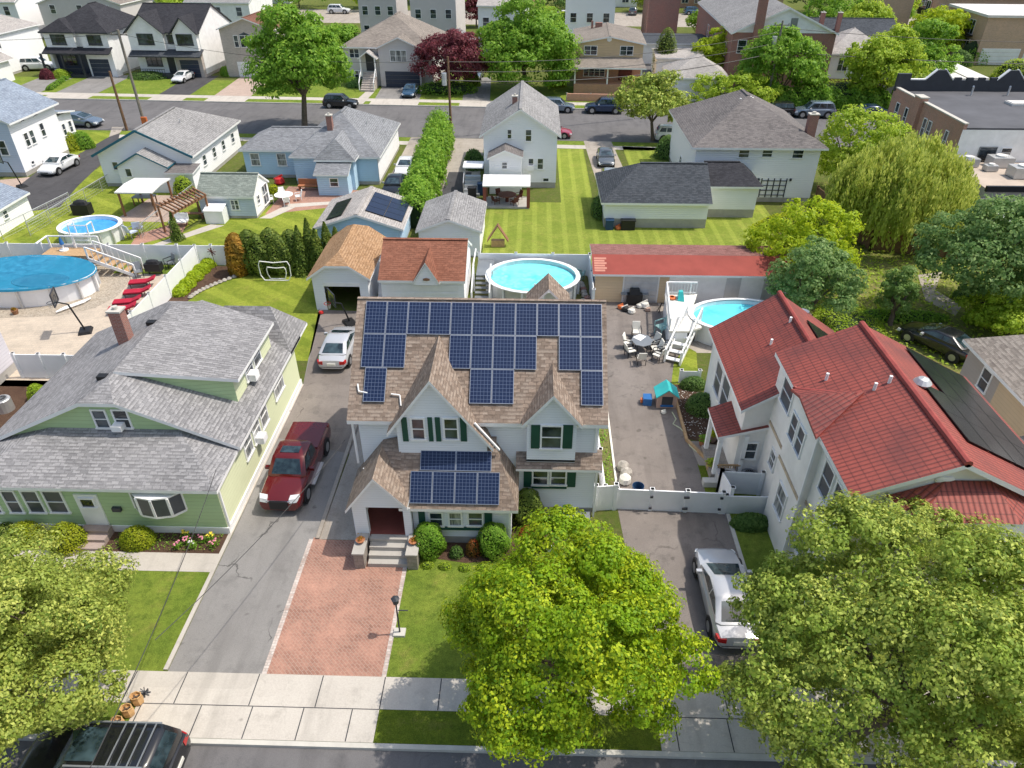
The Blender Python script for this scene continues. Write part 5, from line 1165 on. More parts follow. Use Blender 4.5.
h = thing('shop_sign', 'small white and blue sign board on posts behind the black parapet', 'sign', (67, 97, 0))
mb = MB(); mb.box(66.2, 68.4, 96.9, 97.05, 1.6, 3.6); mb.build('board', 'white_trim', h); mb = MB(); mb.box(66.6, 68.0, 96.86, 96.9, 2.5, 3.3); mb.build('panel', 'blue_plastic', h); mb = MB(); mb.tube((66.5, 97, 0), (66.5, 97, 1.6), .06); mb.tube((68.1, 97, 0), (68.1, 97, 1.6), .06); mb.build('post', 'grey_metal', h)

# row of houses on the far side of the third street (only their feet and first floors are in the picture)
for i, (x0, wd, wm, lab) in enumerate(((-118, 16, 'siding_greige', 'greige house on the far side of the third street, farthest left'), (-98, 15, 'brick_tan', 'tan brick house on the far side of the third street at the left'), (-76, 16, 'siding_white', 'white house on the far side of the third street behind the farmhouses'), (-30, 13, 'siding_yellow', 'pale yellow house on the far side of the third street left of centre'),
    (-12, 12, 'brick_red', 'red brick house on the far side of the third street at the centre'), (12, 13, 'siding_white', 'white house with garage doors on the far side of the third street'), (29, 12, 'brick_dark', 'dark brick house on the far side of the third street behind the hall'), (46, 13, 'siding_tan', 'tan house on the far side of the third street behind the green trees'), (84, 20, 'brick_red', 'long red brick house on the far side of the third street at the right'))):
    y = 193 - .052 * (x0 + 6); h = house('house', lab, 'house', x0, x0 + wd, y, y + 11, 6.2, 8.6, 'x', wall=wm, roof='shingle_midgrey' if i % 2 else 'shingle_warmgrey', rot=RF, found=.1); w = h['_w']
    garage_door(h, 'S', w[2], w[0] + .6, w[0] + 4.2, .05, 2.3)
    for k in range(2): window(h, 'S', w[2], w[0] + 6 + k * 3, w[0] + 7.6 + k * 3, 1.0, 2.6, n=2)
    for k in range(3): window(h, 'S', w[2], w[0] + 1.2 + k * 3.4, w[0] + 2.8 + k * 3.4, 3.9, 5.4, n=2)
# ================================================================ GROUND
sheet('ground', rect(-900, -300, 900, 1400), 'base_green', -.16)
def slabg(name, pts, mat, z0=-.155, z1=0, side='concrete_walk'):
    mb = MB(); mb.prism([(p[0], p[1]) for p in pts], z0, z1, m=1, mtop=0); return struct(name, mb, [mat, side])
fy0 = lambda x: 79.2 - .052 * x          # near kerb of the far street
slabg('block', [(-150, 11.9), (120, 11.9), (120, fy0(120)), (-150, fy0(-150))], 'base_green')
sheet('street', rect(-150, 2.5, 120, 11.9), 'asphalt_street', -.12)
sheet('far_street', [(-150, fy0(-150)), (120, fy0(120)), (120, far_y(120)), (-150, far_y(-150))], 'asphalt_street', -.12)
slabg('far_block', [(-150, far_y(-150)), (120, far_y(120)), (120, 163 - .052 * 120), (-150, 163 + 7.8)], 'base_green')
sheet('third_street', [(-200, 162.9 + 10.4), (160, 162.9 - 8.3), (160, 184.1 - 8.3), (-200, 184.1 + 10.4)], 'concrete_old', -.12)
slabg('third_block', [(-200, 184 + 10.4), (160, 184 - 8.3), (300, 600), (-300, 600)], 'base_green')
slabg('near_block', [(-150, -50), (120, -50), (120, 2.5), (-150, 2.5)], 'concrete_walk')
# kerbs
mb = MB(); mb.box(-150, 120, 11.74, 11.9, -.14, .006); struct('kerb', mb, 'pale_concrete')
mb = MB(); mb.hexa([(-150, far_y(-150) - .16, -.14), (120, far_y(120) - .16, -.14), (120, far_y(120), -.14), (-150, far_y(-150), -.14), (-150, far_y(-150) - .16, .006), (120, far_y(120) - .16, .006), (120, far_y(120), .006), (-150, far_y(-150), .006)]); struct('far_kerb', mb, 'pale_concrete')
# sidewalk with joints
mb = MB(); mb.box(-60, 60, 13.03, 14.2, -.05, .012)
for x0, x1 in ((-12.75, -4.72), (4.35, 12)):
    mb.box(x0, x1, 11.91, 13.02, -.05, .010)
struct('sidewalk', mb, 'concrete_walk')
mb = MB()
for x in (-13.3, -11.55, -9.05, -6.85, -4.72, -2.8, -.9, 1, 2.9, 4.8, 6.7, 8.6, 10.5): mb.box(x - .018, x + .018, 13.04, 14.19, .0121, .0135)
for x in (-12.6, -10.6, -8.9, -7.2, -5.6, 4.9, 6.6, 8.3, 10): mb.box(x - .018, x + .018, 11.92, 13.0, .0101, .0125)
mb.box(-12.75, -4.72, 13.005, 13.035, .0105, .0132); mb.box(4.35, 12, 13.005, 13.035, .0105, .0132)
struct('sidewalk_joint', mb, 'tar')
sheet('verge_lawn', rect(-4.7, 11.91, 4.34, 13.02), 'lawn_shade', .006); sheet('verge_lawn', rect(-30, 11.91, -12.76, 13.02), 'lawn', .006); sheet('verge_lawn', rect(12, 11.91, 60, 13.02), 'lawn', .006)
# far sidewalks
def band(name, mat, a, b, z=.006, x0=-120, x1=100, base=far_y): return sheet(name, [(x0, base(x0) + a), (x1, base(x1) + a), (x1, base(x1) + b), (x0, base(x0) + b)], mat, z)
band('far_verge', 'lawn', .1, 1.6); band('far_sidewalk', 'concrete_walk', 1.6, 3.1); band('far_front_lawn', 'lawn', 3.1, 12.5, .004, -120, 28)
band('near_side_walk', 'concrete_walk', -2.9, -1.6, .006, -59, 26, fy0); band('near_side_verge', 'lawn', -1.6, -.1, .006, -120, 40, fy0)
# far driveways
def fdrive(name, x0, x1, ya, yb, mat, z=.012, sk=0): return sheet(name, [(x0, ya), (x1, ya), (x1 + sk, yb), (x0 + sk, yb)], mat, z)
def far_drive(x0, x1, mat, yb=111.5): return sheet('far_driveway', [(x0, far_y(x0) + 3.1), (x1, far_y(x1) + 3.1), (x1 - .6, yb), (x0 - .6, yb)], mat, .013)
def far_apron(x0, x1, mat='concrete_walk'): return sheet('driveway_apron', [(x0, far_y(x0) - .02), (x1, far_y(x1) - .02), (x1, far_y(x1) + 1.65), (x0, far_y(x0) + 1.65)], mat, .011)
for x0, x1, m_ in ((-64.8, -58.9, 'asphalt_drive'), (-50.3, -46, 'asphalt_dark'), (-42.6, -37.6, 'paver_pink'), (-20.8, -14.9, 'asphalt_drive'), (-9.2, -5.6, 'asphalt_drive'), (-72, -67, 'asphalt_drive')):
    far_drive(x0, x1, m_); far_apron(x0 - .2, x1 + .2)
sheet('front_path', [(-23.2, far_y(-23) + .1), (-21.8, far_y(-22) + .1), (-21.6, 101.8), (-22.8, 101.8)], 'concrete_walk', .014)
sheet('garage_yard', [(16.2, far_y(16)), (26, far_y(26)), (28, 150), (15.8, 150)], 'asphalt_street', .012)
sheet('parking_lot', [(50, 88), (120, 84), (120, 106), (50, 108)], 'concrete_old', .01)
# ---- front yards and driveways of the main row
sheet('driveway_left', [(-12.25, 14.2), (-8.97, 14.2), (-8.97, 20.4), (-8.7, 20.4), (-8.7, 31), (-9.4, 39.9), (-13.6, 40.1), (-12.3, 31.6), (-12.25, 20.6)], 'asphalt_drive', .006)
sheet('driveway_rear', [(-12.35, 27), (-7.2, 25.5), (-7.2, 32), (-9.4, 39.8), (-13.4, 40.1), (-12.3, 31.6)], 'asphalt_brown', .009)
sheet('side_strip', [(-8.58, 20.39), (-6.7, 20.39), (-6.7, 32), (-8.4, 32)], 'concrete_old', .013)
mb = MB(); mb.box(-8.72, -8.56, 20.4, 31, -.02, .09); struct('driveway_kerb', mb, 'concrete_old')
mb = MB(); mb.box(-12.42, -12.27, 14.25, 31.6, -.02, .05); struct('driveway_edge', mb, 'concrete_walk')
sheet('paver_driveway', [(-8.82, 14.2), (-4.86, 14.2), (-4.86, 19.3), (-8.82, 20.5)], 'paver_red', .010); sheet('paver_landing', [(-8.62, 19.2), (-4.3, 19.2), (-4.3, 20.38), (-8.62, 20.38)], 'paver_red', .0085)
sheet('paver_edge', rect(-8.99, 14.2, -8.82, 20.4), 'paver_edge', .012); sheet('paver_edge', rect(-4.86, 14.2, -4.70, 19.3), 'paver_edge', .012)
sheet('front_lawn', rect(-4.7, 14.2, 4.4, 20.4), 'lawn', .004); sheet('left_lawn', rect(-24, 14.2, -12.42, 18.55), 'lawn', .004)
sheet('left_path', rect(-24, 18.55, -12.42, 19.5), 'concrete_walk', .01); sheet('left_bed', rect(-24, 19.5, -12.42, 20.7), 'soil', .012)
sheet('front_bed', [(-4.35, 20.4), (-4.35, 19.6), (-2.4, 19.3), (-.4, 19.5), (1.2, 20.2), (2.6, 22.2), (-.6, 22.2), (-.6, 20.4)], 'soil', .012)
sheet('driveway_right', [(4.38, 14.2), (8.6, 14.2), (8.6, 24.0), (8.9, 25.5), (7.75, 27.5), (7.75, 31.8), (8.2, 34.0), (9.2, 36), (8.6, 41.9), (4.2, 41.9), (3.95, 23)], 'asphalt_brown', .006)
mb = MB(); mb.bar((8.68, 14.2, .02), (8.68, 22.3, .02), .16, .1); struct('driveway_edge', mb, 'pale_concrete')
sheet('side_lawn', rect(8.76, 14.2, 30, 22.4), 'lawn', .004); 
sheet('garden_strip', [(3.3, 22.6), (4.0, 22.6), (4.2, 41.8), (3.3, 41.8)], 'mulch_green', .012)
mb = MB(); mb.bar((4.05, 22.8, .03), (4.2, 41.8, .03), .09, .08); struct('garden_edging', mb, 'cream_fabric')
sheet('shrub_bed', [(7.82, 27.5), (9.3, 27.0), (9.3, 32.2), (7.82, 32.2)], 'soil', .011)
mb = MB(); mb.bar((7.79, 27.3, .06), (7.79, 32.0, .06), .12, .2); mb.bar((7.79, 27.3, .06), (8.6, 25.6, .06), .12, .2); struct('bed_border', mb, 'light_wood')
sheet('pool_lawn', [(7.8, 32.2), (9.3, 32.2), (9.8, 35.6), (9.3, 36.2), (8.3, 34.4)], 'lawn_bright', .010)
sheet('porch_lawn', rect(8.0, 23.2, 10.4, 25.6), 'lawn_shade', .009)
sheet('planter_walk', [(8.05, 25.5), (9.3, 25.5), (9.3, 27.3), (7.9, 27.3)], 'concrete_old', .010)
# back yards
sheet('striped_lawn', [(-3.6, 45.6), (5.4, 45.6), (5.4, 76), (2.6, 76), (2.6, 60), (-4.6, 60), (-3.6, 50)], 'lawn_striped', .006)
sheet('rear_lawn', [(4.2, 45.6), (20, 45.6), (20, 60), (4.2, 56)], 'lawn_striped', .0055); sheet('corner_lawn', [(9.6, 62), (14, 62), (14, 76.5), (9.6, 77)], 'lawn_striped', .006)
sheet('back_drive', [(6.2, 61.4), (9.3, 61.4), (8.6, 78.8), (5.6, 79)], 'concrete_old', .01)
sheet('far_driveway_left', [(-8.6, 54), (-4.7, 54), (-5.2, 79.4), (-9.0, 79.6)], 'concrete_old', .01)
sheet('driveway_patch', [(-8.1, 60.5), (-5.5, 60.5), (-5.8, 68), (-8.0, 68)], 'asphalt_dark', .013)
sheet('hedge_drive', [(-13.5, 56), (-10.2, 56), (-10.6, 79.6), (-13.4, 79.8)], 'concrete_old', .01)
sheet('oval_lawn', [(-23.4, 40), (-22.9, 37), (-20, 34), (-12.7, 34), (-13.0, 40), (-13.8, 46), (-22, 46.3)], 'lawn_bright', .006)
sheet('shed_lawn', [(-29, 47), (-16, 47), (-16.4, 60), (-22.5, 58.5), (-27, 54.5)], 'lawn_bright', .006)
sheet('shed_patio', [(-22.3, 56.5), (-15.6, 58.8), (-15.6, 62.6), (-22.3, 63.5)], 'paver_red', .010)
sheet('shed_path', [(-22.5, 55.6), (-21.5, 55.6), (-20.2, 58.2), (-15.8, 59.4), (-15.8, 60.0), (-21, 59.0)], 'concrete_walk', .014)
sheet('left_yard_lawn', [(-42, 47), (-29, 47), (-27.4, 55), (-30, 63), (-38.4, 66), (-41.5, 70), (-46, 60)], 'lawn_bright', .005)
P_ = lambda *q: [tuple(G(a, b)[:2]) for a, b in q]
sheet('black_driveway', P_((14, 214), (60, 207), (78, 186), (116, 150), (120, 133), (109, 137), (72, 158), (45, 165), (14, 190)), 'asphalt_dark', .012)
sheet('black_driveway_mouth', P_((109, 137), (120, 133), (124, 127), (112, 127)), 'concrete_old', .012)
sheet('grass_bank', P_((60, 207), (78, 186), (110, 158), (122, 185), (88, 190), (35, 236), (20, 236)), 'lawn_bright', .010)
sheet('neighbour_lawn', P_((66, 152), (66, 131), (118, 133), (72, 158)), 'lawn_bright', .010)
sheet('orange_patio', P_((0, 190), (0, 180), (22, 178), (38, 176), (26, 186)), 'paver_pink', .010)
sheet('pool_patio', [(-40, 31), (-23.9, 31), (-23.9, 45.4), (-40, 45.4)], 'paver_beige', .006)
sheet('gravel_bed', [tuple(G(a, b)[:2]) for a, b in ((-60, 330), (0, 318), (60, 316), (95, 308), (118, 296), (130, 280), (118, 268), (98, 262), (60, 290), (-60, 300))], 'gravel', .011)
sheet('fence_lawn', rect(-29.5, 45.0, -23.9, 46.6), 'lawn', .012)
sheet('shade_bed', [(-30, 24), (-23.2, 24), (-23.2, 31.6), (-30, 31.6)], 'soil', .006)
sheet('planting_bed', [(-23.8, 35), (-22.7, 34.5), (-22.7, 39), (-22.3, 43), (-19.8, 45.4), (-19.8, 46.4), (-23.8, 46.4)], 'soil', .013)
sheet('pergola_deck', [(-30.5, 49.5), (-27.6, 52.4), (-28.2, 55.3), (-31, 52)], 'paver_red', .012); sheet('pergola_path', [(-29.8, 48.8), (-29.2, 48.6), (-24.8, 54), (-26, 54.2)], 'concrete_walk', .013)
sheet('canopy_patio', [(-34.3, 54.6), (-29.8, 54.6), (-29.6, 60.8), (-33.6, 60.8)], 'paver_pink', .011)
sheet('dirt_yard', [(19, 42), (33, 42), (34, 56), (19, 56)], 'yard_rough', .006); sheet('weedy_yard', [(15.5, 31), (33, 31), (33, 42), (15.5, 42)], 'yard_rough', .0065)
sheet('weedy_path', [tuple(G(a, b)[:2]) for a, b in ((918, 275), (942, 272), (935, 290), (962, 306), (955, 316), (925, 300))], 'concrete_old', .012)
sheet('right_alley', [(17.2, 14), (20.6, 14), (21, 34), (16.8, 36)], 'asphalt_brown', .009)
sheet('pool_deck_base', rect(8.4, 35.5, 18, 41.6), 'concrete_old', .0095)
sheet('pool_ground', rect(-3.7, 36, 4.1, 45.6), 'mulch_green', .0095)

# ================================================================ FENCES
GR = 'white vinyl fences'
wall_run('fence', 'white vinyl fence running across behind the two blue pools', 'fence', [(-40, 46.6), (-20.3, 46.6)], 1.5, .05, 'white_vinyl', 2.4)
wall_run('fence', 'white vinyl fence running in depth past the row of red loungers', 'fence', [(-23.9, 46.5), (-23.75, 31.8)], 1.5, .05, 'white_vinyl', 2.4)
wall_run('fence_gate', 'white vinyl double gate with black latches beside the round green bush', 'gate', [(-28.0, 31.9), (-23.8, 31.9)], 1.5, .05, 'white_vinyl', 1.4)
wall_run('fence', 'white vinyl fence behind the round turquoise pool', 'fence', [(-3.55, 45.6), (4.1, 45.6)], 1.6, .05, 'white_vinyl', 2.5)
wall_run('fence', 'short white vinyl fence between the round pool and the red-roofed garage row', 'fence', [(4.08, 45.5), (4.02, 40.2)], 1.6, .05, 'white_vinyl', 2.6)
f = wall_run('driveway_gate', 'wide white vinyl gate closing the driveway behind the silver sedan', 'gate', [(3.85, 22.55), (8.35, 22.4)], 1.15, .06, 'white_vinyl', 1.5)
for x in (5.32, 6.86, 6.75, 8.28):
    for z in (.3, .95):
        mb = MB(); mb.box(x - .06, x + .06, 22.28, 22.34, z - .05, z + .05); mb.build('hinge', 'black_trim', f)
wall_run('fence', 'low white vinyl fence from the gate to the stucco wall above the grasses', 'fence', [(8.5, 22.4), (10.35, 22.4)], 1.0, .05, 'white_vinyl', 1.9)
wall_run('fence', 'white vinyl screen hiding the two round air conditioners', 'fence', [(8.75, 22.6), (8.55, 23.7), (10.3, 23.6)], 1.25, .05, 'white_vinyl', 1.7)
wall_run('fence', 'short white vinyl fence joining the pale blue house to the driveway gate', 'fence', [(2.95, 22.4), (3.8, 22.5)], 1.4, .05, 'white_vinyl', 1.0)
wall_run('fence', 'narrow white fence along the right side of the pale blue house', 'fence', [(3.35, 22.6), (3.3, 27.5)], 1.2, .05, 'white_vinyl', 2.4)
wall_run('fence', 'long bare wooden fence in the shade behind the willow', 'fence', [(24.4, 60), (25.5, 50.5), (33, 48.5)], 1.6, .06, 'pole_wood', 2.4)
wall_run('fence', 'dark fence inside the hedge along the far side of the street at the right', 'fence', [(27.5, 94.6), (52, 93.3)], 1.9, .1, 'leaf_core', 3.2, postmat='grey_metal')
def chain(name, label, pts, z=1.1):
    r = thing(name, label, 'fence', (pts[0][0], pts[0][1], 0)); mb = MB()
    for a, b in zip(pts, pts[1:]):
        mb.tube((a[0], a[1], z), (b[0], b[1], z), .035, n=6)
        n = max(1, int(math.hypot(b[0] - a[0], b[1] - a[1]) / 2.5))
        for k in range(n + 1): x = a[0] + (b[0] - a[0]) * k / n; y = a[1] + (b[1] - a[1]) * k / n; mb.tube((x, y, 0), (x, y, z + .05), .035, n=6)
        for k in range(5):
            zz_ = z * (k + .5) / 5; mb.tube((a[0], a[1], zz_), (b[0], b[1], zz_), .007, n=4)
        for k in range(n * 10): x = a[0] + (b[0] - a[0]) * k / n / 10; y = a[1] + (b[1] - a[1]) * k / n / 10; mb.tube((x, y, 0), (x, y, z), .005, n=3)
    mb.build('mesh_panel', 'galvanised', r)
chain('chain_link_fence', 'chain link fence crossing the striped grass bank left of the shade canopy', [tuple(G(31, 236)[:2]), tuple(G(118, 182)[:2])])
chain('chain_link_fence', 'chain link fence between the small pool lawn and the pergola', [tuple(G(143, 238)[:2]), tuple(G(196, 196)[:2])])
chain('chain_link_fence', 'chain link fence nearest the left garage, running down to the vinyl fence', [tuple(G(4, 240)[:2]), tuple(G(72, 205)[:2])])

# ================================================================ POOLS
def pool(name, label, cx, cy, rx, ry, h, wmat, inner, wall='white_vinyl', depth=.22, cover=False):
    r = thing(name, label, 'swimming pool', (cx, cy, 0)); n = 28
    mb = MB(); mb.lathe((cx, cy, 0), [(1, 0), (1, h)], n, rx - .12, ry - .12, cap=False); mb.lathe((cx, cy, 0), [(1, h), (1, h - depth - .1)], n, rx - .22, ry - .22, cap=False); mb.build('wall', wall, r)
    mb = MB(); i = n
    mb.lathe((cx, cy, h), [(rx + .06, 0), (rx + .06, .06), (rx - .24, .06), (rx - .24, 0)], n, 1, (ry) / (rx), cap=False); mb.build('rim', 'white_trim', r)
    for k in range(14):
        mb = MB(); t = 2 * math.pi * k / 14; x = cx + (rx - .05) * math.cos(t); y = cy + (ry - .05) * math.sin(t); mb.box(x - .07, x + .07, y - .07, y + .07, 0, h); mb.build('upright', 'white_trim' if wall != 'white_vinyl' else 'light_metal', r)
    if not cover:
        mb = MB(); mb.lathe((cx, cy, 0), [(1, h), (1, h - depth - .3)], n, rx - .215, ry - .215, cap=False); mb.build('liner', inner, r)
    mb = MB(); mb.lathe((cx, cy, h - depth), [(.001, 0), (.4, 0), (1, 0)], n, rx - .22, ry - .22, cap=False); mb.build('cover' if cover else 'water', wmat, r)
    return r
p = pool('pool', 'round turquoise above-ground pool behind the pale blue house', .18, 42.8, 3.1, 2.6, 1.3, 'pool_water', 'liner', 'light_metal')
mb = MB(); mb.tube((.3, 40.4, .9), (.3, 40.4, 1.9), .03); mb.tube((.5, 40.4, .9), (.5, 40.4, 1.9), .03); mb.tube((.3, 40.4, 1.85), (.5, 40.4, 1.85), .03); mb.build('ladder', 'pool_ladder', p)
p = pool('pool', 'large oval above-ground pool under a sagging blue cover at the left', -33.8, 42.3, 4.7, 2.65, 1.3, 'pool_cover', 'liner', 'white_vinyl', .05, True)
mb = MB(); mb.lathe((-33.8, 42.3, 1.375), [(4.3, -.02), (4.72, .0), (4.8, -.12)], 32, 1, 2.7 / 4.72, cap=False); mb.lathe((-33.8, 42.3, 1.36), [(.01, -.02), (3.5, -.012), (4.3, -.005)], 32, 1, 2.7 / 4.72, cap=False); mb.build('cover_edge', 'pool_cover', p)
mb = MB(); mb.lathe((-31.9, 41.1, 1.366), [(.01, 0), (1.5, 0), (1.75, -.0), (1.8, .015), (1.85, 0)], 26, 1, .55, cap=False); mb.build('sag', 'pool_sag', p)
p = pool('pool', 'small round above-ground pool with deep blue water beyond the white fence', -33.9, 51.0, 2.3, 1.95, 1.15, 'pool_blue', 'liner')
p = pool('pool', 'oval pool with blue water beside the white deck right of the garage row', 12.9, 37.8, 3.3, 2.15, 1.25, 'pool_water_deep', 'liner')
def deck_stairs(name, label, x0, x1, y0, y1, z, n, axis, matd='light_wood', loc=None):
    r = thing(name, label, 'steps', ((x0 + x1) / 2, (y0 + y1) / 2, 0)); mb = MB(); mc = MB()
    for k in range(n):
        t = (k + .5) / n; zz_ = z * (1 - (k + 1) / n) + .12
        if axis == 'x': xa = x0 + (x1 - x0) * k / n; xb = x0 + (x1 - x0) * (k + 1) / n; mb.box(xa, xb - .03 * (1 if x1 > x0 else -1), y0, y1, zz_ - .06, zz_)
        else: ya = y0 + (y1 - y0) * k / n; yb = y0 + (y1 - y0) * (k + 1) / n; mb.box(x0, x1, ya, yb, zz_ - .06, zz_)
    mb.build('tread', matd, r)
    for s in (0, 1):
        if axis == 'x': y = (y0, y1)[s]; a = (x0, y, z + .9); b = (x1, y, .9)
        else: x = (x0, x1)[s]; a = (x, y0, z + .9); b = (x, y1, .9)
        mc.bar(a, b, .07); mc.bar((a[0], a[1], a[2] - .9), (b[0], b[1], b[2] - .9), .06, .22)
        for k in range(9): t = k / 8; q = Vector(a).lerp(Vector(b), t); mc.bar((q.x, q.y, q.z - .85), (q.x, q.y, q.z), .035 if k % 8 else .09)
    mc.build('railing', 'white_trim', r); return r
# covered-pool deck and stairs
r = thing('pool_deck', 'small brown deck between the covered pool and the white fence', 'deck', (-32.0, 45.6, 0)); a = G(30, 256, 1.35); b = G(80, 262, 1.35)
mb = MB(); mb.box(-34.2, -30.6, 45.0, 46.4, 1.2, 1.32); mb.build('deck_boards', 'light_wood', r); mb = MB()
for x in (-34.2, -32.4, -30.6): mb.box(x - .05, x + .05, 46.3, 46.4, 0, 2.2)
mb.bar((-34.2, 46.35, 2.2), (-30.6, 46.35, 2.2), .08); mb.bar((-34.2, 45.0, 2.2), (-34.2, 46.35, 2.2), .08); mb.build('railing', 'white_trim', r)
deck_stairs('stairs', 'white railed stairs with brown treads down from the covered pool deck', -30.6, -27.6, 44.6, 45.7, 1.25, 6, 'x')
r = thing('pool_ladder', 'white railed ladder at the small blue pool beyond the fence', 'ladder', (-33.2, 48.9, 0)); mb = MB()
for x in (-34.2, -32.8):
    mb.bar((x, 48.7, 0), (x, 48.9, 2.0), .07); mb.bar((x, 49.6, .8), (x, 49.6, 2.0), .07); mb.bar((x, 48.9, 2.0), (x, 49.6, 2.0), .07)
mb.bar((-34.2, 48.9, 1.95), (-32.8, 48.9, 1.95), .06)
for k in range(4): mb.box(-34.15, -32.85, 48.7, 48.9, .2 + k * .3, .25 + k * .3)
mb.build('frame', 'white_trim', r)
# right deck with stairs
r = thing('pool_deck', 'white decking with railings at the left end of the oval pool', 'deck', (9.2, 38.5, 0)); mb = MB(); mb.prism([(8.55, 40.6), (10.6, 40.6), (10.2, 39.4), (9.7, 38.3), (10.1, 36.4), (9.2, 35.9), (8.1, 35.9)], 1.1, 1.22); mb.build('deck_boards', 'cream_fabric', r)
mb = MB()
rail = [(8.1, 35.9), (8.6, 40.55), (10.5, 40.55)]
for a, b in zip(rail, rail[1:]):
    mb.bar((a[0], a[1], 2.05), (b[0], b[1], 2.05), .08); mb.bar((a[0], a[1], 1.35), (b[0], b[1], 1.35), .05); L = math.hypot(b[0] - a[0], b[1] - a[1]); n = int(L / .18)
    for k in range(n + 1): q = Vector((a[0], a[1], 0)).lerp(Vector((b[0], b[1], 0)), k / n); mb.bar((q.x, q.y, 1.3), (q.x, q.y, 2.05), .03 if k % 8 else .09)
mb.build('railing', 'white_trim', r)
mb = MB(); mb.quad((8.12, 35.95, 0), (8.57, 40.5, 0), (8.57, 40.5, 1.15), (8.12, 35.95, 1.15)); mb.quad((8.12, 35.95, 0), (9.2, 35.95, 0), (9.2, 35.95, 1.15), (8.12, 35.95, 1.15)); mb.build('skirting', 'white_vinyl', r)
r = thing('stairs', 'white stairs with dark open risers down from the oval pool deck', 'steps', (8.6, 35.8, 0)); mb = MB(); mc = MB(); A0 = G(740, 315, 1.3) ; 
s0, s1 = Vector((9.75, 37.4, 1.2)), Vector((8.15, 34.2, .1)); wdir = Vector((.95, -.42, 0)).normalized() * .45
for k in range(6): q = s0.lerp(s1, (k + .5) / 6); mb.bar(q - wdir, q + wdir, .3, .05)
for s in (-1, 1):
    a = s0 + wdir * s; b = s1 + wdir * s; mc.bar(a, b, .06, .25); mc.bar(a + Vector((0, 0, .85)), b + Vector((0, 0, .8)), .08)
    for k in range(11): q = a.lerp(b, k / 10); mc.bar(q, q + Vector((0, 0, .83)), .035 if k % 10 else .1)
mb.build('tread', 'white_trim', r); mc.build('railing', 'white_trim', r)
r = wall_run('fence', 'short white picket fence at the corner of the red-roofed house', 'fence', [(8.3, 32.4), (9.3, 32.4)], .75, .03, 'white_vinyl', .95)
# grey ramp steps left of round pool
r = thing('pool_steps', 'grey composite steps with white rails left of the round pool', 'steps', (-3.2, 42, 0)); mb = MB(); mb.box(-3.6, -2.5, 43.0, 45.4, 1.1, 1.2)
for k in range(6): mb.box(-3.6, -2.7, 41.0 + k * .34, 41.3 + k * .34, .15 + k * .17, .2 + k * .17)
mb.build('tread', 'grey_metal', r); mb = MB()
for x in (-3.75, -2.6): mb.bar((x, 40.9, 1.0), (x, 43.0, 2.0), .08); mb.bar((x, 40.9, 0), (x, 40.9, 1.0), .1); mb.bar((x, 43, 0), (x, 43, 2.0), .1)
mb.bar((-3.75, 43, 2), (-3.75, 45.4, 2), .08); mb.build('railing', 'white_trim', r)

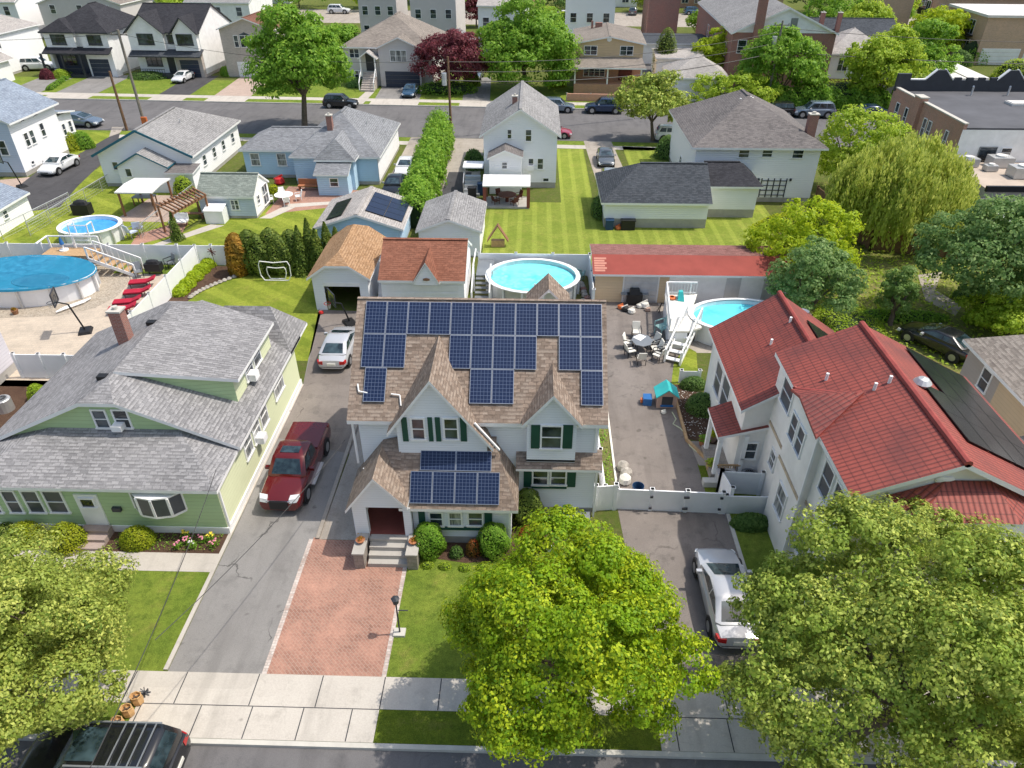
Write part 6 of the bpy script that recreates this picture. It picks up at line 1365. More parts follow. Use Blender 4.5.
# ================================================================ CARS
def make_car(label, kind, paint, L=4.5, W=1.76):
    root = thing({'sedan': 'parked_car', 'suv': 'parked_suv', 'pickup': 'pickup_truck'}[kind], label, {'sedan': 'car', 'suv': 'suv', 'pickup': 'pickup truck'}[kind], (0, 0, 0))
    hw = W / 2; h = L / 2
    if kind == 'sedan': prof = [(-1, .50, .70), (-.97, .80, .86), (-.80, .92, .95), (-.62, .95, .99), (-.1, .92, 1), (.36, .88, 1), (.62, .80, .98), (.88, .68, .90), (.97, .58, .80), (1, .45, .66)]; cab = (-.80, .50, -.40, .06, 1.37, .90)
    elif kind == 'suv': prof = [(-1, .60, .78), (-.985, .95, .90), (-.9, 1.02, .96), (-.6, 1.03, 1), (-.1, 1.0, 1), (.40, .98, 1), (.62, .93, .98), (.88, .84, .92), (.97, .72, .84), (1, .5, .72)]; cab = (-.96, .46, -.80, .18, 1.64, .98)
    else: prof = [(-1, .70, .88), (-.99, 1.02, .94), (-.9, 1.05, .97), (-.3, 1.06, .99), (.0, 1.04, 1), (.42, 1.02, 1), (.6, 1.0, .99), (.9, .93, .95), (.98, .8, .9), (1, .55, .82)]; cab = (-.22, .50, -.16, .27, 1.72, 1.02)
    mb = MB(); rings = []
    for x, zt, wf in prof:
        w = hw * wf; X = x * h; zb = .24 if abs(x) < .93 else .32
        half = [(0, zb), (w * .85, zb), (w * .98, zb + .12), (w, .5 * (zb + zt)), (w * .985, zt - .10), (w * .90, zt - .015), (w * .5, zt + .02), (0, zt + .03)]
        ring = [(X, y, z) for y, z in half] + [(X, -y, z) for y, z in half[-2:0:-1]]
        rings.append(len(mb.v)); mb.v += ring
    n = 14
    for i in range(len(rings) - 1):
        for k in range(n): a, b = rings[i], rings[i + 1]; j = (k + 1) % n; mb.f.append((a + k, a + j, b + j, b + k)); mb.m.append(0)
    mb.f.append(tuple(rings[0] + k for k in reversed(range(n)))); mb.f.append(tuple(rings[-1] + k for k in range(n))); mb.m += [0, 0]
    # wheel arches
    wr = .33 if kind == 'sedan' else .38; wxs = (-.60 * h, .62 * h)
    for X in wxs:
        for s in (-1, 1): mb.tube((X, s * hw * .93, wr), (X, s * (hw + .006), wr), wr + .07, n=18, m=1)
    # cabin
    xr, xf, tr, tf, zr_, zb = cab; xr, xf, tr, tf = [q * h for q in (xr, xf, tr, tf)]
    wb, wt = hw * .92, hw * .72; i0 = len(mb.v)
    sec = []
    for X0, X1, w, z in ((xr, xf, wb, zb - .05), (xr * .97 + tr * .03, xf * .97 + tf * .03, wb * .985, zb + .08), (tr - .05, tf + .06, wt + .035, zr_ - .07), (tr + .04, tf - .03, wt - .04, zr_ - .015), (tr + .3, tf - .3, wt - .3, zr_ + .01)):
        c = min(.18, w * .3); sec.append(len(mb.v))
        mb.v += [(X0 + .0, -w + c, z), (X0 + c * .6, -w, z), (X1 - c * .6, -w, z), (X1, -w + c, z), (X1, w - c, z), (X1 - c * .6, w, z), (X0 + c * .6, w, z), (X0, w - c, z)]
    for a, b in zip(sec, sec[1:]):
        for k in range(8): j = (k + 1) % 8; mb.f.append((a + k, a + j, b + j, b + k)); mb.m.append(0)
    mb.f.append(tuple(sec[-1] + k for k in range(8))); mb.m.append(0)
    body = mb.build('body', [paint, 'black_plastic'], root, angle=38)
    # glass set 4 mm proud of the cabin
    A_s, B_s = mb.v[sec[1]:sec[1] + 8], mb.v[sec[2]:sec[2] + 8]
    def pane(name, p, q, r_, s, mt='car_glass', ins=(.05, .95, .1, .94)):
        P, Q, R_, S = map(Vector, (p, q, r_, s)); m2 = MB(); nrm = (Q - P).cross(S - P).normalized() * .008
        f = lambda u, v: P.lerp(Q, u).lerp(S.lerp(R_, u), v) + nrm
        m2.quad(f(ins[0], ins[2]), f(ins[1], ins[2]), f(ins[1], ins[3]), f(ins[0], ins[3])); m2.build(name, mt, root)
    pane('windscreen', A_s[3], A_s[4], B_s[4], B_s[3], ins=(.0, 1, .08, .97)); pane('rear_window', A_s[7], A_s[0], B_s[0], B_s[7], ins=(.0, 1, .12 if kind != 'suv' else .25, .95))
    cuts = {'sedan': ((.06, .44), (.47, .97)), 'suv': ((.04, .30), (.33, .62), (.65, .97)), 'pickup': ((.05, .45), (.5, .97))}[kind]
    for (u0, u1) in cuts:
        pane('side_window', A_s[1], A_s[2], B_s[2], B_s[1], ins=(u0, u1, .14, .92)); pane('side_window', A_s[5], A_s[6], B_s[6], B_s[5], ins=(1 - u1, 1 - u0, .14, .92))
    for X in wxs:
        for s in (-1, 1):
            m2 = MB(); m2.tube((X, s * (hw - .2), wr), (X, s * (hw + .02), wr), wr, n=18); wh = m2.build('wheel', 'tyre', root, angle=40)
            m3 = MB(); m3.tube((X, s * (hw + .018), wr), (X, s * (hw + .03), wr), wr * .62, n=14); m3.build('rim', 'rim', wh)
    fz = prof[-2][1] + (.14 if kind == 'pickup' else 0); rz_ = prof[1][1]
    for s in (-1, 1):
        m2 = MB(); m2.hexa([(h * .9, s * hw * .52, fz - .16), (h * 1.004, s * hw * .5, fz - .2), (h * .99, s * hw * .84, fz - .17), (h * .88, s * hw * .93, fz - .12), (h * .9, s * hw * .52, fz + .03), (h * .985, s * hw * .5, fz - .03), (h * .965, s * hw * .84, fz - .02), (h * .87, s * hw * .92, fz + .035)]); m2.build('headlight', 'headlamp', root)
        m2 = MB(); m2.hexa([(-h * .9, s * hw * .6, rz_ - .2), (-h * 1.004, s * hw * .55, rz_ - .22), (-h * .99, s * hw * .86, rz_ - .2), (-h * .9, s * hw * .96, rz_ - .18), (-h * .9, s * hw * .6, rz_ - .02), (-h * .995, s * hw * .55, rz_ - .03), (-h * .98, s * hw * .88, rz_ - .03), (-h * .88, s * hw * .955, rz_ - .0)]); m2.build('taillight', 'taillamp', root)
        m2 = MB(); m2.box(.26 * h, .32 * h, s * hw * .95, s * (hw + .16), zb + .0, zb + .13); m2.build('mirror', paint, root)
    m2 = MB(); m2.box(h * .985, h * 1.012, -hw * .42, hw * .42, .38, fz - .12); m2.build('grille', 'black_plastic', root)
    m2 = MB(); m2.box(-h * 1.01, -h * .99, -.24, .24, .52, .66); m2.build('number_plate', 'cream_fabric', root)
    root['_h'] = zr_
    return root
def put(root, x, y, rz): root.location = (x, y, 0.01); root.rotation_euler = (0, 0, R(rz)); return root
def add(root, mb, name, mat):   # part given in car space
    return mb.build(name, mat, root)
proto_sedan = make_car('silver-white sedan parked nose-in before the white driveway gate, tail to the street', 'sedan', 'paint_palesilver', 4.45)
put(proto_sedan, 7.5, 17.65, 90)
proto_suv = make_car('white suv at the near kerb behind the round street tree', 'suv', 'paint_white', 4.4)
g = G(338, 352); put(proto_suv, 15.6, 79.7, -3); proto_suv.location.z = -.11
tr = make_car('dark red pickup truck with covered bed facing us in the left driveway', 'pickup', 'paint_maroon', 5.3, 1.88)
mb = MB(); mb.box(-2.52, -.66, -.84, .84, 1.05, 1.10); add(tr, mb, 'bed_cover', 'paint_maroon'); mb = MB(); mb.box(.05, .5, -.42, .42, 1.73, 1.745); add(tr, mb, 'sunroof', 'car_glass')
mb = MB(); mb.box(2.58, 2.64, -.5, .5, .45, .6); mb.box(2.6, 2.65, -.52, .52, .78, .82); add(tr, mb, 'bumper', 'chrome'); mb = MB(); mb.box(-.5, 1.0, .92, 1.06, .3, .36); mb.box(-.5, 1.0, -1.06, -.92, .3, .36); add(tr, mb, 'running_board', 'light_metal')
MAT['cover'] = None
put(tr, -10.5, 24.35, -91)
bs = make_car('black suv with ribbed roof rails parked at the kerb in the bottom left corner', 'suv', 'paint_black', 4.75, 1.86)
mb = MB(); mb.box(-.35, .5, -.5, .5, 1.645, 1.662); add(bs, mb, 'glass_roof', 'car_glass')
mb = MB()
for s in (-.66, .66): mb.bar((-1.85, s, 1.68), (.42, s, 1.68), .05)
for x in (-1.7, -1.4, -1.1, -.8): mb.bar((x, -.66, 1.69), (x, .66, 1.69), .035)
add(bs, mb, 'roof_rails', 'grey_metal')
put(bs, -12.6, 10.75, 180)
index_kids(proto_sedan)
def car(src, lab, x, y, rz, paint, sc=1.0, group=None, z=.01): o = dup(src, (x, y, z), R(rz), lab, paint, (sc, sc, sc), group); return o
S_, U_ = proto_sedan, proto_suv
# other cars
def cat(o, n): return o
car(S_, 'white sedan with dark sunroof on the curved black driveway beside the tall house', *G(61, 170)[:2], 266, 'paint_white', 1.02)
car(S_, 'silver-grey sedan at the kerb beyond the tall house', -52.6, 83.9, -3, 'paint_slate', 1.12, z=-.11)
car(S_, 'small white car in front of the farmhouse with pointed gables', *G(184, 81)[:2], 266, 'paint_white', .98)
car(U_, 'white pickup-like car in the driveway left of the farmhouse with navy porch', *G(40, 70)[:2], 10, 'paint_white', 1.15)
car(U_, 'black minivan at the far kerb half behind the tall maple', -24.3, 93.6, -3, 'paint_black', .98, z=-.11)
car(S_, 'blue hatchback facing us on the driveway below the dark double garage', *G(411, 95)[:2], -93, 'paint_blue', 1.0)
car(U_, 'grey suv on the driveway right of the maroon tree', *G(476, 79)[:2], -93, 'paint_slate', 1.05)
car(U_, 'blue-grey suv at the far kerb beyond the roof of the white gabled house', 3.0, 92.2, -3, 'paint_slate', 1.0, z=-.11)
car(U_, 'navy suv at the far kerb in front of the tan house', 8.8, 91.9, 177, 'paint_navy', 1.08, z=-.11)
car(S_, 'pink-red car at the near kerb peeking out from the white gabled house', 2.2, 80.9, -3, 'paint_pink', 1.0, z=-.11)
car(S_, 'silver-white car, tail to us, before the open tan-roofed garage', -10.95, 34.9, 90, 'paint_palesilver', .97)
car(U_, 'silver suv at the kerb beyond the big white house', 34.0, 90.5, 177, 'paint_slate', 1.1, z=-.11)
car(S_, 'dark blue sedan at the kerb next to the silver suv by the leafy fence', 40.3, 90.2, 177, 'paint_navy', 1.12, z=-.11)
car(U_, 'black car mostly hidden between the big white roof and the silver suv', 29.6, 90.9, 177, 'paint_black', 1.0, z=-.11)
car(S_, 'dark green-black car facing us on the narrow drive below the white gabled house wall', 7.35, 71.5, -92, 'paint_grey', .95)
car(S_, 'silver car nearest the charcoal roof on the narrow drive', 7.3, 65.0, -92, 'paint_silver', .95)
car(S_, 'silver car parked behind the black one next to the tall hedge', -12.1, 67.8, -91, 'paint_white', .98)
car(S_, 'black car parked in front of the silver one next to the tall hedge', -12.3, 62.6, -91, 'paint_black', .98)
car(S_, 'black sedan in the shade behind the solar roof of the red-tiled house', *G(936, 348)[:2], 125, 'paint_black', 1.0)
car(U_, 'white pickup-like car on the third street at the top left of centre', -44.5, 180.5, -3, 'paint_white', 1.15, z=-.11)
car(S_, 'white car on the third street behind the round street tree', 6.8, 176, -3, 'paint_white', 1.0, z=-.11)
car(U_, 'grey car parked nose-out on the third street behind the plain white house', 22.3, 180.5, 80, 'paint_grey', 1.0, z=-.11)
car(U_, 'blue car on the third street at the top centre', 36, 181, 5, 'paint_blue', 1.0, z=-.11)
car(S_, 'dark car in the yard behind the split-level house', *G(398, 33)[:2], 80, 'paint_blue', 1.0)
# ================================================================ FOLIAGE
def leaf_mesh(name, P, N, size, mat, par, aspect=.62, org=None, droop=None):
    n = len(P); rnd = RNG.normal(size=(n, 3)); T = np.cross(N, rnd); T /= np.linalg.norm(T, axis=1)[:, None] + 1e-9
    if droop is not None: T = T * .35 + np.array([0, 0, -1.0]) * droop; T /= np.linalg.norm(T, axis=1)[:, None]; 
    B = np.cross(N, T); B /= np.linalg.norm(B, axis=1)[:, None] + 1e-9
    s = size * RNG.uniform(.65, 1.35, size=(n, 1)); a = T * s * .5; b = B * s * .5 * aspect; up = N * s * .12
    V = np.empty((n, 4, 3)); V[:, 0] = P - a; V[:, 1] = P + b * 1 - a * .1 + up; V[:, 2] = P + a; V[:, 3] = P - b - a * .1 + up
    o0 = ORG[par.name] if par is not None else (org if org is not None else Vector((0, 0, 0)))
    V = V.reshape(-1, 3) - np.array(o0)
    me = bpy.data.meshes.new(name); me.vertices.add(4 * n); me.vertices.foreach_set('co', V.ravel())
    me.loops.add(4 * n); me.loops.foreach_set('vertex_index', np.arange(4 * n, dtype=np.int32))
    me.polygons.add(n); me.polygons.foreach_set('loop_start', np.arange(0, 4 * n, 4, dtype=np.int32)); me.polygons.foreach_set('loop_total', np.full(n, 4, dtype=np.int32))
    me.materials.append(MAT[mat]); me.update(calc_edges=True); me.validate()
    o = bpy.data.objects.new(name, me); COL.objects.link(o)
    if par is not None: o.parent = par
    else: o.location = o0
    ORG[o.name] = Vector(o0); return o
def unit(v): return v / (np.linalg.norm(v, axis=1)[:, None] + 1e-9)
def crown_pts(c, rad, nclump, per, cr, lump=.25, inner=.25, top=.0, flat=1.0, low=-.75, seed=None):
    """crown = uneven boughs; leaf clumps sit on the outside of the boughs so valleys between them stay dark"""
    rng = np.random.default_rng(seed if seed is not None else 1); rad = np.array(rad)
    nb = 15 + int(8 * min(1, nclump / 600)); B = []
    for _ in range(400):
        d = rng.normal(size=3); d /= np.linalg.norm(d)
        if d[2] < low + .15: continue
        if all(np.linalg.norm(d - q[0]) > .50 for q in B): B.append((d, rng.uniform(.46, .80), rng.uniform(.19, .40)))
        if len(B) >= nb: break
    B.append((np.array([0, 0, .2]), .1, .5))
    C = np.array([b[0] * b[1] for b in B]); Rr = np.array([b[2] for b in B]); W = Rr ** 2 / (Rr ** 2).sum()
    idx = rng.choice(len(B), size=nclump * 4, p=W); d = unit(rng.normal(size=(len(idx), 3))); d = unit(d + unit(C[idx] + 1e-6) * .45 + np.array([0, 0, .2]))
    Q = C[idx] + d * (Rr[idx] * rng.uniform(.72, 1.08, size=len(idx)))[:, None]
    dist = np.linalg.norm(Q[:, None, :] - C[None], axis=2) / Rr[None]; dist[np.arange(len(idx)), idx] = 9
    keep = (dist.min(axis=1) > .78) & (Q[:, 2] > -1.0) ; Q = Q[keep]; d = d[keep]
    if len(Q) > nclump: Q = Q[:nclump]; d = d[:nclump]
    mx = np.percentile(np.abs(Q), 95.5, axis=0); Q = Q / np.maximum(mx, .3) * .97; m = len(Q)
    k = rng.random(m) < inner * .5; Q[k] *= rng.uniform(.5, .85, size=(k.sum(), 1))
    P0 = np.array(c) + Q * rad
    q = unit(rng.normal(size=(m, per, 3)).reshape(-1, 3)).reshape(m, per, 3); r = cr * rng.uniform(.45, 1.35, size=(m, 1, 1)) * rng.uniform(.35, 1, size=(m, per, 1)) ** .5
    q[..., 2] *= .6
    P = P0[:, None, :] + q * r; N = unit((q + d[:, None, :] * .6 + np.array([0, 0, .45]) + rng.normal(size=(m, per, 3)) * .5).reshape(-1, 3))
    return P.reshape(-1, 3), N
def px_tree(label, cx, cy, pw, ph, mat, gap=.6, nclump=200, cr=.7, leaf=.3, name='tree', seed=1, trunk=.18, hint=None):
    for t in range(400):
        Y = 160 - t * .4 if hint is None else hint; p = PY(cx, cy, Y); dep = Y * cT + (CH - p.z) * sT; s = FPX / dep; rz = ph / 2 / s
        if hint is not None or p.z >= rz * .9 + gap: break
    rx = pw / 2 / s; return tree(name, label, (p.x, p.y), max(.7, p.z - rz * .8), (p.x, p.y, p.z), (rx * .93, min(rx, rx * .55 + rz * .4) * .93, rz * .92), mat, nclump, 50, cr, leaf, trunk, 5, seed=seed)
def tree(name, label, base, h0, c, rad, mat, nclump=120, per=40, cr=.5, leaf=.2, trunk=.2, limbs=6, cat='tree', lump=.25, inner=.25, group=None, low=-.75, lean=None, limbmat='bark', seed=None):
    root = thing(name, label, cat, (base[0], base[1], 0), group)
    c = Vector(c); b = Vector((base[0], base[1], -.05)); fork = b.lerp(Vector((c.x, c.y, h0)), 1); fork.z = h0
    mb = MB(); mb.tube(b, b.lerp(fork, .15), trunk * 1.35, trunk, 10, caps=False); mb.tube(b.lerp(fork, .15), fork, trunk, trunk * .75, 10, caps=False)
    rng = random.Random(seed or 5)
    for k in range(limbs):
        t = 2 * math.pi * (k + rng.random() * .6) / limbs; e = rng.uniform(.35, .75)
        mid = fork + Vector((math.cos(t) * rad[0] * .33, math.sin(t) * rad[1] * .33, (c.z - h0) * .6 + rng.random() * .5)); tip = c + Vector((math.cos(t) * rad[0] * e, math.sin(t) * rad[1] * e, rad[2] * rng.uniform(.05, .6)))
        mb.tube(fork, mid, trunk * .5, trunk * .34, 7, caps=False); mb.tube(mid, tip, trunk * .34, trunk * .1, 6, caps=False)
        for j in range(3):
            q = mid.lerp(tip, .3 + .25 * j); e2 = q + Vector((rng.uniform(-1, 1) * rad[0] * .3, rng.uniform(-1, 1) * rad[1] * .3, rng.uniform(.1, .4) * rad[2])); mb.tube(q, e2, trunk * .16, trunk * .05, 5, caps=False)
    mb.build('trunk', limbmat, root)
    P, N = crown_pts(c, rad, nclump, per, cr, lump, inner, low=low, seed=seed)
    leaf_mesh('crown', P, N, leaf, mat, root)
    return root
def bush(label, x, y, rx, ry, h, mat, n=1200, leaf=.1, name='bush', cat='bush', lump=.12, group=None, z=0, shape='ball', zc=None):
    rng = RNG; d = unit(rng.normal(size=(n, 3))); d[:, 2] = np.abs(d[:, 2]) * 1.0
    lob = unit(rng.normal(size=(10, 3))); g = np.max(d @ lob.T, axis=1); rr = (1 - lump + lump * g) * rng.uniform(.86, 1.02, size=n)
    if shape == 'cone':
        t = rng.random(n) ** 1.3; a = rng.random(n) * 2 * math.pi; w = (1 - t) ** .75 * (1 + .12 * np.sin(a * 3 + t * 9)) * rng.uniform(.7, 1.05, size=n)
        P = np.stack([x + np.cos(a) * w * rx, y + np.sin(a) * w * ry, z + t * h], 1); N = unit(np.stack([np.cos(a), np.sin(a), np.full(n, .5)], 1) + rng.normal(size=(n, 3)) * .5)
    elif shape == 'egg':
        t = rng.random(n); a = rng.random(n) * 2 * math.pi; w = np.sqrt(np.clip(1 - (1.75 * (t - .38)) ** 2 * np.where(t > .38, .86, .6), 0.02, 1)) * (1 + lump * np.sin(a * 4 + t * 6)) * rng.uniform(.86, 1.04, size=n)
        P = np.stack([x + np.cos(a) * w * rx, y + np.sin(a) * w * ry, z + t * h], 1); N = unit(np.stack([np.cos(a), np.sin(a), (t - .3) * 2], 1) + rng.normal(size=(n, 3)) * .4)
    else:
        P = np.array([x, y, z]) + d * rr[:, None] * np.array([rx, ry, h]); N = unit(d / np.array([rx, ry, h]) * min(rx, h) + rng.normal(size=(n, 3)) * .4)
    root = thing(name, label, cat, (x, y, z), group)
    leaf_mesh('foliage', P, N, leaf, mat, root)
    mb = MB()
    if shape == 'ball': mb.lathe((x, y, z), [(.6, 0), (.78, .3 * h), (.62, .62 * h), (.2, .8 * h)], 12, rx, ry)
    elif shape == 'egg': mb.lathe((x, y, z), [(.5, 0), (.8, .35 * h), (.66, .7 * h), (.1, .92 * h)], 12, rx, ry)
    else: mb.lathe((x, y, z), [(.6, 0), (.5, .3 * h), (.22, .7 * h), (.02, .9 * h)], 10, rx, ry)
    mb.build('dark_core', 'leaf_core', root)  # dark solid core filling the bush behind its leaves
    return root
# big street maples in front
tree('maple_tree', 'bright lime-green maple in the kerb strip before the pale blue house', (1.75, 12.6), 2.3, (1.7, 12.75, 4.45), (3.25, 3.1, 2.5), 'leaf_lime', 640, 165, .42, .108, .22, 8, lump=.30, inner=.2, seed=21)
tree('maple_tree', 'largest olive-green street tree, covering the bottom right corner', (10.2, 12.6), 2.5, (11.15, 12.0, 4.7), (5.0, 4.15, 3.45), 'leaf_olive', 1150, 150, .44, .108, .28, 9, lump=.26, inner=.2, seed=4)
tree('maple_tree', 'olive-green street tree at the left edge in front of the light green house', (-14.7, 12.5), 2.3, (-16.0, 12.5, 3.9), (3.6, 3.15, 2.35), 'leaf_olive_b', 720, 145, .43, .105, .24, 8, lump=.28, inner=.2, seed=9)
# far big ones
tree('maple_tree', 'tall bright green street tree on the near side of the far street', (-26.0, 82.6), 3.6, (-25.6, 83, 6.9), (4.6, 4.2, 5.0), 'leaf_green', 420, 55, .95, .36, .35, 6, lump=.3, seed=31)
tree('maple_tree', 'broad deep green tree left of the tan house across the street', (-.8, 103), 2.6, (-1.3, 103.5, 5.3), (6.0, 5.2, 5.0), 'leaf_green', 480, 55, 1.05, .38, .35, 6, lump=.3, seed=33)
tree('maple_tree', 'small round yellow-green street tree beside the white suv', (13.2, 79.6), 1.8, (12.9, 79.8, 4.0), (3.6, 3.2, 2.6), 'leaf_olive', 260, 50, .65, .28, .2, 6, lump=.2, seed=35)
tree('maple_tree', 'maroon-leaved tree beside the split-level house', (-11.0, 102), 1.4, (-10.8, 102.5, 3.9), (4.6, 3.5, 3.1), 'leaf_maroon', 260, 50, .8, .32, .2, 6, lump=.3, seed=37)
wroot = tree('willow_tree', 'big yellow-green weeping willow right of the big white house', (27.8, 51.5), 3.0, (27.8, 52, 5.0), (1.5, 1.5, 1.5), 'leaf_willow', 20, 20, .5, .3, .35, 8, seed=39)
def willow(root, c, rad, n=1500):
    rng = np.random.default_rng(3); L0 = unit(rng.normal(size=(26, 3))); L0[:, 2] = np.abs(L0[:, 2]) * .8; idx = rng.integers(0, 26, n)
    d = unit(L0[idx] + rng.normal(size=(n, 3)) * .22); d[:, 2] = np.abs(d[:, 2]); sc = rng.uniform(.72, 1.0, size=26)[idx] * rng.uniform(.8, 1.03, size=n)
    S = np.array(c) + d * sc[:, None] * np.array(rad); k = 34; L = rng.uniform(1.0, 2.8, size=(n, 1)) * (1.2 - d[:, 2:3] * .5); t = np.linspace(0, 1, k)[None, :]
    out = d.copy(); out[:, 2] = 0
    P = S[:, None, :] + out[:, None, :] * (t ** .6)[..., None] * .4 + np.array([0, 0, -1.0]) * (t * L)[..., None] + rng.normal(size=(n, k, 3)) * .11
    P = P.reshape(-1, 3); out = np.repeat(out, k, 0); ok = P[:, 2] > .3; P = P[ok]; N = unit(out[ok] + rng.normal(size=(len(P), 3)) * .6 + np.array([0, 0, .3]))
    return leaf_mesh('fronds', P, N, .36, 'leaf_willow', root, .34, droop=1.0)
willow(wroot, (27.6, 52.0, 3.9), (5.0, 4.6, 4.5))
for i, (lab, cx, cy, pw, ph, mt, gap, nc, cr, lf) in enumerate((
 ('light green tree between the big white house and the brick building', 858, 148, 82, 78, 'leaf_fresh', .8, 200, .65, .28),
 ('bright yellow-green tree over the right end of the garage row', 808, 247, 108, 80, 'leaf_lush', .6, 330, .5, .2),
 ('blue-green leafed tree right beside the red-roofed house', 814, 284, 84, 80, 'leaf_bluegreen', .6, 260, .42, .19),
 ('slim upright green tree alone in the rough yard', 899, 297, 34, 60, 'leaf_cool', .2, 110, .3, .16),
 ('wide layered dark blue-green tree at the right picture edge', 1003, 252, 156, 108, 'leaf_bluegreen', 1.2, 560, .55, .22),
 ('lower light-green bushy tree at the right edge above the brown roof', 1018, 312, 90, 48, 'leaf_fresh', .2, 240, .45, .19),
 ('green tree in front of the brick hall, round and tall', 786, 64, 80, 64, 'leaf_green', 1.0, 330, .85, .36),
 ('smaller bright yellow-green tree by the brick hall wall', 722, 51, 55, 40, 'leaf_lush', .8, 200, .75, .34),
 ('loose light-green tree over the grey roof behind the big white house', 737, 90, 96, 30, 'leaf_fresh', .3, 220, .6, .28),
 ('tallest light green tree, just right of the white hip house', 888, 68, 70, 62, 'leaf_fresh', 1.0, 300, .85, .36),
 ('green tree left of the tan brick apartments, behind the lighter one', 922, 54, 58, 58, 'leaf_green', 1.0, 250, .85, .36),
 ('yellow-green tree before the tan brick apartments', 940, 32, 52, 38, 'leaf_lush', 1.0, 200, .95, .42),
 ('light green tree above the pale hip roof of the white house', 866, 28, 56, 42, 'leaf_fresh', 1.0, 220, .95, .42),
 ('green tree at the very top edge, right of centre', 884, 8, 56, 28, 'leaf_green', .6, 180, 1.0, .46),
 ('dark conifer at the top left behind the farmhouse roofs', 51, 15, 18, 22, 'leaf_deep', .2, 110, .6, .4),
 ('dark green tree at the extreme top left corner', 4, 12, 22, 18, 'leaf_deep', .2, 110, .7, .4),
 ('green tree top centre behind the split-level house', 441, 8, 14, 30, 'leaf_green', .2, 110, .6, .36),
 ('dark red tree top centre beside the greige house', 476, 10, 22, 24, 'leaf_maroon', .2, 110, .7, .36),
 ('small green tree between the back houses and the third street', 590, 14, 20, 20, 'leaf_deep', .2, 110, .7, .36),
 ('yellow-green tree beyond the pale house row at the top', 185, 3, 60, 14, 'leaf_fresh', .2, 150, 1.0, .46))):
    px_tree(lab, cx, cy, pw, ph, mt, gap, nc, cr, lf, seed=40 + i)
for i, (x, y, rx_, h_, mt) in enumerate(((-112, 186, 7, 7, 'leaf_green'), (-84, 188, 6, 6, 'leaf_deep'), (-56, 189, 8, 8, 'leaf_green'), (-38, 188, 6, 7, 'leaf_fresh'), (-16, 187, 6, 7, 'leaf_green'), (5, 187, 6, 7, 'leaf_deep'), (27, 184.5, 4, 5, 'leaf_fresh'), (43, 184, 6, 7, 'leaf_green'), (62, 182, 8, 8, 'leaf_deep'), (78, 181, 7, 7, 'leaf_fresh'), (33.5, 150, 4, 4, 'leaf_green'), (57, 152, 6, 6, 'leaf_green'), (-70, 132, 4, 4, 'leaf_fresh'), (-33, 128, 3.5, 3.5, 'leaf_green'), (-22.5, 127, 3, 3.2, 'leaf_deep'), (1.5, 126, 3, 3.5, 'leaf_green'), (3.5, 146, 3.5, 4, 'leaf_fresh'))):
    tree('tree', ('tree before the third row of houses, farthest left', 'dark tree before the third row of houses, second from the left', 'broad tree behind the two farmhouse-style houses, across the third street', 'light tree across the third street left of the beige back house', 'tree across the third street behind the greige back house', 'dark tree across the third street behind the broad green tree', 'small light tree across the third street behind the garage yard', 'tree across the third street behind the brick hall roof', 'dark broad tree across the third street behind the hall, right', 'light tree across the third street left of the apartments', 'small tree right behind the brick hall', 'tree between the dark shingled house and the top edge', 'tree in the back garden behind the navy-porch farmhouse', 'small tree left of the beige back house', 'dark small tree behind the hipped split-level roof', 'tree directly behind the broad deep green tree', 'light tree between the two white back houses')[i], (x, y), 1.2, (x, y, h_ * .62), (rx_, rx_ * .8, h_ * .55), mt, 150, 45, 1.0, .45, .2, 5, seed=90 + i)
# conifers / cypresses
for lab, x, y, rx, h, mat, nm in (
 ('narrow dark cypress beside the garages right of the tan house', *G(663, 76)[:2], 1.6, 6.5, 'leaf_arbor', 'cypress'),
 ('rust-brown arborvitae, first of the row behind the oval lawn', -20.4, 45.3, .8, 3.0, 'leaf_rust', 'arborvitae')):
    bush(lab, x, y, rx, rx, h, mat, 3200, .2, nm, 'conifer', shape='egg', lump=.1)
AR = ((-19.6, 45.7, 3.1, .85, 'dark green arborvitae right next to the rust-brown one'), (-18.9, 45.4, 2.9, .8, 'arborvitae, third plant of the evergreen row'), (-18.1, 45.8, 3.2, .85, 'arborvitae, fourth plant of the evergreen row'), (-17.4, 45.4, 2.9, .8, 'arborvitae right behind the white rebound net, left one'),
 (-16.7, 45.8, 3.1, .8, 'arborvitae right behind the white rebound net, right one'), (-16.0, 45.5, 3.5, .8, 'first pointed arborvitae right of the rebound net'), (-15.4, 45.9, 3.9, .8, 'tallest arborvitae of the evergreen row'), (-14.8, 45.5, 3.3, .75, 'arborvitae just right of the tallest one'), (-14.2, 46.0, 3.6, .8, 'arborvitae, second from the right end of the evergreen row'), (-13.7, 46.6, 3.0, .8, 'arborvitae at the right end of the row, touching the tan-roofed garage'))
for k, (x, y, h, r_, lab) in enumerate(AR): bush(lab, x, y, r_, r_, h, 'leaf_arbor', 2600, .16, 'arborvitae', 'conifer', shape='cone' if k > 4 else 'egg', lump=.16)
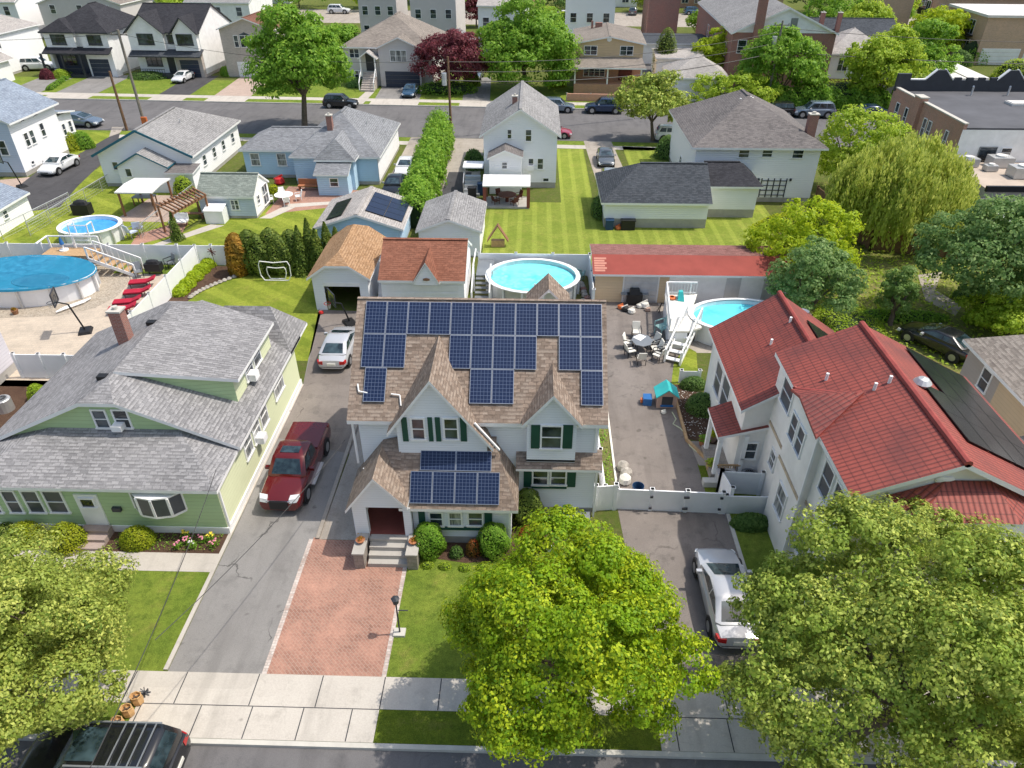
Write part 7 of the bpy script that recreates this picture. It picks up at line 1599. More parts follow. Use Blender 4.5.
# hedge by the driveway
root = thing('hedge', 'tall shaggy green hedge running in depth left of the white gabled house', 'hedge', (-9.6, 64, 0))
n = 20000; t = RNG.random(n); yy = 53.5 + t * 26; cx = -9.4 - .6 * t; a = RNG.random(n) * math.pi; lum = 1 + .14 * np.sin(yy * 1.7) + .1 * np.sin(yy * 4.1 + a * 2)
P = np.stack([cx + np.cos(a) * 1.25 * lum, yy + RNG.normal(size=n) * .15, .2 + np.sin(a) * 2.7 * lum * RNG.uniform(.6, 1.03, size=n)], 1); N = unit(np.stack([np.cos(a), np.zeros(n), np.sin(a)], 1) + RNG.normal(size=(n, 3)) * .5)
P[:, 0] += .25 * np.sin(P[:, 1] * 2.3) ; P += RNG.normal(size=P.shape) * .12; leaf_mesh('foliage', P, N, .27, 'leaf_green', root)
mb = MB(); mb.hexa([(-10.3, 53.8, 0), (-8.6, 53.8, 0), (-9.2, 79, 0), (-10.9, 79, 0), (-10.0, 53.8, 2.1), (-8.8, 53.8, 2.1), (-9.4, 79, 2.1), (-10.6, 79, 2.1)]); mb.build('dark_core', 'leaf_core', root)  # dark solid core filling the hedge behind its leaves
root = thing('hedge', 'overgrown dark hedge along the far side of the street, right of the brick hall', 'hedge', (40, 94.5, 0))
n = 15000; yy = RNG.random(n); xx = 27.5 + yy * 25; a = RNG.random(n) * math.pi; lum = 1 + .2 * np.sin(xx * 1.1) + .12 * np.sin(xx * 3.3 + a * 2)
P = np.stack([xx, 94.9 - .052 * (xx - 27) - np.cos(a) * 1.3 * lum, .1 + np.sin(a) * 2.3 * lum * RNG.uniform(.5, 1.05, size=n)], 1); P[:, 2] = np.maximum(P[:, 2], .05); leaf_mesh('foliage', P, unit(np.stack([np.zeros(n), -np.cos(a), np.sin(a)], 1) + RNG.normal(size=(n, 3)) * .5), .36, 'leaf_green', root)
# clipped bushes at the green house & foundation planting
bush('clipped yellow-green dome bush left of the green house door', -18.75, 19.8, .85, .75, 1.15, 'leaf_box', 3600, .075)
bush('clipped dome bush at the far left under the wide porch windows', -20.6, 20.0, .75, .65, 1.0, 'leaf_box', 2800, .075)
bush('clipped flatter bush right of the green house steps, dark on top', -15.95, 20.0, .75, .6, .85, 'leaf_box', 2800, .075)
bush('small dark shrub at the left end of the porch bed', -21.6, 20.2, .5, .5, .7, 'leaf_arbor', 1200, .08)
bush('big egg-shaped green shrub right beside the front steps', -3.9, 19.85, .63, .6, 1.55, 'leaf_green', 5200, .07, shape='egg')
bush('big egg-shaped dark green shrub at the corner of the porch wing', -1.3, 19.95, .62, .6, 1.5, 'leaf_green', 5200, .07, shape='egg')
bush('dark conical shrub in the corner beside the porch wing', .05, 21.6, .65, .5, 1.9, 'leaf_arbor', 4200, .08, shape='egg')
bush('orange-red barberry shrub near the porch wing corner', .1, 20.7, .5, .45, .6, 'leaf_red', 1500, .07)
bush('small red-tipped shrub between the two egg-shaped shrubs', -2.1, 19.85, .35, .33, .75, 'leaf_red', 900, .07)
bush('low grey-green shrub right of the first egg-shaped shrub', -2.8, 19.7, .3, .3, .5, 'leaf_deep', 700, .06)
for i, (x, y) in enumerate(((-3.9, 19.1), (-3.2, 19.05), (-2.4, 19.0), (-1.7, 19.05))):
    bush(('low green tuft nearest the steps pier', 'low green tuft under the left egg-shaped shrub', 'low lime tuft in the middle of the front bed', 'low green tuft under the red-tipped shrub')[i], x, y, .28, .2, .22, 'leaf_fresh', 350, .06, 'tuft', 'plant')
bush('dark green ornamental grasses in front of the low gate fence', 9.5, 21.7, .95, .45, .6, 'leaf_deep', 3000, .12, 'grass_clump', 'plant')
bush('round green bush beside the white vinyl gate', -25.9, 29.9, .55, .5, .95, 'leaf_fresh', 1800, .09)
bush('first clipped round bush in front of the tall house', *G(71, 150)[:2], 1.2, 1.2, 1.9, 'leaf_box', 2200, .16); bush('second clipped bush, darker and boxier, in front of the tall house', *G(84, 148)[:2], 1.2, 1.0, 1.8, 'leaf_green', 2200, .16)
bush('round green bush beside the white house with teal trim', *G(186, 196)[:2], 1.0, 1.0, 1.9, 'leaf_fresh', 1500, .14)
bush('dark green bush left of the white gabled house', *G(474, 168)[:2], 1.1, 1.1, 1.9, 'leaf_deep', 1800, .16); bush('dark green bush at the corner of the big white house', *G(668, 157)[:2], 1.5, 1.5, 2.2, 'leaf_deep', 2000, .18)
bush('white-flowering shrub against the charcoal-roofed garage', 5.6, 57.5, .6, 1.8, 1.4, 'leaf_deep', 1500, .13)
bush('dark green shrub in the brown bed beside the red-roofed house', 9.0, 29.9, .85, .8, 1.0, 'leaf_deep', 2600, .09); bush('dark green low shrub behind the picket fence', 8.95, 32.0, .75, .5, .65, 'leaf_deep', 1500, .09)
bush('small cypress by the pergola path', *G(178, 240)[:2], .55, .55, 2.3, 'leaf_arbor', 1400, .12, 'cypress', 'conifer', shape='cone')
for k in range(6):
    p = G(*((181, 293), (188, 286), (195, 279), (202, 272), (209, 266), (213, 260))[k])[:2]; bush(('light green hosta clump nearest the grey roof', 'second hosta clump along the white fence', 'middle hosta clump along the white fence, nearest the lawn bulge', 'pale hosta clump before the fence bend', 'leafy clump in the bend of the white fence', 'round green bush below the pinwheel')[k], p[0], p[1], .6, .7, .6, 'leaf_lush', 1100, .17, 'shrub', 'plant', lump=.3)
for k in range(10):
    x = -58 - k * .05; p = G(*( (50 + k * 3.0), 90 - k * 2.0)); bush('small round clipped bush edging the navy-porch driveway', p.x, p.y, .55, .55, .6, 'leaf_green', 260, .16, 'bush', 'bush', group='row of small bushes edging the navy-porch driveway')
for lab, px, py, r_, h_, m_ in (('dark red shrub in front of the navy porch', 48, 79, 1.2, 1.4, 'leaf_maroon'), ('green shrub in front of the navy porch', 62, 78, 1.4, 1.3, 'leaf_fresh'), ('low green hedge below the pointed-gable farmhouse', 148, 78, 3.2, .9, 'leaf_deep'), ('bush at the corner of the greige brick house', 228, 76, 1.1, 1.6, 'leaf_green'),
    ('green shrub left of the split-level stairs', 356, 87, 1.5, 1.4, 'leaf_bluegreen'), ('hedge below the maroon tree', 447, 92, 4.6, 1.5, 'leaf_green'), ('lime shrub right of the split-level hedge', 472, 86, 1.4, 2.4, 'leaf_fresh'), ('small lime bush below the broad green tree', 556, 86, 1.5, 2.2, 'leaf_yellow'), ('bush at the foot of the tan brick apartments', 972, 63, 3.2, 4.0, 'leaf_green'), ('low bush left of the one by the apartments', 958, 66, 2.2, 2.4, 'leaf_deep'), ('bush beyond the black parapet gable', 1012, 78, 3.2, 2.8, 'leaf_fresh'),
    ('long shrub mass under the white hip house', 845, 100, 6.0, 2.6, 'leaf_fresh')):
    p = G(px, py); bush(lab, p.x, p.y, r_, r_ * .6, h_, m_, 1500, .24, lump=.3)
# bushy growth along big white house base and the shady yard
for lab, px, py, rx_, ry_, h_, m_ in (('overgrown lime shrubs below the black trellis', 790, 228, 3.2, 1.3, 1.2, 'leaf_yellow'), ('tall weeds on the left of the rough yard', 850, 325, 2.2, 3.0, .5, 'leaf_fresh'), ('weeds along the alley behind the red-tiled house', 900, 318, 3.5, .8, .6, 'leaf_green'), ('ferny shrubs above the black sedan', 985, 322, 1.4, 1.0, 1.0, 'leaf_fresh'), ('dark ground ivy below the layered tree', 985, 300, 2.2, 1.5, .8, 'leaf_deep')):
    p = G(px, py); bush(lab, p.x, p.y, rx_, ry_, h_, m_, 2600, .16, 'shrub', 'shrub', lump=.4)
# flowers in the beds
fl = [(-13.9, 20.0, 'pink_flower'), (-13.6, 19.8, 'cream_fabric'), (-13.3, 20.1, 'pink_flower'), (-14.2, 19.75, 'pink_flower'), (-13.0, 20.2, 'yellow_flower'), (-12.75, 19.9, 'pink_flower'), (-14.1, 20.3, 'yellow_flower')]
for i, (x, y, m_) in enumerate(fl):
    r = thing('flower', 'small flowering plant in the bark bed right of the clipped bush', 'flower', (x, y, 0), 'flowers in the bark bed of the light green house')
    n = 60; P = np.array([x, y, .18]) + unit(RNG.normal(size=(n, 3))) * RNG.uniform(.05, .2, size=(n, 1)); leaf_mesh('leaves', P, unit(RNG.normal(size=(n, 3)) + [0, 0, 1]), .1, 'leaf_green', r)
    mb = MB()
    for k in range(9): a = RNG.random() * 6.28; q = RNG.random() * .17; mb.lathe((x + math.cos(a) * q, y + math.sin(a) * q, .28 + RNG.random() * .12), [(.01, 0), (.045, .02), (.01, .05)], 6)
    mb.build('blossom', m_, r)
def scatter(name, label_kind, pts_n, x0, x1, y0, y1, mat, size, zmax=.15):
    P = np.stack([RNG.uniform(x0, x1, pts_n), RNG.uniform(y0, y1, pts_n), RNG.uniform(.01, zmax, pts_n)], 1); o = leaf_mesh(name, P, unit(RNG.normal(size=(pts_n, 3)) * .5 + [0, 0, 1]), size, mat, None, org=Vector(((x0 + x1) / 2, (y0 + y1) / 2, 0))); tag(o, label_kind, name.replace('_', ' '), kind='stuff'); return o
scatter('ground_cover', 'low weeds growing along the narrow strip right of the pale blue house', 600, 3.35, 3.95, 23.5, 41.5, 'leaf_green', .13, .25)
scatter('fallen_leaves', 'pale blossoms and litter scattered over the brown shrub bed', 260, 7.9, 9.2, 27.6, 31.8, 'cream_fabric', .07, .03)
scatter('weeds', 'rough weeds and grass tufts over the shady back yard', 4000, 16, 32, 34, 52, 'leaf_fresh', .22, .25)
scatter('weeds', 'small green plants in the brown bed of the green house', 700, -17, -12.6, 19.6, 20.5, 'leaf_green', .07, .14)

# ================================================================ STREET FURNITURE
def pole(label, x, y, h, mat, r=.14, lean=(0, 0), arm=True, z=-.05):
    root = thing('utility_pole', label, 'utility pole', (x, y, 0)); mb = MB(); t = Vector((x + lean[0], y + lean[1], h)); mb.tube((x, y, z), t, r, r * .75, 10); mb.build('post', mat, root)
    if arm: mb = MB(); mb.bar(t + Vector((-.9, 0, -.5)), t + Vector((.9, 0, -.5)), .1); [mb.tube(t + Vector((k, 0, -.45)), t + Vector((k, 0, -.25)), .05) for k in (-.8, 0, .8)]; mb.build('crossarm', mat, root)
    return root, t
pb = G(452, 137); p1, t1 = pole('brown utility pole with grey transformer at the top of the tall hedge', -8.89, 79.6, 8.3, 'pole_wood', .15, arm=False)
mb = MB(); mb.tube((-9.35, 79.6, 5.5), (-9.35, 79.6, 6.7), .28, n=12); mb.build('transformer', 'light_metal', p1)
p2, t2 = pole('tall grey utility pole, taller of the two poles behind the white house with teal trim', -44.6, 83.0, 10.2, 'grey_pole_wood', .17)
p3, t3 = pole('short brown utility pole, shorter of the two poles behind the white house with teal trim', -46.4, 82.2, 6.2, 'pole_wood', .16, arm=False)
mb = MB(); mb.box(-44.5, -43.9, 82.3, 82.6, 0, 1.3); mb.build('guard_box', 'orange_plastic', p2)
p4, t4 = pole('grey utility pole with white transformer rising out of the round tree by the brick hall', 29.6, 95.0, 9.8, 'grey_pole_wood', .15)
mb = MB(); mb.tube((29.0, 94.9, 6.8), (29.0, 94.9, 8.1), .3, n=12); mb.build('transformer', 'light_metal', p4)
def wire(label, a, b, sag=.6, r=.025):
    mb = MB(); a = Vector(a); b = Vector(b); n = 14; q = [a.lerp(b, k / n) - Vector((0, 0, sag * 4 * (k / n) * (1 - k / n))) for k in range(n + 1)]
    for i in range(n): mb.tube(q[i], q[i + 1], r, n=4, caps=False)
    o = mb.build('power_line', 'wire'); tag(o, label, 'cable'); return o
wire('uppermost cable from the transformer pole along the far street to the right', (-8.9, 79.6, 7.8), (29.6, 95, 8.6), 1.0, .03); wire('middle cable from the transformer pole towards the right', (-8.9, 79.6, 6.9), (29.6, 95, 7.4), 1.1, .03); wire('lowest thick cable from the transformer pole towards the right', (-8.9, 79.6, 6.0), (29.6, 95, 6.3), 1.2, .045)
wire('cable from the white transformer pole across the brick building', (29.6, 95, 9.0), (100, 90, 9.5), 1.4, .03); wire('lower cable along the leafy fence to the brick building', (29.6, 95, 6.4), (100, 90, 6.6), 1.0, .045)
wire('cable from the taller grey pole along the far street', (-44.6, 83, 9.8), (-8.9, 79.6, 8.0), 1.2, .02); wire('cable running left from the taller grey pole', (-44.6, 83, 9.8), (-110, 88, 9.5), 1.2, .02)
# service drops over the left driveway, coming from a pole outside the frame
for k, (lab, a, b) in enumerate((('service cable crossing the left asphalt driveway towards the green house', G(90, 768, 6.5), PX(216, 470, -12.0)), ('twin service cable crossing the left driveway to the pale blue house', G(155, 640, 6.2), PY(345, 440, 22.0)))):
    wire(lab, a, b, .3, .014)
# garden lamp
r = thing('garden_lamp', 'black garden lamp post on a small stone base at the paver edge', 'lamp', (-4.5, 15.95, 0)); mb = MB(); mb.tube((-4.5, 15.95, .1), (-4.5, 15.95, 1.65), .03, n=10); mb.build('post', 'black_trim', r); mb = MB(); mb.lathe((-4.5, 15.95, 1.65), [(.05, 0), (.11, .05), (.12, .25), (.16, .27), (.02, .36)], 6); mb.build('lantern', 'black_trim', r); mb = MB(); mb.box(-4.72, -4.3, 15.78, 16.12, 0, .1); mb.build('base', 'pale_concrete', r); mb = MB(); mb.bar((-4.45, 15.95, 1.3), (-4.1, 15.95, 1.3), .03); mb.build('bracket', 'black_trim', r)
# paper yard-waste bags waiting at the kerb, with a heap of black twigs behind them
for k, (x, y, lab) in enumerate(((-12.93, 12.2, 'tan paper yard bag nearest the street kerb, partly behind the black suv'), (-12.83, 12.62, 'tan paper yard bag in the middle of the kerbside row of three'), (-12.72, 13.04, 'tan paper yard bag at the back of the kerbside row, next to the black twigs'))):
    r = thing('yard_bag', lab, 'bag', (x, y, 0), 'paper yard bags at the kerb'); mb = MB(); mb.lathe((x, y, 0), [(.16, 0), (.2, .06), (.21, .2), (.19, .34), (.20, .42), (.17, .42), (.15, .3)], 7, 1, .8); mb.build('paper_sack', 'clay_tan', r)
    mb = MB(); [mb.bar((x - .1, y + d_, .34 + .02 * d_), (x + .12, y - d_, .37), .03) for d_ in (-.06, .05)]; mb.build('garden_waste', 'bark', r)
r = thing('twig_bundle', 'small bundle of black twigs behind the tan paper bags at the kerb', 'twigs', (-12.62, 13.35, 0)); mb = MB()
for k in range(7): t = k * .9; mb.bar((-12.62 - .16 * math.cos(t), 13.35 - .14 * math.sin(t), .03), (-12.62 + .17 * math.cos(t + .3), 13.35 + .15 * math.sin(t), .12 + .03 * k), .025)
mb.build('twigs', 'black_trim', r)
# basketball hoops
def hoop(label, x, y, h, rz, bm='black_trim', rim='black_trim', basemat='black_plastic', s=1.0):
    r = thing('basketball_hoop', label, 'basketball hoop', (x, y, 0)); f = Vector((math.cos(rz), math.sin(rz), 0)); l = Vector((-f.y, f.x, 0)); o = Vector((x, y, 0)); top = o + f * .55 + Vector((0, 0, h))
    mb = MB(); b0 = o - f * .4; mb.hexa([b0 - l * .45 - f * .35, b0 + l * .45 - f * .35, b0 + l * .45 + f * .4, b0 - l * .45 + f * .4] + [p + Vector((0, 0, .18)) for p in (b0 - l * .38 - f * .25, b0 + l * .38 - f * .25, b0 + l * .38 + f * .35, b0 - l * .38 + f * .35)]); mb.build('base', basemat, r)
    mb = MB(); mb.tube(b0, o + Vector((0, 0, h - .25)), .05, n=8); mb.tube(o + Vector((0, 0, h - .25)), top, .04, n=6); mb.build('pole', 'dark_metal', r)
    mb = MB(); w_, hh_ = .55 * s, .72 * s
    c = [top + l * sx * w_ + Vector((0, 0, sz)) for sx in (-1, 1) for sz in (-.1, hh_)]
    for a, b in ((c[0], c[1]), (c[2], c[3]), (c[0], c[2]), (c[1], c[3])): mb.bar(a, b, .06)
    i = [top + f * .01 + l * sx * .2 + Vector((0, 0, sz)) for sx in (-1, 1) for sz in (.1, .4)]
    for a, b in ((i[0], i[1]), (i[2], i[3]), (i[0], i[2]), (i[1], i[3])): mb.bar(a, b, .04)
    mb.build('backboard', bm, r); g_ = MB(); g_.hexa([c[0], c[2], c[2] + f * .012, c[0] + f * .012, c[1], c[3], c[3] + f * .012, c[1] + f * .012]); g_.build('board', 'glass' if s < 1.01 else 'light_metal', r)
    mb = MB(); cc = top + f * .3; pts = [cc + f * .2 * math.cos(t) + l * .2 * math.sin(t) for t in [k * math.pi / 6 for k in range(13)]]
    for a, b in zip(pts, pts[1:]): mb.tube(a, b, .018, n=5, caps=False)
    mb.build('rim', rim, r)
    mb = MB()
    for p in pts[:-1]: mb.tube(p, cc + (p - cc) * .55 + Vector((0, 0, -.35)), .008, n=3, caps=False)
    mb.build('net', 'cream_fabric', r); return r
hoop('black basketball hoop on the pale stone patio behind the covered pool', -27.5, 36.8, 2.2, R(200)); hoop('basketball hoop with red rim standing before the open garage', -11.5, 38.2, 1.75, R(215), rim='red_plastic')
q = G(18, 188); hoop('basketball hoop with black-framed board beside the curved driveway', q.x, q.y, 2.6, R(235), s=1.1)
# red loungers
def lounger(label, x, y, rz):
    r = thing('sun_lounger', label, 'sun lounger', (0, 0, 0), 'red sun loungers in a row by the fence'); mb = MB(); mb.box(-.85, .3, -.3, .3, .32, .42); mb.build('seat_cushion', 'red_fabric', r)
    mb = MB(); mb.hexa([(.3, -.3, .32), (.85, -.3, .55), (.85, .3, .55), (.3, .3, .32), (.27, -.3, .42), (.82, -.3, .66), (.82, .3, .66), (.27, .3, .42)]); mb.build('back_cushion', 'red_fabric', r)
    mb = MB()
    for s in (-.3, .3): mb.bar((-.9, s, .3), (.4, s, .3), .04)
    for a in (-.75, .3):
        for s in (-.28, .28): mb.bar((a, s, 0), (a, s, .3), .04)
    mb.build('frame', 'dark_metal', r); r.location = (x, y, 0); r.rotation_euler = (0, 0, R(rz)); return r
for k, (px, py) in enumerate(((144, 286), (139, 296), (129, 306), (124, 313))):
    q = G(px, py); lounger(('red lounger farthest from us, beside the black grill chair', 'second red lounger from the back', 'third red lounger from the back, next to the nearest one', 'nearest red lounger, just behind the brick chimney')[k], q.x, q.y, 12)
# chairs
def chair(label, x, y, rz, seat='cream_fabric', fr='dark_metal', group=None, s=1.0, adir=False):
    r = thing('patio_chair', label, 'chair', (0, 0, 0), group); mb = MB(); mb.box(-.24, .24, -.24, .24, .38, .43); mb.build('seat', seat, r); mb = MB(); mb.hexa([(-.24, .22, .43), (.24, .22, .43), (.24, .27, .43), (-.24, .27, .43), (-.23, .36, .9), (.23, .36, .9), (.23, .41, .9), (-.23, .41, .9)]); mb.build('backrest', seat, r)
    for a in (-.23, .23):
        for b in (-.23, .25): mb = MB(); mb.bar((a, b, 0), (a, b, .4), .035); mb.build('leg', fr, r)
    for a in (-.27, .27): mb = MB(); mb.bar((a, -.24, .62), (a, .3, .64), .04); mb.bar((a, -.24, .4), (a, -.24, .62), .03); mb.build('armrest', fr, r)
    r.location = (x, y, 0); r.rotation_euler = (0, 0, R(rz)); r.scale = (s,) * 3; return r
T_ = lambda x, y: G(x / 6.98 + 610, y / 6.98 + 270)
tc = T_(215, 560); r = thing('patio_table', 'octagonal black patio table with a white cloth on one side on the asphalt', 'table', (tc.x, tc.y, 0)); mb = MB(); mb.lathe((tc.x, tc.y, .66), [(.62, 0), (.62, .04)], 8, 1, 1.15); mb.build('tabletop', 'grey_metal', r)
for k in range(4): t = math.pi / 4 + k * math.pi / 2; mb = MB(); mb.bar((tc.x + .4 * math.cos(t), tc.y + .45 * math.sin(t), 0), (tc.x + .4 * math.cos(t), tc.y + .45 * math.sin(t), .66), .05); mb.build('leg', 'dark_metal', r)
mb = MB(); mb.quad((tc.x - .5, tc.y + .3, .705), (tc.x - .1, tc.y - .1, .705), (tc.x + .3, tc.y + .4, .705), (tc.x - .05, tc.y + .68, .705)); o = mb.build('table_cloth', 'white_trim'); tag(o, 'white cloth lying on the octagonal patio table', 'cloth')
for k, (px, py, rz, lab) in enumerate(((180, 470, 0, 'cream chair behind the octagonal table'), (130, 545, 70, 'cream chair left of the octagonal table, farther one'), (140, 600, 110, 'cream chair left of the octagonal table, nearer one'), (215, 650, 180, 'cream chair on the near side of the octagonal table'), (295, 540, -60, 'cream chair right of the table, touching it'), (315, 585, -80, 'cream chair second from the table on its right'), (330, 630, -130, 'cream chair right of the table, nearest to us'), (375, 570, -95, 'cream chair farthest right of the table'))):
    q = T_(px, py); chair(lab, q.x, q.y, rz)
q = T_(360, 450); r = chair('big seafoam green bucket chair beside the pool deck', q.x, q.y, -60, 'seafoam', 'seafoam', s=1.35)
# grill
q = T_(165, 235); r = thing('grill', 'black covered grill cluttered with tools in front of the garage row', 'grill', (q.x, q.y, 0)); mb = MB(); mb.box(q.x - .5, q.x + .5, q.y - .25, q.y + .25, .1, .75); mb.build('cabinet', 'black_plastic', r); mb = MB(); mb.hexa([(q.x - .35, q.y - .25, .76), (q.x + .35, q.y - .25, .76), (q.x + .35, q.y + .25, .76), (q.x - .35, q.y + .25, .76), (q.x - .28, q.y - .12, 1.1), (q.x + .28, q.y - .12, 1.1), (q.x + .28, q.y + .2, 1.1), (q.x - .28, q.y + .2, 1.1)]); mb.build('lid', 'black_plastic', r); mb = MB(); mb.box(q.x - .9, q.x - .5, q.y - .2, q.y + .2, .7, .74); mb.box(q.x + .5, q.x + .9, q.y - .2, q.y + .2, .7, .74); mb.build('side_shelf', 'grey_metal', r)
def toy(name, label, cat, x, y, s, mat, k=0):
    r = thing(name, label, cat, (x, y, 0)); mb = MB(); mb.lathe((x, y, 0), [(s * .7, 0), (s, s * .4), (s * .8, s * 1.1), (s * .2, s * 1.3)], 10); mb.build('body', mat, r); mb = MB(); mb.bar((x - s, y, s * .9), (x + s * .6, y + s * .3, s * 1.6), s * .3); mb.build('handle', 'cream_fabric' if k else mat, r); return r
for i, (px, py, m_, s, lab) in enumerate(((75, 270, 'orange_plastic', .22, 'orange ride-on toy left of the grill'), (105, 285, 'black_plastic', .25, 'black bag left of the grill'), (150, 300, 'cream_fabric', .25, 'white bundle in front of the grill'), (205, 262, 'cream_fabric', .2, 'small cream scooter right of the grill'), (240, 260, 'cream_fabric', .3, 'white toy horse right of the grill'), (262, 285, 'tan_plastic', .2, 'tan toy at the right end of the clutter'))):
    q = T_(px, py); toy('toy' if i != 1 else 'bag', lab, 'toy' if i != 1 else 'bag', q.x, q.y, s, m_, i % 2)
q = T_(340, 300); r = thing('folding_frame', 'thin dark metal frame leaning by the pool deck skirting', 'frame', (q.x, q.y, 0)); mb = MB()
for a, b in (((0, 0, 0), (.1, 0, .7)), ((.6, 0, 0), (.6, 0, .7)), ((.1, 0, .7), (.6, 0, .7)), ((0, .4, 0), (.1, 0, .7)), ((.7, .4, 0), (.6, 0, .7))): mb.bar(Vector(a) + q, Vector(b) + q, .04)
mb.build('frame_bars', 'dark_metal', r)
q = T_(485, 210); r = thing('pool_float', 'folded turquoise pool float with orange ring on the white decking', 'pool float', (q.x, 39.9, 1.22)); mb = MB(); mb.hexa([(9.2, 39.6, 1.23), (9.6, 39.5, 1.23), (9.7, 40.2, 1.23), (9.3, 40.3, 1.23), (9.25, 39.8, 1.75), (9.5, 39.75, 1.8), (9.55, 40.2, 1.7), (9.35, 40.3, 1.65)]); mb.build('mat', 'turquoise_plastic', r); mb = MB(); mb.lathe((8.9, 39.9, 1.23), [(.12, 0), (.25, .05), (.25, .12), (.12, .15)], 12, cap=False); mb.build('ring', 'orange_plastic', r)
# playhouse
q = G(669, 400); x, y = 7.2, 30.4
r = thing('playhouse', 'plastic toy playhouse with turquoise roof and tan walls on the asphalt', 'playhouse', (x, y, 0)); mb = MB(); mb.box(x - .5, x + .5, y - .4, y + .4, 0, .75); mb.quad((x - .5, y - .401, .75), (x + .5, y - .401, .75), (x, y - .401, 1.1)); mb.build('wall', 'tan_plastic', r)
mb = MB(); mb.slab([[(x - .6, y - .5, .72), (x, y - .5, 1.2), (x, y + .5, 1.2), (x - .6, y + .5, .72)], [(x + .6, y - .5, .72), (x + .6, y + .5, .72), (x, y + .5, 1.2), (x, y - .5, 1.2)]], .06, 0, 0); mb.build('roof', 'turquoise_plastic', r); mb = MB(); mb.box(x - .28, x + .28, y - .42, y - .4, .22, .72); mb.build('window', 'interior', r); mb = MB(); mb.box(x - .33, x + .33, y - .5, y - .42, .14, .22); mb.build('window_sill', 'blue_plastic', r)
r = thing('toy_slide', 'small blue toy bin beside the playhouse', 'toy', (x - .95, y + .1, 0)); mb = MB(); mb.prism([(x - 1.2, y - .2), (x - .75, y - .25), (x - .7, y + .3), (x - 1.15, y + .3)], 0, .42); mb.build('bin', 'blue_plastic', r); mb = MB(); mb.box(x - 1.3, x - 1.2, y - .1, y + .1, .1, .3); mb.build('handle', 'orange_plastic', r)
toy('toy_dog', 'small white toy in front of the playhouse', 'toy', 7.0, 29.55, .14, 'cream_fabric', 1)
# garden hose
hp = [G(*p, .03) for p in ((672, 412), (676, 419), (673, 424), (680, 428), (684, 432), (690, 446), (697, 452))]; mb = MB()
for a, b in zip(hp, hp[1:]): mb.tube(a, b, .03, n=5)
o = mb.build('garden_hose', 'hose'); tag(o, 'pale green garden hose snaking over the driveway below the playhouse', 'hose')
# planters, bins by fence
for lab, px, py, m_, r_, h_, lf in (('small tan planter with yellow flowers under the side porch roof', 712, 441, 'tan_plastic', .22, .35, 'leaf_yellow'), ('tan planter with green plant next to the first stepping block', 710, 470, 'light_wood', .25, .4, 'leaf_fresh'), ('planter with leafy plant at the end of the wooden bed border', 703, 445, 'terracotta', .25, .3, 'leaf_green')):
    q = G(px, py); r = thing('planter', lab, 'planter', (q.x, q.y, 0)); mb = MB(); mb.lathe((q.x, q.y, 0), [(r_ * .7, 0), (r_, h_), (r_ * .85, h_)], 12); mb.build('pot', m_, r); P = np.array([q.x, q.y, h_]) + unit(RNG.normal(size=(160, 3))) * RNG.uniform(.1, .3, size=(160, 1)); P[:, 2] = np.abs(P[:, 2] - h_) + h_; leaf_mesh('plant', P, unit(RNG.normal(size=(160, 3)) + [0, 0, 1]), .12, lf, r)
q = G(637, 487); r = thing('barrel', 'dark blue-black round tub in front of the white driveway gate', 'tub', (4.95, 23.6, 0)); mb = MB(); mb.lathe((4.95, 23.55, 0), [(.2, 0), (.27, .45), (.25, .45), (.2, .1)], 16); mb.build('tub', 'navy_bin', r)
r = thing('storage_bag', 'pale lumpy sacks stacked by the garden strip near the gate', 'sacks', (4.45, 24.6, 0)); 
for k in range(3): mb = MB(); mb.lathe((4.45 + .1 * (k % 2), 24.2 + k * .45, 0), [(.12, 0), (.28, .1), (.26, .35), (.1, .5)], 10); mb.build('sack', 'stone' if k else 'cream_fabric', r)
mb = MB(); mb.box(7.95, 8.65, 24.0, 24.35, 0, .3); o = mb.build('stepping_block', 'pale_concrete'); tag(o, 'white rectangular stone block beside the side porch', 'block')
# AC units (round)
def ac_round(label, x, y, s, mat='dark_metal', sq=False):
    r = thing('air_conditioner', label, 'air conditioner', (x, y, 0)); mb = MB()
    if sq: mb.box(x - s, x + s, y - s, y + s, 0, s * 1.7)
    else: mb.lathe((x, y, 0), [(s, 0), (s, s * 1.6), (s * .9, s * 1.7)], 16)
    mb.build('casing', mat, r); mb = MB(); z = s * 1.7; mb.lathe((x, y, z), [(s * .72, 0), (s * .72, .03), (s * .6, .03), (s * .6, .0)], 18, cap=False); [mb.bar((x, y, z + .02), (x + s * .7 * math.cos(k * .524), y + s * .7 * math.sin(k * .524), z + .02), .012) for k in range(12)]; mb.build('fan_grille', 'grey_metal', r); mb = MB(); mb.lathe((x, y, z + .001), [(.01, .004), (s * .6, .004)], 18, cap=False); mb.build('fan_well', 'black_plastic', r); return r
ac_round('light grey air conditioner with round black fan opening by the white screen fence', 8.95, 24.1, .42, 'light_metal', True); ac_round('darker taller air conditioner behind the light grey one', 10.0, 24.35 - .1, .4, 'grey_metal'); q = G(6, 398); ac_round('round grey air conditioner in the shady bed at the left edge', -27.1, 28.9, .42, 'galvanised')
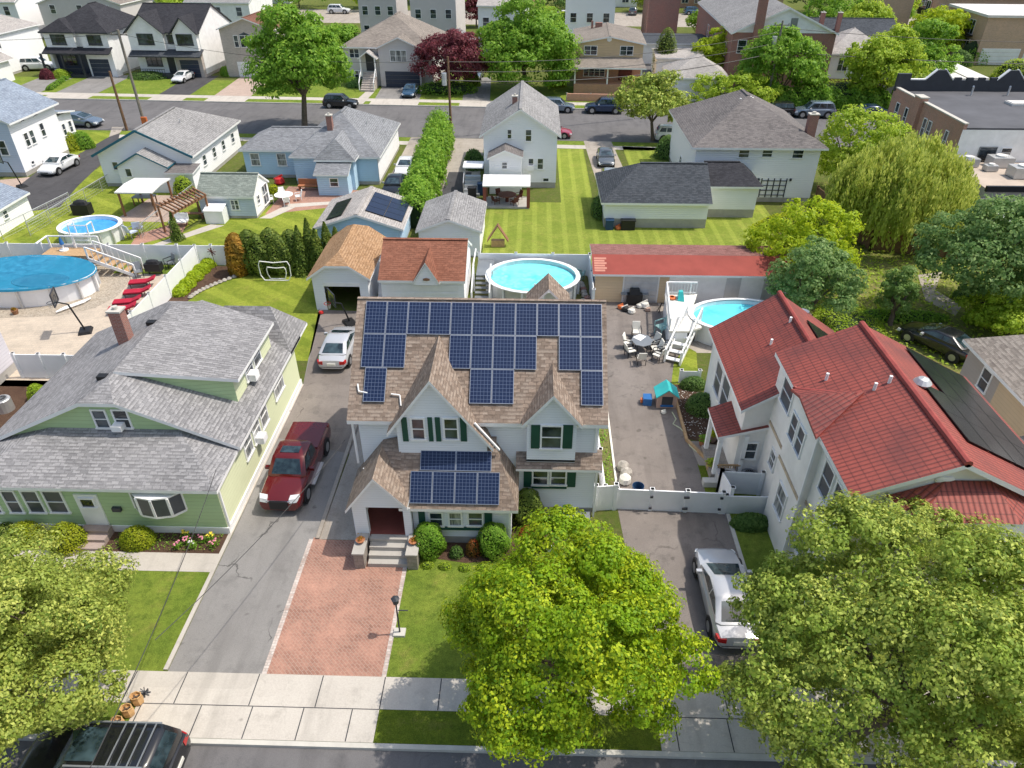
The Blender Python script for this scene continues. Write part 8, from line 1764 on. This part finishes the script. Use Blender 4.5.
# rebounder net
a = Vector((-18.6, 44.2, 0)); b = Vector((-16.5, 44.2, 0)); r = thing('rebound_net', 'white tubular rebound goal with net at the far end of the oval lawn', 'goal', (a.x, a.y, 0)); mb = MB()
for sc, y_ in ((1, 0), (.62, .25)):
    cx_ = (a.x + b.x) / 2; w_ = (b.x - a.x) / 2 * sc; h_ = 1.45 * sc; pts = [Vector((cx_ + w_ * sx, a.y + y_, z)) for sx, z in ((-.8, .03), (-1, .4), (-1.02, h_ * .8), (-.9, h_), (0, h_ * .93), (.9, h_), (1.02, h_ * .8), (1, .4), (.8, .03), (-.8, .03))]
    for p, q in zip(pts, pts[1:]): mb.tube(p, q, .035, n=6)
mb.build('frame', 'white_trim', r)
# canopy & pergola
def canopy(label, x0, x1, y0, y1, h, mat, gz=.3, post='wood'):
    r = thing('canopy', label, 'canopy', ((x0 + x1) / 2, (y0 + y1) / 2, 0)); ym = (y0 + y1) / 2; mb = MB(); mb.slab([[(x0, y0, h), (x1, y0, h), (x1, ym, h + gz), (x0, ym, h + gz)], [(x1, y1, h), (x0, y1, h), (x0, ym, h + gz), (x1, ym, h + gz)]], .1, 0, 0); mb.build('roof', mat, r)
    for x in (x0 + .2, x1 - .2):
        for y in (y0 + .2, y1 - .2): mb = MB(); mb.box(x - .07, x + .07, y - .07, y + .07, 0, h); mb.build('post', post, r)
    return r
canopy('white flat shade canopy on brown posts behind the white house with teal trim', -34.0, -30.9, 55.6, 59.2, 2.1, 'awning', .12); r = canopy('white and grey garden gazebo with dark curtains behind the white gabled house', -4.1, -.1, 58.3, 61.2, 2.0, 'awning', .5, 'wood')
mb = MB(); mb.box(-4.0, -.2, 58.4, 61.1, 0, .12); mb.build('floor', 'concrete', r)
for x in (-3.95, -.25): mb = MB(); mb.box(x - .14, x + .14, 58.35, 58.6, .1, 1.9); mb.build('curtain', 'porch_red', r)
mb = MB(); mb.lathe((-2.1, 59.8, .12), [(.15, 0), (.15, .6), (.8, .6), (.8, .66)], 12); o = mb.build('garden_table', 'door_brown'); tag(o, 'dark red-brown table with cloth inside the gazebo', 'table')
for k in range(4): t = k * math.pi / 2 + .6; chair('dark garden chair around the gazebo table', -2.1 + 1.15 * math.cos(t), 59.8 + .95 * math.sin(t), math.degrees(t) - 90, 'door_brown', 'door_brown', 'dark garden chairs around the gazebo table')
r = thing('pergola', 'brown slatted wooden pergola beside the pale blue shed', 'pergola', (-29.5, 52, 0)); mb = MB(); A1, A2, A3, A4 = [G(*p, 2.1) for p in ((158, 207), (194, 190), (205, 196), (172, 214))]
for p in (A1, A2, A3, A4): mb.bar((p.x, p.y, 0), (p.x, p.y, 2.1), .13)
mb.bar(A1, A2, .1, .16); mb.bar(A4, A3, .1, .16); mb.build('post', 'wood', r)
for k in range(11): a = A1.lerp(A2, k / 10); b = A4.lerp(A3, k / 10); dd_ = (b - a) * .12; mb = MB(); mb.bar(a - dd_ + Vector((0, 0, .14)), b + dd_ + Vector((0, 0, .14)), .09, .12); mb.build('slat', 'wood', r)
q = G(182, 226); r = thing('hot_tub_bench', 'white and brown garden swing bench beyond the pergola', 'bench', (q.x, q.y, 0)); mb = MB(); mb.box(q.x - .9, q.x + .5, q.y - .3, q.y + .4, .35, .45); mb.box(q.x - .9, q.x + .5, q.y + .35, q.y + .45, .45, .95); mb.build('seat', 'white_trim', r); mb = MB(); [mb.bar((q.x + a, q.y + .1, 0), (q.x + a, q.y + .1, .4), .08) for a in (-.8, .4)]; mb.build('leg', 'wood', r)
q = G(194, 218); r = thing('bench', 'low brown wooden bench next to the storage box', 'bench', (q.x, q.y, 0)); mb = MB(); mb.box(q.x - .9, q.x + .9, q.y - .2, q.y + .2, .38, .45); mb.build('seat', 'wood', r); [MB().box(q.x + a - .05, q.x + a + .05, q.y - .18, q.y + .18, 0, .38).build('leg', 'wood', r) for a in (-.8, .8)]
q = G(146, 204); r = thing('picnic_table', 'grey cloth-covered table in the shade of the white canopy', 'table', (q.x, q.y, 0)); mb = MB(); mb.box(q.x - .9, q.x + .9, q.y - .5, q.y + .5, .66, .72); mb.build('tabletop', 'grey_metal', r); [MB().box(q.x + a - .04, q.x + a + .04, q.y + b - .04, q.y + b + .04, 0, .66).build('leg', 'wood', r) for a in (-.8, .8) for b in (-.4, .4)]
for k, (px, py) in enumerate(((84, 214), (134, 238), (140, 234))): 
    q = G(px, py)
    if k == 0: r = thing('grill', 'black covered grill behind the small blue pool', 'grill', (q.x, q.y, 0)); mb = MB(); mb.box(q.x - .7, q.x + .7, q.y - .4, q.y + .4, 0, .9); mb.build('cabinet', 'black_plastic', r); mb = MB(); mb.lathe((q.x, q.y, .9), [(.65, 0), (.55, .2), (.2, .33)], 10, 1, .55); mb.build('lid', 'black_plastic', r)
    else: chair(('', 'grey-blue lawn chair right of the small pool, left one', 'grey-blue lawn chair right of the small pool, right one')[k], q.x, q.y, (0, 150, 200)[k], 'siding_greyblue', 'grey_metal', s=1.3)
# white dining set by the shed
q = G(285, 202); r = thing('garden_table', 'white plastic garden table beside the pale blue shed', 'table', (q.x, q.y, 0)); mb = MB(); mb.lathe((q.x, q.y, .64), [(.8, 0), (.8, .05)], 14); mb.build('tabletop', 'white_trim', r); mb = MB(); mb.tube((q.x, q.y, 0), (q.x, q.y, .64), .06); mb.build('leg', 'white_trim', r)
for k in range(4): t = k * 1.57 + .4; chair('white plastic garden chair at the white table by the shed', q.x + 1.2 * math.cos(t), q.y + 1.0 * math.sin(t), math.degrees(t) - 90, 'white_trim', 'white_trim', 'white plastic chairs at the shed table')
q = G(310, 190); r = thing('bench', 'reddish wooden bench against the blue bungalow', 'bench', (q.x, q.y, 0)); mb = MB(); mb.box(q.x - 1, q.x + 1, q.y - .25, q.y + .25, .38, .46); mb.box(q.x - 1, q.x + 1, q.y + .22, q.y + .3, .46, .95); mb.build('seat', 'terracotta', r); [MB().box(q.x + a - .05, q.x + a + .05, q.y - .2, q.y + .2, 0, .38).build('leg', 'terracotta', r) for a in (-.9, .9)]
q = G(280, 184); toy('toy', 'red toy car on the patio of the blue bungalow', 'toy', q.x, q.y, .5, 'red_plastic', 0); q = G(274, 192); bush('small lime plant on the patio of the blue bungalow', q.x, q.y, .5, .5, .7, 'leaf_yellow', 400, .14)
# patio grill set near loungers
for lab, px, py, rz in (('dark wire chair left of the black patio grill', 140, 277, 30), ('dark wire chair right of the black patio grill', 171, 268, -40)): q = G(px, py); chair(lab, q.x, q.y, rz, 'grey_metal', 'dark_metal', s=1.1)
q = G(156, 274); r = thing('grill', 'black grill among wire chairs at the head of the red loungers', 'grill', (q.x, q.y, 0)); mb = MB(); mb.box(q.x - .55, q.x + .55, q.y - .3, q.y + .3, .3, .85); mb.build('cabinet', 'black_plastic', r); mb = MB(); mb.lathe((q.x, q.y, .85), [(.5, 0), (.42, .18), (.1, .26)], 10, 1, .55); mb.build('lid', 'black_plastic', r); mb = MB(); [mb.bar((q.x + a, q.y, 0), (q.x + a, q.y, .3), .06) for a in (-.45, .45)]; mb.build('leg', 'dark_metal', r)
q = G(66, 308); r = thing('ladder', 'white ladder frame lying on the gravel beside the covered pool', 'ladder', (q.x, q.y, 0)); mb = MB(); a, b = G(56, 312, .15), G(84, 302, .15); o_ = Vector((.15, .55, 0))
for s in (0, 1): mb.tube(a + o_ * s, b + o_ * s, .05)
for k in range(6): p = a.lerp(b, k / 5); mb.tube(p, p + o_, .04)
mb.build('frame', 'white_trim', r)
q = G(16, 314); r = thing('planter', 'brown pot with dry plant on the pale patio by the covered pool', 'planter', (q.x, q.y, 0)); mb = MB(); mb.lathe((q.x, q.y, 0), [(.15, 0), (.22, .3), (.18, .3)], 10); mb.build('pot', 'wood', r); P = np.array([q.x, q.y, .36]) + np.clip(RNG.normal(size=(140, 3)), -1.5, 1.5) * .06; leaf_mesh('plant', P, unit(RNG.normal(size=(140, 3))), .1, 'leaf_rust', r)
q = G(45, 256, 1.35); r = thing('lifebuoy_figure', 'small blue and grey umbrella stand on the brown pool deck', 'stand', (-33.0, 45.9, 1.32)); mb = MB(); mb.tube((-33.0, 45.9, 1.32), (-33.0, 45.9, 2.3), .05); mb.lathe((-33.0, 45.9, 1.32), [(.3, 0), (.3, .08)], 12); mb.build('stand', 'white_trim', r); mb = MB(); mb.lathe((-33, 45.9, 1.7), [(.02, 0), (.16, .1), (.05, .6)], 8); mb.build('umbrella', 'blue_plastic', r)
# bins, birdhouse, statue
for lab, px, py, m_, s in (('navy blue bin against the block base of the long garage', 608, 224, 'navy_bin', .3), ('black bin against the block base of the long garage', 626, 224, 'black_plastic', .55)):
    q = G(px, py); r = thing('bin', lab, 'bin', (q.x, 54.2, 0)); mb = MB(); mb.box(q.x - s, q.x + s, 53.9, 54.35, 0, .75); mb.build('body', m_, r); mb = MB(); mb.box(q.x - s - .04, q.x + s + .04, 53.86, 54.38, .75, .82); mb.build('lid', m_, r)
q = G(617, 225); toy('toy', 'orange toy between the two bins of the long garage', 'toy', q.x, 54.1, .25, 'orange_plastic', 0)
q = G(498, 246); r = thing('birdhouse', 'brown peaked wooden bird table standing on the striped lawn before the fence', 'bird table', (q.x, q.y, 0)); x, y = q.x, q.y; mb = MB(); mb.slab([[(x - .8, y - .3, .5), (x, y - .3, 1.75), (x, y + .3, 1.75), (x - .8, y + .3, .5)], [(x + .8, y - .3, .5), (x + .8, y + .3, .5), (x, y + .3, 1.75), (x, y - .3, 1.75)]], .1, 0, 0); mb.build('roof', 'wood', r); mb = MB(); mb.box(x - .5, x + .5, y - .2, y + .2, 0, .5); mb.build('base', 'light_wood', r)
for k, (x, y, m_) in enumerate(((-4.4, 61.9, 'navy_bin'), (-5.2, 60.8, 'black_plastic'))): r = thing('bin', ('dark bin beside the back stairs of the white gabled house', 'black covered barbecue at the foot of the back stairs')[k], 'bin', (x, y, 0)); MB().box(x - .35, x + .35, y - .3, y + .3, 0, .95).build('body', m_, r); MB().box(x - .4, x + .4, y - .34, y + .34, .95, 1.03).build('lid', m_, r)
r = thing('rock_pile', 'reddish stones piled behind the round pool', 'rocks', (3.8, 42.5, 0))
for k in range(9): a = RNG.uniform(-.25, .25); MB().lathe((3.7 + a, 40.6 + k * .42, 0), [(.12, 0), (.24, .12), (.2, .28), (.05, .36)], 7).build('stone', 'stone' if k % 3 else 'brick_red', r)
q = G(584, 262, .9); chair('folded seafoam chair in the corner behind the round pool', 3.4, 44.8, 160, 'seafoam', 'seafoam', s=1.2)
# covered kayak beside tan garage
r = thing('tarp_stack', 'white tarp-covered stack leaning between the tan and the terracotta garages', 'tarp', (-9.7, 40.8, 0)); mb = MB(); mb.hexa([(-9.95, 40.2, 0), (-9.2, 40.0, 0), (-9.35, 42.2, 0), (-9.85, 42.2, 0), (-9.75, 40.7, .9), (-9.5, 40.6, .9), (-9.6, 41.9, 2.2), (-9.75, 41.9, 2.2)]); mb.build('tarp', 'light_metal', r); mb = MB(); mb.box(-10.0, -9.0, 39.4, 39.9, 0, .5); mb.build('crate', 'white_trim', r)
MB_ = MB(); q = G(322, 300); toy('toy', 'red and white toy at the left corner of the open garage', 'toy', -13.3, 39.6, .17, 'red_plastic', 1)
# pinwheel
q = G(216, 262); r = thing('pinwheel', 'dark metal garden pinwheel in front of the white fence corner', 'pinwheel', (-22.4, 45.8, 0)); mb = MB(); mb.tube((-22.4, 45.8, 0), (-22.4, 45.8, 1.35), .02); mb.build('stake', 'dark_metal', r); mb = MB(); [mb.bar((-22.4, 45.76, 1.4), (-22.4 + .3 * math.cos(k * .785), 45.76, 1.4 + .3 * math.sin(k * .785)), .09, .02) for k in range(8)]; mb.build('blade', 'door_brown', r)
# rocks along bed edge
r = thing('rock_border', 'row of pale stones edging the planting bed of the oval lawn', 'rocks', (-21.5, 45, 0))
for k in range(16): t = k / 15; x = -22.5 + 2.9 * t ** 1.5; y = 41.5 + 4.2 * t; MB().lathe((x, y, 0), [(.12, 0), (.2, .08), (.08, .2)], 7).build('stone', 'stone', r)
# sculptural planter box left of porch: flower pots on piers
for lab, x in (('terracotta bowl with dry plant on the left step pier', -6.55), ('small pot with pale plant on the right step pier', -4.45)):
    r = thing('flower_pot', lab, 'flower pot', (x, 19.5, .87)); MB().lathe((x, 19.5, .87), [(.1, 0), (.19, .14), (.15, .14)], 12).build('pot', 'terracotta', r); P = np.array([x, 19.5, 1.06]) + RNG.normal(size=(60, 3)) * .06; leaf_mesh('plant', P, unit(RNG.normal(size=(60, 3))), .07, 'leaf_rust', r)
r = thing('crate', 'low box with a blue cloth under the right-hand windows', 'box', (1.7, 21.8, 0)); MB().box(.9, 2.7, 21.5, 22.0, 0, .35).build('box', 'grey_metal', r); MB().box(1.4, 1.8, 21.45, 21.95, .36, .5).build('cloth', 'blue_plastic', r)
mb = MB(); mb.box(.2, 1.2, 20.0, 20.12, 0, .25); o = mb.build('border_edging', 'white_trim'); tag(o, 'short white edging board beside the barberry shrub', 'edging')
# ================================================================ LIGHT
w = bpy.data.worlds.new('World'); scene.world = w; w.use_nodes = True; nt = w.node_tree
sky = nt.nodes.new('ShaderNodeTexSky'); sky.sky_type = 'NISHITA'; sky.sun_disc = False; sky.sun_elevation = R(62); sky.sun_rotation = R(82); sky.air_density = 1.6; sky.dust_density = 4.0; sky.ozone_density = 3
bg = nt.nodes['Background']; bg.inputs[1].default_value = .15; nt.links.new(sky.outputs[0], bg.inputs[0])
sd = bpy.data.lights.new('sun', 'SUN'); sd.energy = 3.7; sd.angle = R(.6); sd.color = (1, .93, .82); so = bpy.data.objects.new('sun', sd); COL.objects.link(so)
el, az = R(62), R(8); dvec = Vector((math.cos(el) * math.cos(az), math.cos(el) * math.sin(az), math.sin(el))); so.rotation_euler = dvec.to_track_quat('Z', 'Y').to_euler(); so.location = (30, 10, 60)
scene.view_settings.view_transform = 'Standard'; scene.view_settings.look = 'None'; scene.view_settings.exposure = 0
scene.cycles.max_bounces = 6; scene.cycles.diffuse_bounces = 3; scene.cycles.transmission_bounces = 3; scene.cycles.transparent_max_bounces = 4
